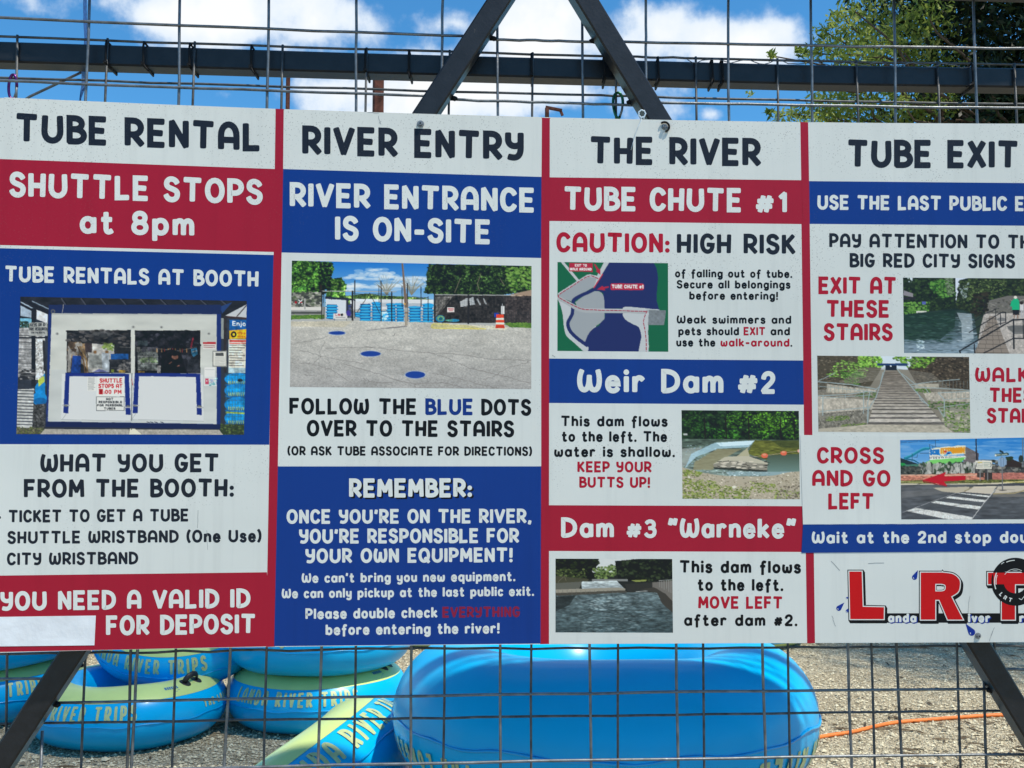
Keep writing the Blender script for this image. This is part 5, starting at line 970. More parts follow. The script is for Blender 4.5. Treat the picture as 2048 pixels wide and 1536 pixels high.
# column 2
h = block('heading_block', [(567.5, 219.2), (1083.8, 236.6), (1083, 353.8), (566.2, 338)], W_); L('RIVER ENTRY', 605, 309.5, 1047, 322, 59, K_, h, wt=.215)
h = block('entrance_block', [(566.2, 338), (1083, 353.8), (1082.2, 516), (563.3, 505)], B_); L('RIVER ENTRANCE', 580, 414, 1069, 425.5, 50, WT, h); L('IS ON-SITE', 670.5, 481, 981, 489, 50, WT, h)
lot_blk = h = block('dots_block', [(563.3, 505), (1082.2, 516), (1082.4, 932.7), (555.7, 932.8)], W_, .00011)
L('FOLLOW THE', 579, 829, 833, 830, 33.5, M['inkblack'], h); L('BLUE', 851, 830, 946, 830.5, 33.5, M['bluetext'], h); L('DOTS', 963, 831, 1062, 831.5, 33.5, M['inkblack'], h)
L('OVER TO THE STAIRS', 614, 873, 1028, 874.5, 33.5, M['inkblack'], h); L('(OR ASK TUBE ASSOCIATE FOR DIRECTIONS)', 575, 911, 1064, 912, 19, M['inkblack'], h)
h = block('remember_block', [(555.7, 932.8), (1082.4, 932.7), (1081.2, 1287), (548.2, 1292.3)], B_, .00012)
L('REMEMBER:', 702, 998.5, 947, 998, 39, M['inkblack'], h, .0002, .22, 'lettering_shadow'); L('REMEMBER:', 698.6, 995.3, 943.6, 994.8, 38.5, WT, h, wt=.22)
L("ONCE YOU'RE ON THE RIVER,", 573.4, 1048, 1062.7, 1046.6, 29.5, WT, h); L("YOU'RE RESPONSIBLE FOR", 598.5, 1087.5, 1037.6, 1086, 30, WT, h); L('YOUR OWN EQUIPMENT!', 611, 1126.8, 1025, 1124.6, 30, WT, h)
L("We can't bring you new equipment.", 603.5, 1166, 1030.7, 1162.5, 20, WT, h); L('We can only pickup at the last public exit.', 563.7, 1197, 1068, 1192, 20, WT, h)
L('Please double check', 611, 1238.7, 875, 1235.5, 22, WT, h); L('EVERYTHING', 885, 1235.5, 1039.6, 1234.5, 22, M['faded_red'], h); L('before entering the river!', 651.3, 1270.5, 999, 1267, 22, WT, h)
# column 3
h = block('heading_block', [(1099.6, 237.4), (1600.6, 245.0), (1602.4, 360.4), (1099.4, 354.6)], W_); L('THE RIVER', 1180, 329, 1521, 333, 57, K_, h, wt=.215)
h = block('chute_block', [(1099.4, 354.6), (1602.4, 360.4), (1602.8, 448.2), (1099, 442)], M['red'], .00009); L('TUBE CHUTE', 1128, 421.3, 1483, 425, 49, WT, h); L('#', 1509, 426.5, 1550, 426.5, 47, WT, h); L('1', 1556, 426, 1574.6, 426, 43, WT, h)
map_blk = h = block('caution_block', [(1099, 442), (1602.8, 448.2), (1606.4, 721), (1098.2, 717)], W_, .00011)
L('CAUTION:', 1113, 505, 1339, 506.5, 41, RT, h); L('HIGH RISK', 1354, 507.3, 1591, 509, 41, K_, h)
D_ = M['inkblack']
L('of falling out of tube.', 1350, 555, 1584.5, 556, 17, D_, h); L('Secure all belongings', 1353.4, 577, 1581, 577.5, 17, D_, h); L('before entering!', 1378.6, 599.3, 1556, 600, 17, D_, h)
L('Weak swimmers and', 1353.4, 647.3, 1582.6, 647.8, 17, D_, h); L('pets should', 1356.7, 670.6, 1478, 670.8, 17, D_, h); L('EXIT', 1487.4, 670.8, 1530.6, 670.8, 17, RT, h); L('and', 1541, 670.8, 1580, 670.8, 17, D_, h)
L('use the', 1352.6, 693, 1430.6, 693.3, 17, D_, h); L('walk-around', 1441, 693.3, 1579, 693.6, 17, RT, h); L('.', 1581, 693.6, 1584.5, 693.6, 17, D_, h)
h = block('weir_heading_block', [(1098.2, 717), (1606.4, 721), (1607.6, 809.4), (1098.2, 806)], B_); L('Weir Dam', 1154.4, 785.5, 1447, 787.5, 49, WT, h); L('#', 1473, 788, 1518, 788, 50, WT, h); L('2', 1522, 788, 1551, 788, 46, WT, h)
weir_blk = h = block('weir_block', [(1098.2, 806), (1607.6, 809.4), (1605.5, 1012.4), (1098, 1010.4)], W_, .00011)
L('This dam flows', 1121.7, 853, 1335.5, 853.5, 22, D_, h); L('to the left. The', 1123.3, 883.7, 1334, 884, 22, D_, h); L('water is shallow.', 1108.3, 914, 1350, 914.5, 22, D_, h); L('KEEP YOUR', 1155, 944.8, 1303, 945, 22.5, RT, h); L('BUTTS UP!', 1158.8, 975.6, 1300, 976, 22.5, RT, h)
h = block('third_dam_block', [(1098, 1010.4), (1605.5, 1012.4), (1606, 1104), (1098, 1102)], M['red'], .00009); L('Dam', 1122, 1075.5, 1228, 1076, 41, WT, h); L('#', 1251, 1076, 1285, 1076, 38, WT, h); L('3', 1288, 1076, 1313, 1076, 37, WT, h); L('"Warneke"', 1336, 1076.3, 1592, 1077, 41, WT, h)
river_blk = h = block('warneke_block', [(1098, 1102), (1611.5, 1104), (1614.2, 1286.2), (1098, 1287.4)], W_, .00011)
L('This dam flows', 1359, 1146, 1602, 1147, 26, D_, h); L('to the left.', 1394.8, 1181.8, 1566.6, 1182.3, 25, D_, h); L('MOVE LEFT', 1396.7, 1217.5, 1565, 1218, 25.5, RT, h); L('after dam #2.', 1368, 1252, 1595, 1252.5, 24, D_, h)
# column 4
h = block('heading_block', [(1616.3, 245.3), (2151, 248.8), (2151, 367), (1618.2, 362.2)], W_); L('TUBE EXIT', 1695, 335.6, 2036.6, 337.6, 57, K_, h, wt=.215)
h = block('last_exit_block', [(1618.2, 362.2), (2151, 367), (2151, 452.4), (1619.4, 447.8)], B_); L('USE THE LAST PUBLIC EXIT', 1635, 419.5, 2104, 422.8, 30, WT, h)
exit_blk = h = block('exit_block', [(1619.4, 447.8), (2151, 452.4), (2151, 1284), (1630, 1285.8)], W_, .00011)
L('PAY ATTENTION TO THE', 1658.8, 495.3, 2081, 498.5, 29, K_, h); L('BIG RED CITY SIGNS', 1699.6, 535, 2030, 536.8, 29, K_, h)
L('EXIT AT', 1637.4, 588.4, 1792.4, 589, 35.5, RT, h); L('THESE', 1653, 635, 1778.5, 635.6, 35.5, RT, h); L('STAIRS', 1648, 681.8, 1785, 682, 35.5, RT, h)
L('WALK', 1950.3, 764.4, 2058, 764.8, 30.5, RT, h); L('THESE', 1979, 805.3, 2086, 805.6, 30.5, RT, h); L('STAIRS', 1974.4, 846.6, 2092, 847, 31, RT, h)
def corner(q, dx=0): return q
picture(paint_booth(), [(40.6, 593.2), (493.6, 601.8), (488, 869.6), (32.6, 868.2)], .0002, booth_blk)
picture(paint_lot(), [(583.8, 521.2), (1063.2, 532), (1062.4, 778.3), (579.8, 773.9)], .0002, lot_blk)
picture(paint_map(), [(1115, 524), (1336, 526.3), (1336.6, 703.5), (1114.8, 701.8)], .0002, map_blk)
picture(paint_weir(), [(1363, 820.3), (1597.6, 821.9), (1600, 998.5), (1365, 997.6)], .0002, weir_blk, 1.32)
picture(paint_river(), [(1111, 1117.3), (1344.4, 1118), (1346, 1265.4), (1111, 1264.8)], .0002, river_blk, 1.32)
picture(paint_exit(), [(1806, 555.3), (2130, 557.5), (2130, 708.2), (1808.2, 705.9)], .0002, exit_blk, 1.32)
picture(paint_stairs(), [(1634.4, 711.3), (1938.2, 714), (1940.8, 865.4), (1636.8, 863.6)], .0002, exit_blk, 1.32)
# glued-on replacement sheet
ov = sheet('overlay_sheet', [(1600.4, 870), (2150, 874.5), (2150, 1047), (1606, 1049.2)], .0009, W_, sign, 40, 8, thick=.0006)
ob = sheet('overlay_band', [(1606, 1048.8), (2150, 1046), (2150, 1101.5), (1603, 1105.8)], .0009, B_, sign, 40, 3, thick=.0006)
L('CROSS', 1634, 927.4, 1768, 927.8, 33.5, RT, ov, .00105); L('AND GO', 1624.4, 973, 1780.8, 973.4, 33.5, RT, ov, .00105); L('LEFT', 1657, 1019, 1747.4, 1019.3, 33.5, RT, ov, .00105)
L('Wait at the 2nd stop dou', 1623.5, 1087.4, 2056, 1086.3, 25, WT, ob, .00105)
picture(paint_crossing(), [(1800.3, 880.2), (2130, 873.5), (2130, 1038.6), (1802.6, 1038.8)], .00098, ov, 1.2)
# logo of the tubing company
def R_shape(x0, y0, x1, y1):
    def P(u, v): return (x0+(x1-x0)*u, y1-(y1-y0)*v)
    outer = [P(0, 0), P(0, 1), P(.50, 1)]+[P(*p) for p in smooth([(.50, 1), (.76, .965), (.91, .85), (.925, .715), (.88, .585), (.72, .49)], n=5)]+[P(1, 0), P(.64, 0), P(.44, .42), P(.345, .42), P(.345, 0)]
    hole = [P(.345, .60), P(.345, .76), P(.50, .76)]+[P(*p) for p in smooth([(.5, .76), (.575, .735), (.59, .68), (.57, .625), (.50, .60)], n=4)]
    return outer, hole
Lp = [(1698.5, 1143), (1723.5, 1143), (1725.5, 1213.5), (1768, 1214.5), (1767.5, 1238.3), (1700.5, 1238.3)]
Rp, Rh = R_shape(1841.5, 1145, 1926, 1239.3)
Tp = [(1976, 1145.5), (2064, 1145.5), (2064, 1168.5), (2030, 1168.5), (2030, 1239.5), (2003.5, 1239.5), (2003.5, 1168.5), (1976, 1168.5)]
logo = sheet('company_logo', [(1702, 1226.5), (2130, 1226.5), (2130, 1245.5), (1702, 1245.5)], .00018, M['inkblack'], sign, 24, 2)
def mv(pts, dx, dy): return [(x+dx, y+dy) for x, y in pts]
for nm, lp, hl in (('logo_letter', Lp, None), ('logo_letter', Rp, Rh), ('logo_letter', Tp, None)):
    sh = mv(lp, 1.6, 2.6); b = MB()
    holes = [] if hl is None else [mv(smooth(hl, True, 2), .6, 2.0)]
    ex = [(mv(lp, d_, d_*1.55), True, 7.4) for d_ in (0, 1.0, 2.0, 3.0)]
    poly_fill([lp]+([hl] if hl else []), .00021, M['inkblack'], logo, 'letter_shadow', ex + ([(hl, True, 6.0), (mv(hl, 1.0, 2.6), True, 4)] if hl else []))
    poly_fill([lp]+([hl] if hl else []), .00026, M['whitetext'], logo, 'letter_outline', [(lp, True, 3.8)] + ([(hl, True, 3.8)] if hl else []))
    poly_fill([lp]+([hl] if hl else []), .00031, M['logored'], logo, nm)
def ring(cx, cy, ro, ri, n=48):
    return [(cx+ro*math.cos(2*math.pi*k/n), cy+ro*math.sin(2*math.pi*k/n)) for k in range(n)], [(cx+ri*math.cos(2*math.pi*k/n), cy+ri*math.sin(2*math.pi*k/n)) for k in range(n)]
def strip_poly(name, strokes, off, m, parent):
    b = MB()
    for k, (pts, cl, w_) in enumerate(strokes):
        V, Fc = stroke_poly(pts, cl, w_); V = np.array(V); b.add(on(V[:, 0], V[:, 1], g_sign, off+5e-6*k), Fc)
    return b.build(name, m, parent)
cx, cy = 2030.5, 1163.5
def arc(r_, a0, a1, n=14): return [(cx+r_*math.cos(math.radians(a0+(a1-a0)*k/n)), cy+r_*math.sin(math.radians(a0+(a1-a0)*k/n))) for k in range(n+1)]
strip_poly('logo_tube', [(arc(35.5, 0, 354, 60), True, 25)], .00034, M['inkblack'], logo)
strip_poly('tube_highlight', [(arc(41.5, 160, 205), False, 2.0), (arc(38.5, 172, 200), False, 1.4), (arc(43, 246, 268), False, 1.5), (arc(45, 232, 240), False, 1.2), (arc(25.5, 215, 300), False, 0.9), ([(2038, 1197), (2043, 1199.5), (2049, 1192)], False, 1.2)], .00038, M['whitetext'], logo)
for ch, ang in (('L', 138), ('R', 122), ('T', 105)):
    st, Wd = layout(ch, .24); b = MB(); a = math.radians(ang); c0 = (cx+37.5*math.cos(a), cy+37.5*math.sin(a)); th = a-math.pi/2
    for k, (pts, cl, dot) in enumerate(st):
        P = []
        for p in pts:
            lx_, ly_ = (p[0]-Wd/2)*8.5, -(p[1]-.5)*8.5
            P.append((c0[0]+lx_*math.cos(th)-ly_*math.sin(th), c0[1]+lx_*math.sin(th)+ly_*math.cos(th)))
        V, Fc = stroke_poly(P, cl, 1.9); V = np.array(V); b.add(on(V[:, 0], V[:, 1], g_sign, .00038+5e-6*k), Fc)
    b.build('lettering', M['whitetext'], logo)
for tx, x0, x1 in (('anda', 1776, 1833), ('iver', 1936, 1980.5), ('r', 2038.2, 2049)):
    L(tx, x0+1.4, 1247.4, x1+1.8, 1247.4, 19.5, M['logoblue'], logo, .00034, .34, 'lettering_shadow'); L(tx, x0, 1245.2, x1, 1245.2, 19, WT, logo, .0004, .25)
def drop(x0, y0, x1, y1, r_):
    """a water drop: pointed at (x0,y0), round at (x1,y1)"""
    a = math.atan2(y1-y0, x1-x0); pts = [(x0, y0)]
    for k in range(15): t = a-math.pi*.62+2*math.pi*.62*k/14; pts.append((x1+r_*math.cos(t), y1+r_*math.sin(t)))
    return pts
for d_ in ((1836, 1140, 1829.2, 1154.5, 5.2), (1688.8, 1205, 1677.8, 1216.5, 5.2), (1931, 1247, 1943.5, 1264.5, 7.0), (1697, 1193.5, 1694, 1196, 2), (1696, 1217, 1694.5, 1222, 3)):
    dp = poly_fill([drop(*d_)], .00036, M['logoblue'], logo, 'water_drop')
    strip_poly('drop_glint', [([(d_[2]-d_[4]*.45, d_[3]+d_[4]*.1), (d_[2]-d_[4]*.3, d_[3]+d_[4]*.5)], False, 1.2)], .0004, M['whitetext'], logo)
# silver tape patch, bolts, scuffs
sheet('tape_patch', [(-13, 1234), (191.5, 1231.2), (188.6, 1290.6), (-13, 1293)], .0008, M['tape'], sign, 12, 4, thick=.0006)
def bolt(px, py, r1=7.4):
    c0 = Vector(on(px, py, g_sign, .001)); b = MB(); mpp = 2.32/F; b.disc(c0, r1*mpp, (0, -1, 0), .0016, 20); o = b.build('bolt', M['bolt'], sign)
    b = MB(); b.disc(c0+Vector((0, -.0016, 0)), r1*.62*mpp, (0, -1, .0), .0055, 6); b.build('bolt_head', M['bolt'], o)
    b = MB(); b.disc(c0+Vector((0, -.0072, 0)), r1*.26*mpp, (0, -1, 0), .0004, 6); b.build('recess_shade_disc', M['zip'], o)  # dark disc set on the head for the shade in its recess
    return o
bolt(841, 248); bolt(1956, 1271.5, 6)
bo = bolt(1329, 253.5, 6.4)
b = MB(); mpp = 2.32/F; b.tube([on(1329+9.5*math.cos(t), 253.5+9.5*math.sin(t), g_sign, .004) for t in np.linspace(-2.3, 1.35, 16)], 2.2*mpp, 7); b.build('rubber_washer', M['zip'], bo)
def scuffs():
    b = MB(); rg = np.random.default_rng(4); k = 0
    for x, y, dx, dy, w_ in ((1664, 1232, 7, 20, 1.0), (1940, 1192, -4, 34, .8), (1988, 1256, -9, 26, .9), (1985, 1262, -3, 10, .6), (756, 232, 6, 16, 1.0), (762, 242, -4, 5, .8), (1663, 1122, 16, 18, 1.2), (1737, 1127, 30, -1, 1.2), (396, 1020, -1, 36, .8), (414, 1060, 1, 40, .6), (1104, 710, 6, 4, .9), (735, 225, 22, 1, 1.0)):
        P = [(x+dx*t+rg.normal()*.5, y+dy*t+rg.normal()*.3) for t in np.linspace(0, 1, 6)]; V, Fc = stroke_poly(P, False, w_); V = np.array(V); b.add(on(V[:, 0], V[:, 1], g_sign, .0003+5e-6*(k % 9)), Fc); k += 1
    b.build('scuff_marks', mat('grey_scuff', (.27, .28, .28), .7), sign)
scuffs()
# ------------------------------------------------------------------ gate (braces + welded wire) and the fence behind it
rw = random.Random(5)
def wire_between(b, p, q, r, n=14, wob=.0012, surf=None):
    p, q = Vector(p), Vector(q); pts = []
    for i in range(n+1):
        t = i/n; s = p.lerp(q, t)
        if surf is not None: s.y += float(surf(s.x)) - (float(surf(p.x))*(1-t)+float(surf(q.x))*t)
        k = 0 if i in (0, n) else 1
        pts.append(s+Vector((rw.uniform(-wob, wob), rw.uniform(-wob, wob)*.6, rw.uniform(-wob, wob)))*k)
    b.tube(pts, r, 7)
def vertical(b, xt, yt, xb, yb, surf, r, z0, z1):
    P0, P1 = on(xt, yt, surf), on(xb, yb, surf)
    def at(z): t = (z-P0[2])/(P1[2]-P0[2]); return P0+(P1-P0)*t
    wire_between(b, at(z1), at(z0), r, 10, .001)
    return P0
TOPZ = float(at_y(1085, -46, g_gate(0.07))[2])
gate = empty('gate', (0.07, 2.36, 0), 'wide black steel gate with two slanting braces behind the information board', 'gate')
def brace(c0, c1, label=None):
    P0, P1 = Vector(on(*c0, g_gate)), Vector(on(*c1, g_gate)); d = (P1-P0)
    def at(z): return P0 + d*((z-P0.z)/d.z)
    f = Vector((_s0, -1, 0)).normalized(); off = -f*.0254
    b = MB(); b.bar(at(TOPZ-.01)+off, at(.10)+off, .0508, .0508, f); return b.build('diagonal_brace', M['black_steel'], gate), at
_, atL = brace((997, 0), (143.5, 1304)); _, atR = brace((1175.5, 0), (1960, 1288))
XL, XR = float(atL(.1).x)-.05, float(atR(.1).x)+.05
fdir = Vector((_s0, -1, 0)).normalized()
def gp(X, z, back=.0254): return Vector((X, float(g_gate(X)), z)) - fdir*back
b = MB(); b.bar(gp(XL-.03, .075), gp(XR+.03, .075), .0508, .0508, fdir); b.build('bottom_rail', M['black_steel'], gate)
b = MB(); b.bar(gp(XL-.03, TOPZ+.02), gp(XR+.03, TOPZ+.02), .0508, .0508, fdir); b.build('top_rail', M['black_steel'], gate)
for X in (XL, XR):
    b = MB(); b.bar(gp(X, .10), gp(X, TOPZ-.006), .0508, .0505, fdir); b.build('end_post', M['black_steel'], gate)
RA = .0034
def xz_clip(z, side):       # x of the brace centre at height z
    return float((atL if side < 0 else atR)(z).x)
def rowA(b, xl, yl, xr, yr, X0=None, X1=None, dz=0.0):
    P, Q = on(xl, yl, S_wireA), on(xr, yr, S_wireA)
    def at(X): t = (X-P[0])/(Q[0]-P[0]); return Vector((X, float(S_wireA(X))-.004, P[2]+(Q[2]-P[2])*t+dz))
    a_ = at(X0 if X0 is not None else P[0]); c_ = at(X1 if X1 is not None else Q[0])
    wire_between(b, a_, c_, RA, 16, .0011, S_wireA)
SP = .1524
# left panel
b = MB()
for xt, yt, xb, yb in ((179, 0, 172, 195), (359, 0, 356.5, 204), (537, 0, 534, 216), (712.5, 0, 711.5, 223), (885, 0, 884, 120)):
    P = vertical(b, xt, yt, xb, yb, S_wireA, RA, .12 if xt < 100 else None or max(.12, 0), TOPZ) if False else None
    P0, P1 = on(xt, yt, S_wireA), on(xb, yb, S_wireA); X = float(P0[0])
    # runs from the top rail down to the brace
    zz = TOPZ
    while zz > .12 and xz_clip(zz, -1) > X: zz -= .01
    X1 = X+(P1[0]-P0[0])*(P0[2]-zz)/(P0[2]-P1[2])
    wire_between(b, (X, float(S_wireA(X)), TOPZ), (X1, float(S_wireA(X1)), max(.12, zz+.02)), RA, 10, .001)
P = on(257, 1300, S_wireA); 
for xx in (75,):
    P = on(xx, 1480, S_wireA); wire_between(b, (P[0], P[1], .12), (P[0]+.01, P[1], P[2]+.02), RA, 4, .001)
for k in range(-2, 15):
    z0 = on(350, 50.5, S_wireA)[2]-SP*k
    if z0 > TOPZ or z0 < .12: continue
    rowA(b, 0, 36, 700, 65, XL, max(XL+.04, xz_clip(z0, -1)), -SP*k)
b.build('wire_mesh', M['wire'], gate)
# middle panel, inside the two braces
b = MB()
mids = [(995, 150, 1001, 1400), (1165, 80, 1180, 1390), (822+10, 240, 822, 1400), (640+26, 500, 640, 1400), (456+34, 800, 456, 1402), (269+18, 1100, 269.5, 1404), (1354-16, 300, 1354, 1388), (1527-22, 600, 1527, 1385), (1698-16, 900, 1698, 1382)]
for xt, yt, xb, yb in mids:
    P0, P1 = on(xt, yt, S_wireA), on(xb, yb, S_wireA); X = float(P0[0]); side = -1 if xt < 1085 else 1; zz = TOPZ
    while zz > .12 and (xz_clip(zz, side) - X)*side < 0: zz -= .01
    def atz(z): t = (z-P0[2])/(P1[2]-P0[2]); return P0+(P1-P0)*t
    wire_between(b, atz(zz+.015), atz(.12), RA, 14, .0011)
zt = on(1240, 206, S_wireA)[2]; zb = on(1240, 1387, S_wireA)[2]
rows = [(990, 80, 1193, 85.5, 0), (1000, 203.5, 1160, 208.5, 0)]
for xl, yl, xr, yr, dz in rows:
    P = on((xl+xr)/2, (yl+yr)/2, S_wireA); rowA(b, xl, yl, xr, yr, xz_clip(P[2], -1), xz_clip(P[2], 1))
nrow = 9
for k in range(1, nrow):
    z = zt+(zb-zt)*k/nrow; X0, X1 = xz_clip(z, -1), xz_clip(z, 1)
    wire_between(b, (X0, float(S_wireA(X0))-.004, z), (X1, float(S_wireA(X1))-.004, z), RA, 16, .001, S_wireA)
for (xl, yl, xr, yr) in ((450, 1398, 1912, 1378), (450, 1535, 1912, 1509.5)):
    P = on((xl+xr)/2, (yl+yr)/2, S_wireA); rowA(b, xl, yl, xr, yr, xz_clip(P[2], -1), xz_clip(P[2], 1)); zl = P[2]
for k in range(1, 5):
    z = zl-SP*k; X0, X1 = xz_clip(z, -1), xz_clip(z, 1)
    if z > .12: wire_between(b, (X0, float(S_wireA(X0))-.004, z), (X1, float(S_wireA(X1))-.004, z), RA, 16, .001, S_wireA)
b.build('wire_mesh', M['wire'], gate)
# weld beads where the wires meet the braces
b = MB()
for z in (zt, zt+SP, zl, zl+SP):
    for sd in (-1, 1):
        X = xz_clip(z, sd) - sd*.030; P = Vector((X, float(S_wireA(X))-.006, z))
        b.tube([P+Vector((-.010, 0, 0)), P+Vector((-.004, 0, .001)), P+Vector((.004, 0, -.001)), P+Vector((.010, 0, 0))], [.003, .0062, .0066, .003], 8)
b.build('weld_beads', M['zip'], gate)
# right panel
b = MB()
for xt, yt, xb, yb in ((1291.5, 0, 1292, 150), (1457, 0, 1457.5, 240), (1621.5, 0, 1625.5, 244), (1788, 0, 1792, 246), (1947, 0, 1955, 247)):
    P0, P1 = on(xt, yt, S_wireA), on(xb, yb, S_wireA); X = float(P0[0]); zz = TOPZ
    while zz > .12 and xz_clip(zz, 1) < X: zz -= .01
    X1 = X+(P1[0]-P0[0])*(P0[2]-zz)/(P0[2]-P1[2])
    wire_between(b, (X, float(S_wireA(X)), TOPZ), (X1, float(S_wireA(X1)), max(.12, zz+.02)), RA, 10, .001)
for k in range(-1, 16):
    z0 = on(1700, 94, S_wireA)[2]-SP*(k-0)
    if z0 > TOPZ or z0 < .12: continue
    rowA(b, 1348, 87, 2048, 99, min(1.31, xz_clip(z0, 1)), 1.34, -SP*k) if xz_clip(z0, 1) < 1.3 else None
b.build('wire_mesh', M['wire'], gate)
# doubled panel ends tied behind the braces
b = MB()
for xt, yt, xb, yb in ((262, 1310, 256, 1500), (1793, 1290, 1804, 1530), (1968, 1350, 1973, 1530)):
    P0, P1 = on(xt, yt, S_wireA), on(xb, yb, S_wireA)
    def atz(z): t = (z-P0[2])/(P1[2]-P0[2]); return P0+(P1-P0)*t
    wire_between(b, atz(1.5 if xt < 1900 else P0[2]), atz(.12), RA, 12, .001)
b.tube([on(1968+dx, 1350+dy, S_wireA, .004) for dx, dy in ((0, 4), (1, -3), (5, -7), (10, -4), (14, 2))], .0034, 7)
b.build('wire_mesh', M['wire_dark'], gate)

fence = empty('fence', (0.0, 2.44, 0), 'dark square tube fence with welded wire tied on, standing behind the gate', 'fence')
RB = .0030
b = MB()
Bv = [(33, 190, 15, 1300), (211, 200, 165, 1480), (386, 205, 349, 1400), (562, 215, 530, 1400), (731, 220, 710, 1400), (899, 150, 888, 1400), (1065, 230, 1062, 1400), (1232, 180, 1236, 1400), (1393, 240, 1407.5, 1400), (1557, 240, 1577.5, 1400), (1716, 244, 1746, 1400), (1879, 244, 1917, 1390), (2034, 246, 2084, 1390)]
ztopB = on(1024, 106.5, S_wireB)[2]
for xt, yt, xb, yb in Bv:
    P0, P1 = on(xt, yt, S_wireB), on(xb, yb, S_wireB)
    def atz(z): t = (z-P0[2])/(P1[2]-P0[2]); return P0+(P1-P0)*t
    zt_ = on(xt, np.interp(xt, [0, 690, 1203, 1370, 2048], [72, 97.5, 112, 116, 130]), S_wireB)[2]
    wire_between(b, atz(zt_+.004), atz(.10), RB, 16, .0012)
for i in (-1,):
    X = on(33 if i < 0 else 2034, 200, S_wireB)[0]+.2032*i; wire_between(b, (X, float(S_wireB(X)), ztopB), (X, float(S_wireB(X)), .1), RB, 6, .001)
_b0, _b1 = -1.62, 1.36
def rowB(pts, dark=True, wob=.0012):
    P = [on(x, y, S_wireB, -.004) for x, y in pts]
    a0, a1 = P[0], P[-1]; e0 = a0+(a0-P[1])*((_b0-a0[0])/(a0[0]-P[1][0])); e1 = a1+(a1-P[-2])*((_b1-a1[0])/(a1[0]-P[-2][0]))
    Q = [e0]+P+[e1]; out = []
    for q0, q1 in zip(Q, Q[1:]):
        for k in range(7): t = k/7; v = q0*(1-t)+q1*t; out.append(Vector((v[0], float(S_wireB(v[0]))+.004, v[2]))+Vector((0, 0, rw.uniform(-wob, wob))))
    v = Q[-1]; out.append(Vector((v[0], float(S_wireB(v[0]))+.004, v[2]))); b.tube(out, RB, 7)
rowB([(0, 72), (690, 97.5), (1203, 112), (1370, 116), (2048, 130)]); rowB([(0, 154.5), (690, 177), (1203, 191), (1380, 196), (2048, 208)])
rowB([(100, 1307), (470, 1302), (840, 1297.5), (1354, 1296), (1796, 1293), (2000, 1292)], wob=.0022); rowB([(100, 1447), (470, 1441), (888, 1436), (1354, 1430), (1796, 1424), (2000, 1421)])
zA = on(1024, 187, S_wireB)[2]; zBb = on(1024, 1296.5, S_wireB)[2]
for k in range(1, 9):
    z = zA+(zBb-zA)*k/9; wire_between(b, (_b0, float(S_wireB(_b0))+.004, z), (_b1, float(S_wireB(_b1))+.004, z), RB, 18, .001, S_wireB)
for k in range(2, 7):
    z = zBb-SP*k
    if z > .1: wire_between(b, (_b0, float(S_wireB(_b0))+.004, z), (_b1, float(S_wireB(_b1))+.004, z), RB, 18, .001, S_wireB)
b.build('wire_mesh', M['wire_dark'], fence)
# the horizontal tube
def beam_top(x): return float(np.interp(x, [0, 690, 1203, 1600, 2048], [82, 104, 118, 128.5, 135.5]))
b = MB(); H_ = .0508; prof = [(-.0, H_/2-.004), (.004, H_/2), (H_-.004, H_/2), (H_, H_/2-.004), (H_, -H_/2+.004), (H_-.004, -H_/2), (.004, -H_/2), (0, -H_/2+.004)]
xs = np.linspace(-420, 2480, 40); V = []; cz = []
for x in xs:
    xx = min(max(x, 0), 2048); y = beam_top(xx); P = on(xx, y, S_beam); X = P[0]
    if x < 0: Q = on(60, beam_top(60), S_beam); X = P[0]+(x)/2048*2.35; z = P[2]+(P[2]-Q[2])*((X-P[0])/(P[0]-Q[0]))
    elif x > 2048: Q = on(1980, beam_top(1980), S_beam); X = P[0]+(x-2048)/2048*2.35; z = P[2]+(P[2]-Q[2])*((X-P[0])/(P[0]-Q[0]))
    else: z = P[2]
    V += [(X, float(S_beam(X))+d_, z-H_/2+h_) for d_, h_ in prof]; cz.append((X, z-H_/2))
n = 8; Fc = [(i*n+k, i*n+(k+1) % n, (i+1)*n+(k+1) % n, (i+1)*n+k) for i in range(len(xs)-1) for k in range(n)]
b.add(V, Fc+[tuple(range(n))[::-1], tuple((len(xs)-1)*n+k for k in range(n))]); b.build('top_rail', M['black_steel'], fence)
def beam_z(X): return float(np.interp(X, [c_[0] for c_ in cz], [c_[1] for c_ in cz]))
for X in (cz[0][0]+.05, cz[-1][0]-.05):
    b = MB(); b.bar((X, float(S_beam(X))+.0255, 0), (X, float(S_beam(X))+.0255, beam_z(X)-.026), .0508, .0508); b.build('post', M['black_steel'], fence)
def tie(px, tail=(8, 16), w_=.0045, both=True):
    P = on(px, beam_top(px)+10, S_wireB); X = P[0]; z = beam_z(X); y0 = float(S_wireB(X))-.005; y1 = float(S_beam(X))+H_+.002; b = MB()
    b.tube([(X, y0+.004, z+.032), (X, y0, z+.02), (X+.001, y0, z-.02), (X+.002, y0+.004, z-.028), (X+.002, y1, z-.029), (X+.001, y1, z+.029), (X, y0+.004, z+.031)], w_*.62, 6)
    b.box((X, y0-.001, z-.022), .008, .006, .006)
    k = 2.4/F; b.tube([(X, y0-.002, z-.022), (X+tail[0]*k*.6, y0-.004, z-.022-tail[1]*k*.7), (X+tail[0]*k, y0-.002, z-.022-tail[1]*k)], .0018, 5)
    b.build('cable_tie', M['zip'], fence)
for px, tl in ((288, (14, 17)), (380, (2, 3)), (503, (10, 18)), (818, (2, 17)), (1063, (-2, 4)), (1208, (-5, 15)), (1316, (-9, 18)), (1424, (-6, 16)), (1444, (-10, 17)), (1943, (-16, 8)), (213, (2, 3)), (731, (1, 3))): tie(px, tl)
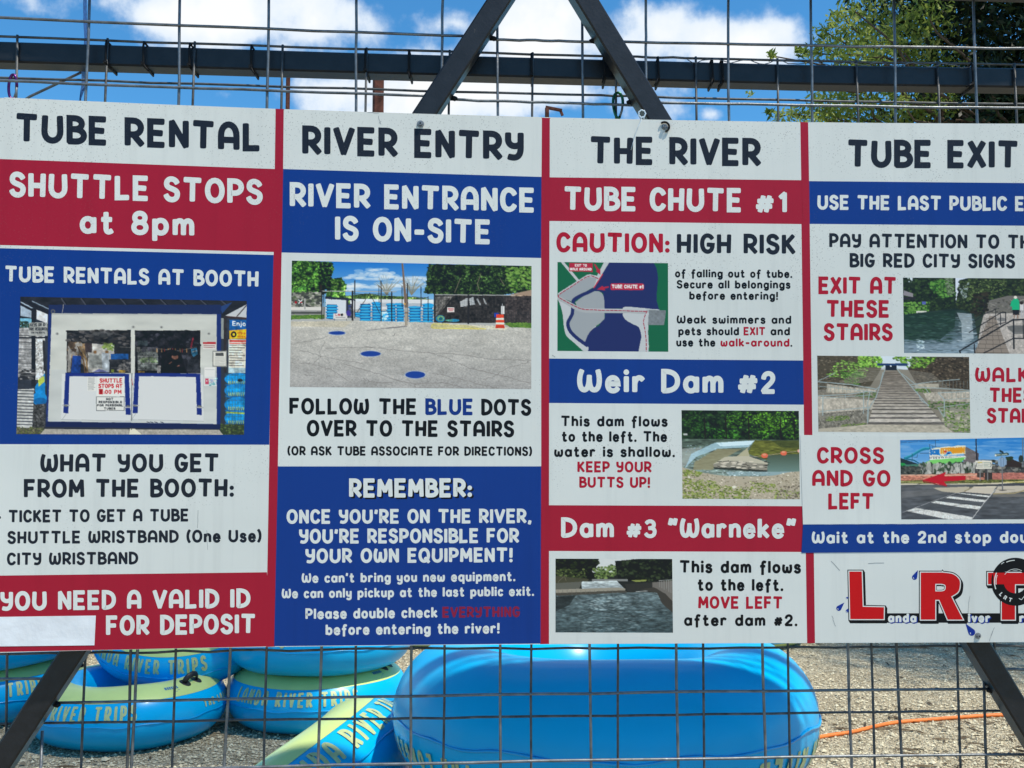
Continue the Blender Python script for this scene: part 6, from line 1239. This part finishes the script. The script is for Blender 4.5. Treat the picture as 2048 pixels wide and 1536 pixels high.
# loose twisted tie wire lying along the beam
b = MB(); pts = []
for k in range(60):
    x = 1375+k*9.6; y = beam_top(x)-2.5+4*math.sin(k*.9)+rw.uniform(-2, 2); P = on(x, y, S_wireB, .006+.004*math.sin(k*1.3)); pts.append(P)
b.tube(pts, .0012, 5); b.build('tie_wire', M['wire'], fence)

# ------------------------------------------------------------------ small things hung on the fence
def loop_thing(name, px, py, hw, hh, m, label, r=.0042, surf=S_wireB, off=.006, lean=0.0, top_w=1.0, bot_w=.55):
    C0 = Vector(on(px, py, surf, off)); k = 2.39/F; e_ = empty(name, C0-Vector((0, 0, hh*k)), label, 'carabiner'); pts = []
    for i in range(30):
        t = 2*math.pi*i/30; s = math.sin(t); w_ = hw*(top_w*(s+1)/2+bot_w*(1-s)/2); pts.append(C0+Vector((math.cos(t)*w_*k+lean*s*k, 0, s*hh*k)))
    b = MB(); b.tube(pts[:26], r, 8); b.build('body', m, e_)
    b = MB(); b.tube([pts[25], pts[28], pts[1]], r*.8, 8); b.build('gate_arm', M['bolt'], e_)
    return e_
loop_thing('carabiner', 1236, 211, 12.5, 27, M['green_al'], 'green carabiner clipped to the fence wire left of the right brace', .0036)
loop_thing('carabiner', 25.5, 174, 8, 25, M['purple_al'], 'purple carabiner hanging on the fence wire above the tube rental heading', .0034, bot_w=1.0)
e_ = empty('plastic_ring', on(1284, 229, g_gate, .004), 'small clear plastic ring with a bow and a modelled shadow line beside the right brace', 'ring'); b = MB()
C0 = Vector(on(1284, 227.5, g_gate, .006)); k = 2.31/F
b.tube([C0+Vector((math.cos(t)*7*k*(1+.08*math.cos(7*t)), 0, math.sin(t)*7.5*k*(1+.08*math.cos(7*t)))) for t in np.linspace(0, 2*math.pi, 28, endpoint=False)], .0018, 6, closed=True); b.build('rim', M['clear'], e_)
b = MB(); b.tube([C0+Vector((-2*k, 0, -7.5*k)), Vector(on(1283, 239, g_sign, .007)), Vector(on(1274, 258, g_sign, .004)), Vector(on(1266, 285, g_sign, .0028)), Vector(on(1262, 300, g_sign, .0027))], .0006, 5); b.tube([C0+Vector((-5*k, 0, -10*k)), C0+Vector((0, 0, -7.5*k)), C0+Vector((5*k, 0, -10*k))], .0014, 5); b.build('shadow_strand', M['clear'], e_)  # bow, and a strand modelled along a shadow line on the board

# blue ratchet strap hanging behind the beam, thin stay rod, rusty posts beyond
def S_strap(X): return g_half(X)+.175
st = empty('ratchet_strap', on(160, 200, S_strap), 'twisted blue webbing strap hanging behind the fence rail at upper left', 'strap'); b = MB(); V = []; Fc = []
pth = [(170, -60, 3, 5), (169.5, 10, 3.4, 4), (170, 40, 3.6, 5), (171.5, 75, 3.0, 6), (171, 100, 4, 5), (168, 130, 5.5, 3), (169, 148, 6, 1), (168, 168, 5, 2), (164, 182, 3.2, 3), (160.5, 196, 1.6, 1), (159, 215, 1.2, 1)]
for x, y, w_, tw in pth:
    A_, B_2 = on(x-w_, y, S_strap, tw*.002), on(x+w_, y, S_strap, -tw*.002); V += [A_, B_2, B_2+np.array([0, .002, 0]), A_+np.array([0, .002, 0])]
for i in range(len(pth)-1):
    for k in range(4): Fc.append((4*i+k, 4*i+(k+1) % 4, 4*i+4+(k+1) % 4, 4*i+4+k))
b.add(V, Fc+[(3, 2, 1, 0)]); b.build('webbing', M['strap'], st)
b = MB()
for k in range(1, 22): x, y = np.interp(k, range(11), [p[0] for p in pth]) if k < 10 else 168, 0
b.v.clear() if False else None
rod = MB(); rod.tube([on(30, 213, S_strap, -.01), on(60, 193, S_strap, -.01), on(166, 143, S_strap, -.01), on(172, 140, S_strap, -.01)], .0034, 8)
o = rod.build('stay_rod', M['wire'], None); tag(o, 'thin slanting steel rod beneath the fence rail at upper left', 'rod')
def post(px, ytop, wpx, Y, label, wall=.006):
    P = at_y(px, ytop, Y); w_ = wpx*Y/F; e_ = empty('steel_post', (P[0], Y, 0), label, 'post', 'rusty steel posts behind the fence')
    b = MB(); b.bar((P[0], Y, 0), (P[0], Y, P[2]), w_, w_, (.35, -1, 0), .006); b.build('shaft', M['rust'], e_)
    b = MB(); b.bar((P[0], Y, P[2]+.001), (P[0], Y, P[2]+.008), w_*1.08, w_*1.08, (.35, -1, 0), .004); b.build('cap', M['rust'], e_)
post(757, 130, 20, 8.6, 'thick square rusty steel post left of the left brace'); post(577, 118, 8, 10.2, 'thin rusty steel post above the first red divider')
hk = empty('hook_post', (0, 9, 0)); P = at_y(1094, 216, 9.0); hk.location = (P[0], 9, 0); tag(hk, 'bent rusty steel post with a short hooked arm between the braces', 'post')
b = MB(); b.bar((P[0], 9, 0), (P[0], 9, P[2]), .034, .034, (.2, -1, 0)); b.build('shaft', M['rust'], hk)
q1, q2, q3 = at_y(1091, 214.5, 9.0), at_y(1124, 221, 9.0), at_y(1125, 231, 9.0); b = MB(); b.bar(q1, q2, .026, .03, (0, -1, 0)); b.bar(q2+np.array([-.012, 0, -.006]), q3, .024, .026, (0, -1, 0)); b.build('hook_arm', M['rust'], hk)

# ------------------------------------------------------------------ river tubes
RC, TA, TB = .376, .18, .172
def tor(th, ph, d=0.0): r = RC+(TA+d)*math.cos(ph); return (r*math.sin(th), -r*math.cos(th), (TB+d)*math.sin(ph))
def torus_patch(name, ph0, ph1, nt, npv, d, m, parent, th0=-math.pi, th1=math.pi, wrinkle=0.0):
    b = MB(); V = []; full = abs(th1-th0-2*math.pi) < 1e-6; k = nt if full else nt+1; fullp = abs(ph1-ph0-2*math.pi) < 1e-6; kp = npv if fullp else npv+1
    for i in range(k):
        th = th0+(th1-th0)*i/nt
        for j in range(kp):
            ph = ph0+(ph1-ph0)*j/npv; w_ = wrinkle*(.5*math.sin(th*23+1)+.5*math.sin(th*37))*math.exp(-(math.sin(ph/2)*5)**2) if wrinkle else 0
            w_ += .0028*math.sin(3*th+.6)+.002*math.sin(5*th+2)
            V.append(tor(th, ph, d+w_))
    Fc = []
    for i in range(nt):
        i2 = (i+1) % nt if full else i+1
        for j in range(npv):
            j2 = (j+1) % npv if fullp else j+1; Fc.append((i*kp+j, i2*kp+j, i2*kp+j2, i*kp+j2))
    b.add(V, Fc, True); return b.build(name, m, parent, local=True)
def tube_words(text, deg0, deg1, ph_base, ph_cap, m, parent, wt=.17, d=.0022, name='lettering'):
    R_ = RC+TA; capm = math.radians(ph_cap-ph_base)*TB; st, W = layout(text, wt, .2, .42, .5); b = MB(); k = 0
    for pts, cl, dot in st:
        P = [(p[0]/W*math.radians(deg1-deg0)*R_, p[1]*capm) for p in pts]
        if cl: P = P+[P[0]]
        Q = []
        for p, q in zip(P, P[1:]):
            n_ = max(1, int(math.dist(p, q)/.012)); Q += [(p[0]+(q[0]-p[0])*t/n_, p[1]+(q[1]-p[1])*t/n_) for t in range(n_)]
        Q = Q[:] if cl else Q+[P[-1]]
        if len(P) == 1: Q = P
        V, Fc = stroke_poly(Q, cl, wt*capm, dot, 4); VV = []
        for v in V:
            th = math.radians(deg0)+v[0]/R_; VV.append(tor(th, math.radians(ph_base)+v[1]/TB, d+(k % 5)*6e-5+.0028*math.sin(3*th+.6)+.002*math.sin(5*th+2)))
        b.add(VV, Fc, True); k += 1
    return b.build(name, m, parent, local=True)
def make_tube():
    t = empty('river_tube', (0, 0, 0)); 
    torus_patch('body', 0, 2*math.pi, 96, 40, 0, M['vinyl_blue'], t, wrinkle=.0025)
    torus_patch('lime_band', math.radians(41), math.radians(97), 96, 12, .0012, M['vinyl_lime'], t)
    b = MB(); V = []; Fc = []
    for i in range(96):
        th = 2*math.pi*i/96; wv = .004*math.sin(th*9)+.003*math.sin(th*17+1)
        for dr, dz in ((-.001, .0035), (.0042, .002), (.0042, -.002), (-.001, -.0035)):
            ww = .0028*math.sin(3*th+.6)+.002*math.sin(5*th+2); r = RC+TA+dr+ww; V.append((r*math.sin(th), -r*math.cos(th), dz+wv-.004))
    for i in range(96):
        j = (i+1) % 96
        for k in range(4): Fc.append((4*i+k, 4*j+k, 4*j+(k+1) % 4, 4*i+(k+1) % 4))
    b.add(V, Fc, True); b.build('seam', M['seam'], t, local=True)
    for o_ in (0, 180):
        tube_words('LANDA RIVER TRIPS', -82+o_, 0+o_, 7, 36, M['tube_text'], t)
        tube_words('THE LONGEST', 42+o_, 82+o_, 9, 23, M['tube_text'], t, .24)
        # carry handle: two base pads and a webbing loop
        b = MB(); V = []
        for sx in (-1, 1):
            c0 = 44+o_+sx*6; ring_ = []
            for k in range(14):
                a = 2*math.pi*k/14; ring_.append(tor(math.radians(c0+3.4*math.cos(a)), math.radians(70+11*math.sin(a)), .004))
            b.add(ring_, [tuple(range(14))])
            b.add([tor(math.radians(c0+3.9*math.cos(2*math.pi*k/14)), math.radians(70+12.5*math.sin(2*math.pi*k/14)), .0014) for k in range(14)]+ring_, [(k, (k+1) % 14, 14+(k+1) % 14, 14+k) for k in range(14)], True)
        hd = b.build('handle', M['handle'], t, local=True)
        b = MB(); b.tube([tor(math.radians(44+o_+a), math.radians(70), h_) for a, h_ in ((-7, .003), (-6, .022), (-4, .038), (0, .046), (4, .038), (6, .022), (7, .003))], .016, 8, flat=.5); b.build('grip', M['handle'], hd, local=True)
    wl = tube_words('WARNING', 19, 29, 58, 66, M['tube_label'], t, .22, name='warning_label')
    b = MB()
    for k in range(4):
        V = [tor(math.radians(a), math.radians(p), .0024) for a, p in ((16, 55-k*2.6), (29-k*2, 55-k*2.6), (29-k*2, 54-k*2.6), (16, 54-k*2.6))]; b.add(V, [(0, 1, 2, 3)])
    b.add([tor(math.radians(a), math.radians(p), .0024) for a, p in ((15.6, 58), (18.2, 58), (16.9, 67))], [(0, 1, 2)]); b.build('small_print', M['tube_label'], wl, local=True)
    return t
def copy_tree(o, parent=None):
    c = o.copy(); COL.objects.link(c)
    if parent is not None: c.parent = parent
    for ch in list(o.children): copy_tree(ch, c)
    return c
proto = make_tube(); used = []
TG = 'blue and lime river tubes'
def tube(loc, label, rotz=0, flip=False, tilt=None, scale=(1, 1, 1), mat3=None):
    o = proto if not used else copy_tree(proto); used.append(o); o['label'] = label; o['category'] = 'river tube'; o['group'] = TG
    R_ = Matrix.Rotation(math.radians(rotz), 3, 'Z')
    if flip: R_ = Matrix.Rotation(math.pi, 3, 'Y') @ R_
    if tilt: R_ = Matrix.Rotation(math.radians(tilt[0]), 3, 'X') @ Matrix.Rotation(math.radians(tilt[1]), 3, 'Y') @ R_
    if mat3 is not None: R_ = mat3 @ R_
    o.rotation_mode = 'QUATERNION'; o.location = loc; o.rotation_quaternion = R_.to_quaternion(); o.scale = scale
    return o
tube((-2.26, 6.05, .172), 'river tube on the gravel with a black handle, just right of the left brace', 24)
tube((-2.08, 6.47, .56), 'tilted river tube resting in the hole of the one with the black handle', 30, tilt=(24, 3))
tube((-1.216, 6.39, .172), 'river tube at the bottom of the stack left of the big blue tube', 36)
tube((-1.20, 6.37, .512), 'second tube up in the stack left of the big one, plain blue underside showing', 170, scale=(1.03, 1.03, 1))
tube((-3.37, 6.5, .172), 'river tube with lettering at the far left behind the left brace', 64)
tube((-3.33, 6.44, .514), 'upper tube of the pair at the far left edge', 110)
tube((-2.78, 4.42, .172), 'river tube barely showing in the bottom left corner behind the brace', -60)
nv = Vector((-.617, .108, .78)).normalized(); xv = (Vector((1, 0, 0))-nv*nv.x).normalized(); yv = nv.cross(xv)
tube((-.78, 3.314, .428), 'slanting river tube with large lettering leaning against the big blue tube', 104, mat3=Matrix((xv, yv, nv)).transposed(), scale=(.973,)*3)
for ch in [q for q in used[-1].children if q.name.startswith('handle')]:      # this one shows no handles
    for g in list(ch.children): bpy.data.objects.remove(g)
    bpy.data.objects.remove(ch)
SB = .64/.556
tube((.275, 3.13, .845), 'biggest upside-down plain blue tube right behind the wire, centre of the bottom', -6, flip=True, tilt=(-1.5, 0), scale=(SB, SB*.98, 1.22))
tube((.29, 3.16, .472), 'plain blue tube hidden directly under the biggest upside-down one', 60, flip=True, scale=(SB*.98, SB*.98, .94))
tube((.28, 3.15, .158), 'river tube on the ground beneath the biggest upside-down one', 60, scale=(SB*.97, SB*.97, .92))
tube((-.72, 9.15, .172), 'distant blue tube half hidden behind the upper left of the biggest tube', 80, flip=True)
tube((2.06, 9.05, .172), 'distant blue tube just behind the upper right of the biggest tube', 140, flip=True)
for i, (dx, dy) in enumerate(((.02, -.02), (-.02, -.05))):
    tube((-1.20+dx, 6.36+dy, .852+.34*i), ['third tube up in the stack left of the big tube, behind the board', 'top tube of the stack left of the big tube, behind the board'][i], 30+50*i, flip=bool(i))

# ------------------------------------------------------------------ unseen cloth, added above the view to shade the left tube stacks
sl = empty('added_shade_sail', (-.9, 5.2, 4.75), 'unseen pale cloth added high above the left tube stacks to shade them', 'added shade'); b = MB(); V = []; Fc = []
cs_ = [Vector((-1.9, 3.85, 4.85)), Vector((.72, 4.0, 4.7)), Vector((.80, 5.75, 4.9)), Vector((-1.9, 5.95, 5.05))]
for j in range(9):
    for i in range(9):
        u, v = i/8, j/8; p = cs_[0].lerp(cs_[1], u).lerp(cs_[3].lerp(cs_[2], u), v); p.z -= .22*math.sin(math.pi*u)*math.sin(math.pi*v); V.append(p)
Fc = [(j*9+i, j*9+i+1, (j+1)*9+i+1, (j+1)*9+i) for j in range(8) for i in range(8)]
V2 = [p+Vector((0, 0, .004)) for p in V]; b.add(V, Fc, True); b.add(V2, [f[::-1] for f in Fc], True); b.build('cloth', M['sail'], sl)

# ------------------------------------------------------------------ ground, cord, litter
def ground():
    m, nt, b_ = new_mat('limestone_gravel'); N = nt.nodes.new; Lk = nt.links.new; tc = N('ShaderNodeTexCoord')
    v = N('ShaderNodeTexVoronoi'); v.inputs['Scale'].default_value = 95; Lk(tc.outputs['Object'], v.inputs['Vector'])
    v2 = N('ShaderNodeTexVoronoi'); v2.inputs['Scale'].default_value = 42; Lk(tc.outputs['Object'], v2.inputs['Vector'])
    n1 = N('ShaderNodeTexNoise'); n1.inputs['Scale'].default_value = 1.3; n1.inputs['Detail'].default_value = 6; Lk(tc.outputs['Object'], n1.inputs['Vector'])
    n2 = N('ShaderNodeTexNoise'); n2.inputs['Scale'].default_value = 14; n2.inputs['Detail'].default_value = 5; Lk(tc.outputs['Object'], n2.inputs['Vector'])
    sv = N('ShaderNodeSeparateColor'); Lk(v.outputs['Color'], sv.inputs[0]); sv2 = N('ShaderNodeSeparateColor'); Lk(v2.outputs['Color'], sv2.inputs[0])
    r1 = N('ShaderNodeValToRGB'); r1.color_ramp.elements[0].color = (.28, .215, .13, 1); r1.color_ramp.elements[1].color = (.86, .76, .53, 1)
    e = r1.color_ramp.elements.new(.35); e.color = (.58, .495, .335, 1); e = r1.color_ramp.elements.new(.7); e.color = (.75, .655, .46, 1); Lk(sv.outputs[0], r1.inputs[0])
    mx = N('ShaderNodeMix'); mx.data_type = 'RGBA'; mx.blend_type = 'MULTIPLY'; mx.inputs['Factor'].default_value = .55
    r2 = N('ShaderNodeValToRGB'); r2.color_ramp.elements[0].position = .3; r2.color_ramp.elements[0].color = (.5, .44, .36, 1); r2.color_ramp.elements[1].position = .62; r2.color_ramp.elements[1].color = (1, 1, 1, 1); Lk(n1.outputs['Fac'], r2.inputs[0])
    Lk(r1.outputs[0], mx.inputs['A']); Lk(r2.outputs[0], mx.inputs['B'])
    mx2 = N('ShaderNodeMix'); mx2.data_type = 'RGBA'; mx2.blend_type = 'MULTIPLY'; mx2.inputs['Factor'].default_value = .5; Lk(mx.outputs['Result'], mx2.inputs['A'])
    r3 = N('ShaderNodeValToRGB'); r3.color_ramp.elements[0].position = .35; r3.color_ramp.elements[0].color = (.55, .5, .44, 1); r3.color_ramp.elements[1].position = .6; Lk(n2.outputs['Fac'], r3.inputs[0]); Lk(r3.outputs[0], mx2.inputs['B'])
    Lk(mx2.outputs['Result'], b_.inputs['Base Color']); b_.inputs['Roughness'].default_value = .95; b_.inputs['Specular IOR Level'].default_value = .15
    ad = N('ShaderNodeMath'); ad.operation = 'ADD'; Lk(v.outputs['Distance'], ad.inputs[0]); Lk(v2.outputs['Distance'], ad.inputs[1])
    bp = N('ShaderNodeBump'); bp.inputs['Strength'].default_value = 1.0; bp.inputs['Distance'].default_value = .016; bp.invert = True; Lk(ad.outputs[0], bp.inputs['Height']); Lk(bp.outputs[0], b_.inputs['Normal'])
    me = MB(); S_ = 400; me.add([(-S_, -S_, 0), (S_, -S_, 0), (S_, S_, 0), (-S_, S_, 0)], [(0, 1, 2, 3)]); o = me.build('ground', m, None); o['kind'] = 'structure'
ground()
def chips():
    m, nt, b_ = new_mat('stone_chips'); at = nt.nodes.new('ShaderNodeAttribute'); at.attribute_name = 'tone'; r = nt.nodes.new('ShaderNodeValToRGB')
    r.color_ramp.elements[0].color = (.21, .17, .12, 1); r.color_ramp.elements[1].color = (.80, .71, .50, 1); e = r.color_ramp.elements.new(.4); e.color = (.56, .475, .315, 1)
    nt.links.new(at.outputs['Fac'], r.inputs[0]); nt.links.new(r.outputs[0], b_.inputs['Base Color']); b_.inputs['Roughness'].default_value = .95; b_.inputs['Specular IOR Level'].default_value = .15
    rg = np.random.default_rng(8); n = 70000; Y = 4.9+(rg.random(n)**1.25)*4.6; X = rg.uniform(-.66, .60, n)*Y; s = rg.gamma(2.6, .0018, n)+.0022
    base = np.array([(1, 0, 0), (-1, 0, 0), (0, 1, 0), (0, -1, 0), (0, 0, .7), (0, 0, -.5)], float); fa = np.array([(0, 2, 4), (2, 1, 4), (1, 3, 4), (3, 0, 4)])
    V = base[None]*s[:, None, None]*rg.uniform(.6, 1.25, (n, 6, 3)); a = rg.uniform(0, 6.28, n); c_, s_ = np.cos(a)[:, None], np.sin(a)[:, None]
    x = V[..., 0]*c_-V[..., 1]*s_; y = V[..., 0]*s_+V[..., 1]*c_; V[..., 0] = x+X[:, None]; V[..., 1] = y+Y[:, None]; V[..., 2] += (s*.35)[:, None]
    Fx = (fa[None]+6*np.arange(n)[:, None, None]).reshape(-1, 3); me = bpy.data.meshes.new('gravel'); me.from_pydata(V.reshape(-1, 3).tolist(), [], Fx.tolist())
    at_ = me.attributes.new('tone', 'FLOAT', 'POINT'); at_.data.foreach_set('value', np.repeat(rg.beta(2, 1.8, n), 6).astype(np.float32)); me.materials.append(m)
    o = bpy.data.objects.new('gravel', me); COL.objects.link(o); o['kind'] = 'stuff'
chips()
def twigs():
    rg = np.random.default_rng(12); b = MB()
    for k in range(420):
        Y = rg.uniform(5.0, 9.0); X = rg.uniform(-.6, .6)*Y
        if rg.random() < .5: X = rg.uniform(1.9, 4.2); Y = rg.uniform(5.0, 6.6)
        a = rg.uniform(0, 6.28); l_ = rg.uniform(.02, .09); w_ = rg.uniform(.002, .006); dx, dy = math.cos(a)*l_, math.sin(a)*l_
        b.add([(X-dx, Y-dy, .008), (X-dy*w_/l_*1.5, Y+dx*w_/l_*1.5, .014), (X+dx, Y+dy, .010), (X+dy*w_/l_*1.5, Y-dx*w_/l_*1.5, .006)], [(0, 1, 2, 3)])
    o = b.build('leaf_litter', mat('dry_leaf', (.09, .06, .03), .9, noise=.5, nscale=9), None); o['kind'] = 'stuff'
twigs()
cp = [on_ground(x, y, .012) for x, y in ((1560, 1492), (1645, 1473), (1700, 1464.5), (1760, 1450.5), (1800, 1444), (1850, 1440), (1920, 1434.5), (2000, 1430), (2100, 1430), (2260, 1440))]
cs = smooth([tuple(p[:2]) for p in cp], n=8); b = MB(); b.tube([(x, y, .012) for x, y in cs], .0115, 8); o = b.build('extension_cord', M['cord'], None); tag(o, 'orange extension cord running across the gravel on the right', 'cord')

# ------------------------------------------------------------------ trees
def leaf_mat(name, cols, trans=.5):
    m = bpy.data.materials.new(name); m.use_nodes = True; nt = m.node_tree; nt.nodes.clear(); N = nt.nodes.new
    at = N('ShaderNodeAttribute'); at.attribute_name = 'tone'; r = N('ShaderNodeValToRGB')
    r.color_ramp.elements[0].color = (*cols[0], 1); r.color_ramp.elements[1].color = (*cols[-1], 1)
    for i, c_ in enumerate(cols[1:-1]): e = r.color_ramp.elements.new((i+1)/(len(cols)-1)); e.color = (*c_, 1)
    nt.links.new(at.outputs['Fac'], r.inputs[0]); d = N('ShaderNodeBsdfDiffuse'); t = N('ShaderNodeBsdfTranslucent'); g = N('ShaderNodeBsdfGlossy'); g.inputs['Roughness'].default_value = .35; g.inputs['Color'].default_value = (.5, .5, .5, 1)
    nt.links.new(r.outputs[0], d.inputs[0]); nt.links.new(r.outputs[0], t.inputs[0]); mx = N('ShaderNodeMixShader'); mx.inputs[0].default_value = trans
    nt.links.new(d.outputs[0], mx.inputs[1]); nt.links.new(t.outputs[0], mx.inputs[2]); m2 = N('ShaderNodeMixShader'); m2.inputs[0].default_value = .025; nt.links.new(mx.outputs[0], m2.inputs[1]); nt.links.new(g.outputs[0], m2.inputs[2])
    out = N('ShaderNodeOutputMaterial'); nt.links.new(m2.outputs[0], out.inputs[0]); return m
def leaves(name, centres, m, parent, seed, droop=.3):
    """centres: (x,y,z, spread, count, leaf length) sprays of pointed leaves"""
    rg = np.random.default_rng(seed); VV = []; T = []
    for x, y, z, sp, n, ll in centres:
        n = int(n); c_ = np.array([x, y, z])+np.clip(rg.normal(size=(n, 3)), -2.0, 2.0)*np.array([sp, sp, sp*.75])*.55
        a = rg.normal(size=(n, 3)); a[:, 2] -= droop; a /= np.linalg.norm(a, axis=1)[:, None]; u = rg.normal(size=(n, 3)); u -= (u*a).sum(1)[:, None]*a; u /= np.linalg.norm(u, axis=1)[:, None]
        l_ = (ll*rg.uniform(.6, 1.25, n))[:, None]; w_ = l_*rg.uniform(.26, .4, n)[:, None]
        VV.append(np.stack([c_-a*l_*.5, c_+u*w_*.5, c_+a*l_*.5, c_-u*w_*.5], 1)); T.append(np.repeat(np.clip(rg.normal(.5, .2)+rg.normal(0, .16, n), 0, 1), 4))
    V = np.concatenate(VV).reshape(-1, 3); T = np.concatenate(T); off = np.array(parent.location); V = V-off; n = len(V)//4
    me = bpy.data.meshes.new(name); me.vertices.add(len(V)); me.vertices.foreach_set('co', V.ravel().astype(np.float32)); me.loops.add(4*n); me.loops.foreach_set('vertex_index', np.arange(4*n, dtype=np.int32))
    me.polygons.add(n); me.polygons.foreach_set('loop_start', np.arange(0, 4*n, 4, dtype=np.int32)); me.polygons.foreach_set('loop_total', np.full(n, 4, np.int32)); me.update(calc_edges=True); me.validate()
    at = me.attributes.new('tone', 'FLOAT', 'POINT'); at.data.foreach_set('value', T.astype(np.float32)); me.materials.append(m)
    o = bpy.data.objects.new(name, me); COL.objects.link(o); o.parent = parent; return o
def limbs(b, base, targets, r0, rg):
    for tpt, f_ in targets:
        s0 = Vector(base[0]).lerp(Vector(base[1]), f_); e0 = Vector(tpt); pts = []; rr = []
        for i in range(9):
            t = i/8; p = s0.lerp(e0, t); p.z += .35*math.sin(t*math.pi)*(e0-s0).length*.25; p += Vector([rg.normal()*.05*(e0-s0).length*.35 if 0 < i < 8 else 0 for _ in range(3)]); pts.append(p); rr.append(r0*(1-f_*.5)*(1-t)**.8+.006)
        b.tube(pts, rr, 6)
rgT = np.random.default_rng(21)
# dark dense tree at the right
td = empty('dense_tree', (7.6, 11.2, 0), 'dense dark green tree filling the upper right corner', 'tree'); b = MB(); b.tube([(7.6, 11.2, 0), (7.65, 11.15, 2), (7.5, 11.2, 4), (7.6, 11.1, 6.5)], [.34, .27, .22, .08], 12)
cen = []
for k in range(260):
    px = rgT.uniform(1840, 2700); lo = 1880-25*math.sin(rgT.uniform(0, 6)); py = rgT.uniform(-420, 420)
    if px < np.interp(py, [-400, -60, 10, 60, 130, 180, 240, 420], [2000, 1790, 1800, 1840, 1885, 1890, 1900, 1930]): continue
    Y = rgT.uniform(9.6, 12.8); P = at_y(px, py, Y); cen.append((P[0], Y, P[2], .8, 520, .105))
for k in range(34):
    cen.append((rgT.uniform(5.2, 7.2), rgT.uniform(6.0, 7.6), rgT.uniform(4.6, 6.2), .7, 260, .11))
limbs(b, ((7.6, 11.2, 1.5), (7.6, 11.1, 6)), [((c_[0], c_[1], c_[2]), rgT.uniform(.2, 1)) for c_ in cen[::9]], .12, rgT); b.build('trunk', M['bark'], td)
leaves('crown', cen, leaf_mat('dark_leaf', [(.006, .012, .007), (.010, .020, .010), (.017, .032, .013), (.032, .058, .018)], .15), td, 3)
# lighter, looser tree reaching out to its left
tl = empty('broadleaf_tree', (5.9, 10.6, 0), 'lighter yellow-green tree with loose sprays reaching left beside the dense one', 'tree'); b = MB(); b.tube([(5.9, 10.6, 0), (5.95, 10.55, 1.6), (5.8, 10.5, 3.2), (5.95, 10.4, 5)], [.2, .16, .12, .05], 10)
cen2 = []
def spray(px, py, rad, n, Y): P = at_y(px, py, Y); cen2.append((P[0], Y, P[2], rad*Y/F, n, .077)); return P
for px, py, rad, n in ((1690, 40, 30, 70), (1672, 32, 16, 34), (1700, 15, 26, 50), (1745, 20, 40, 90), (1765, 45, 44, 130), (1720, 60, 36, 100), (1648, 62, 22, 60), (1672, 75, 30, 90), (1700, 90, 40, 130), (1740, 85, 44, 150), (1785, 75, 44, 150), (1820, 60, 44, 150), (1650, 92, 26, 60), (1632, 100, 16, 34), (1690, 108, 34, 90), (1740, 112, 38, 100), (1800, 105, 46, 130), (1850, 100, 40, 120), (1610, 104, 18, 34), (1598, 100, 12, 22), (1545, 112, 10, 16), (1540, 108, 6, 8), (1720, 128, 30, 50), (1680, 126, 22, 36), (1640, 122, 16, 22), (1620, 120, 10, 12), (1760, 122, 30, 60), (1830, 122, 36, 80), (1850, 20, 50, 160), (1805, 18, 40, 90),
        (1640, 190, 24, 50), (1660, 200, 34, 100), (1700, 195, 34, 90), (1690, 222, 40, 140), (1650, 228, 34, 110), (1610, 226, 22, 50), (1580, 228, 20, 40), (1540, 224, 10, 24), (1558, 232, 16, 36), (1740, 205, 30, 60), (1760, 226, 40, 110), (1720, 240, 40, 140), (1800, 200, 30, 60), (1810, 228, 40, 130), (1850, 215, 40, 140), (1500, 186, 6, 7), (1620, 178, 9, 10), (1780, 190, 16, 24), (1840, 185, 24, 50), (1625, 250, 30, 80), (1870, 60, 44, 140), (1900, 130, 40, 120), (1890, 200, 40, 120), (1790, 260, 60, 160), (1690, 270, 60, 160), (1600, 270, 40, 90)):
    spray(px, py, rad, n*1.4, rgT.uniform(9.3, 10.6))
for k in range(30): spray(rgT.uniform(1640, 1960), rgT.uniform(280, 520), 60, 110, rgT.uniform(9.5, 11))
limbs(b, ((5.9, 10.6, 1.6), (5.95, 10.4, 4.6)), [((c_[0], c_[1], c_[2]), rgT.uniform(.1, 1)) for c_ in cen2[::2]], .035, rgT); b.build('trunk', M['bark'], tl)
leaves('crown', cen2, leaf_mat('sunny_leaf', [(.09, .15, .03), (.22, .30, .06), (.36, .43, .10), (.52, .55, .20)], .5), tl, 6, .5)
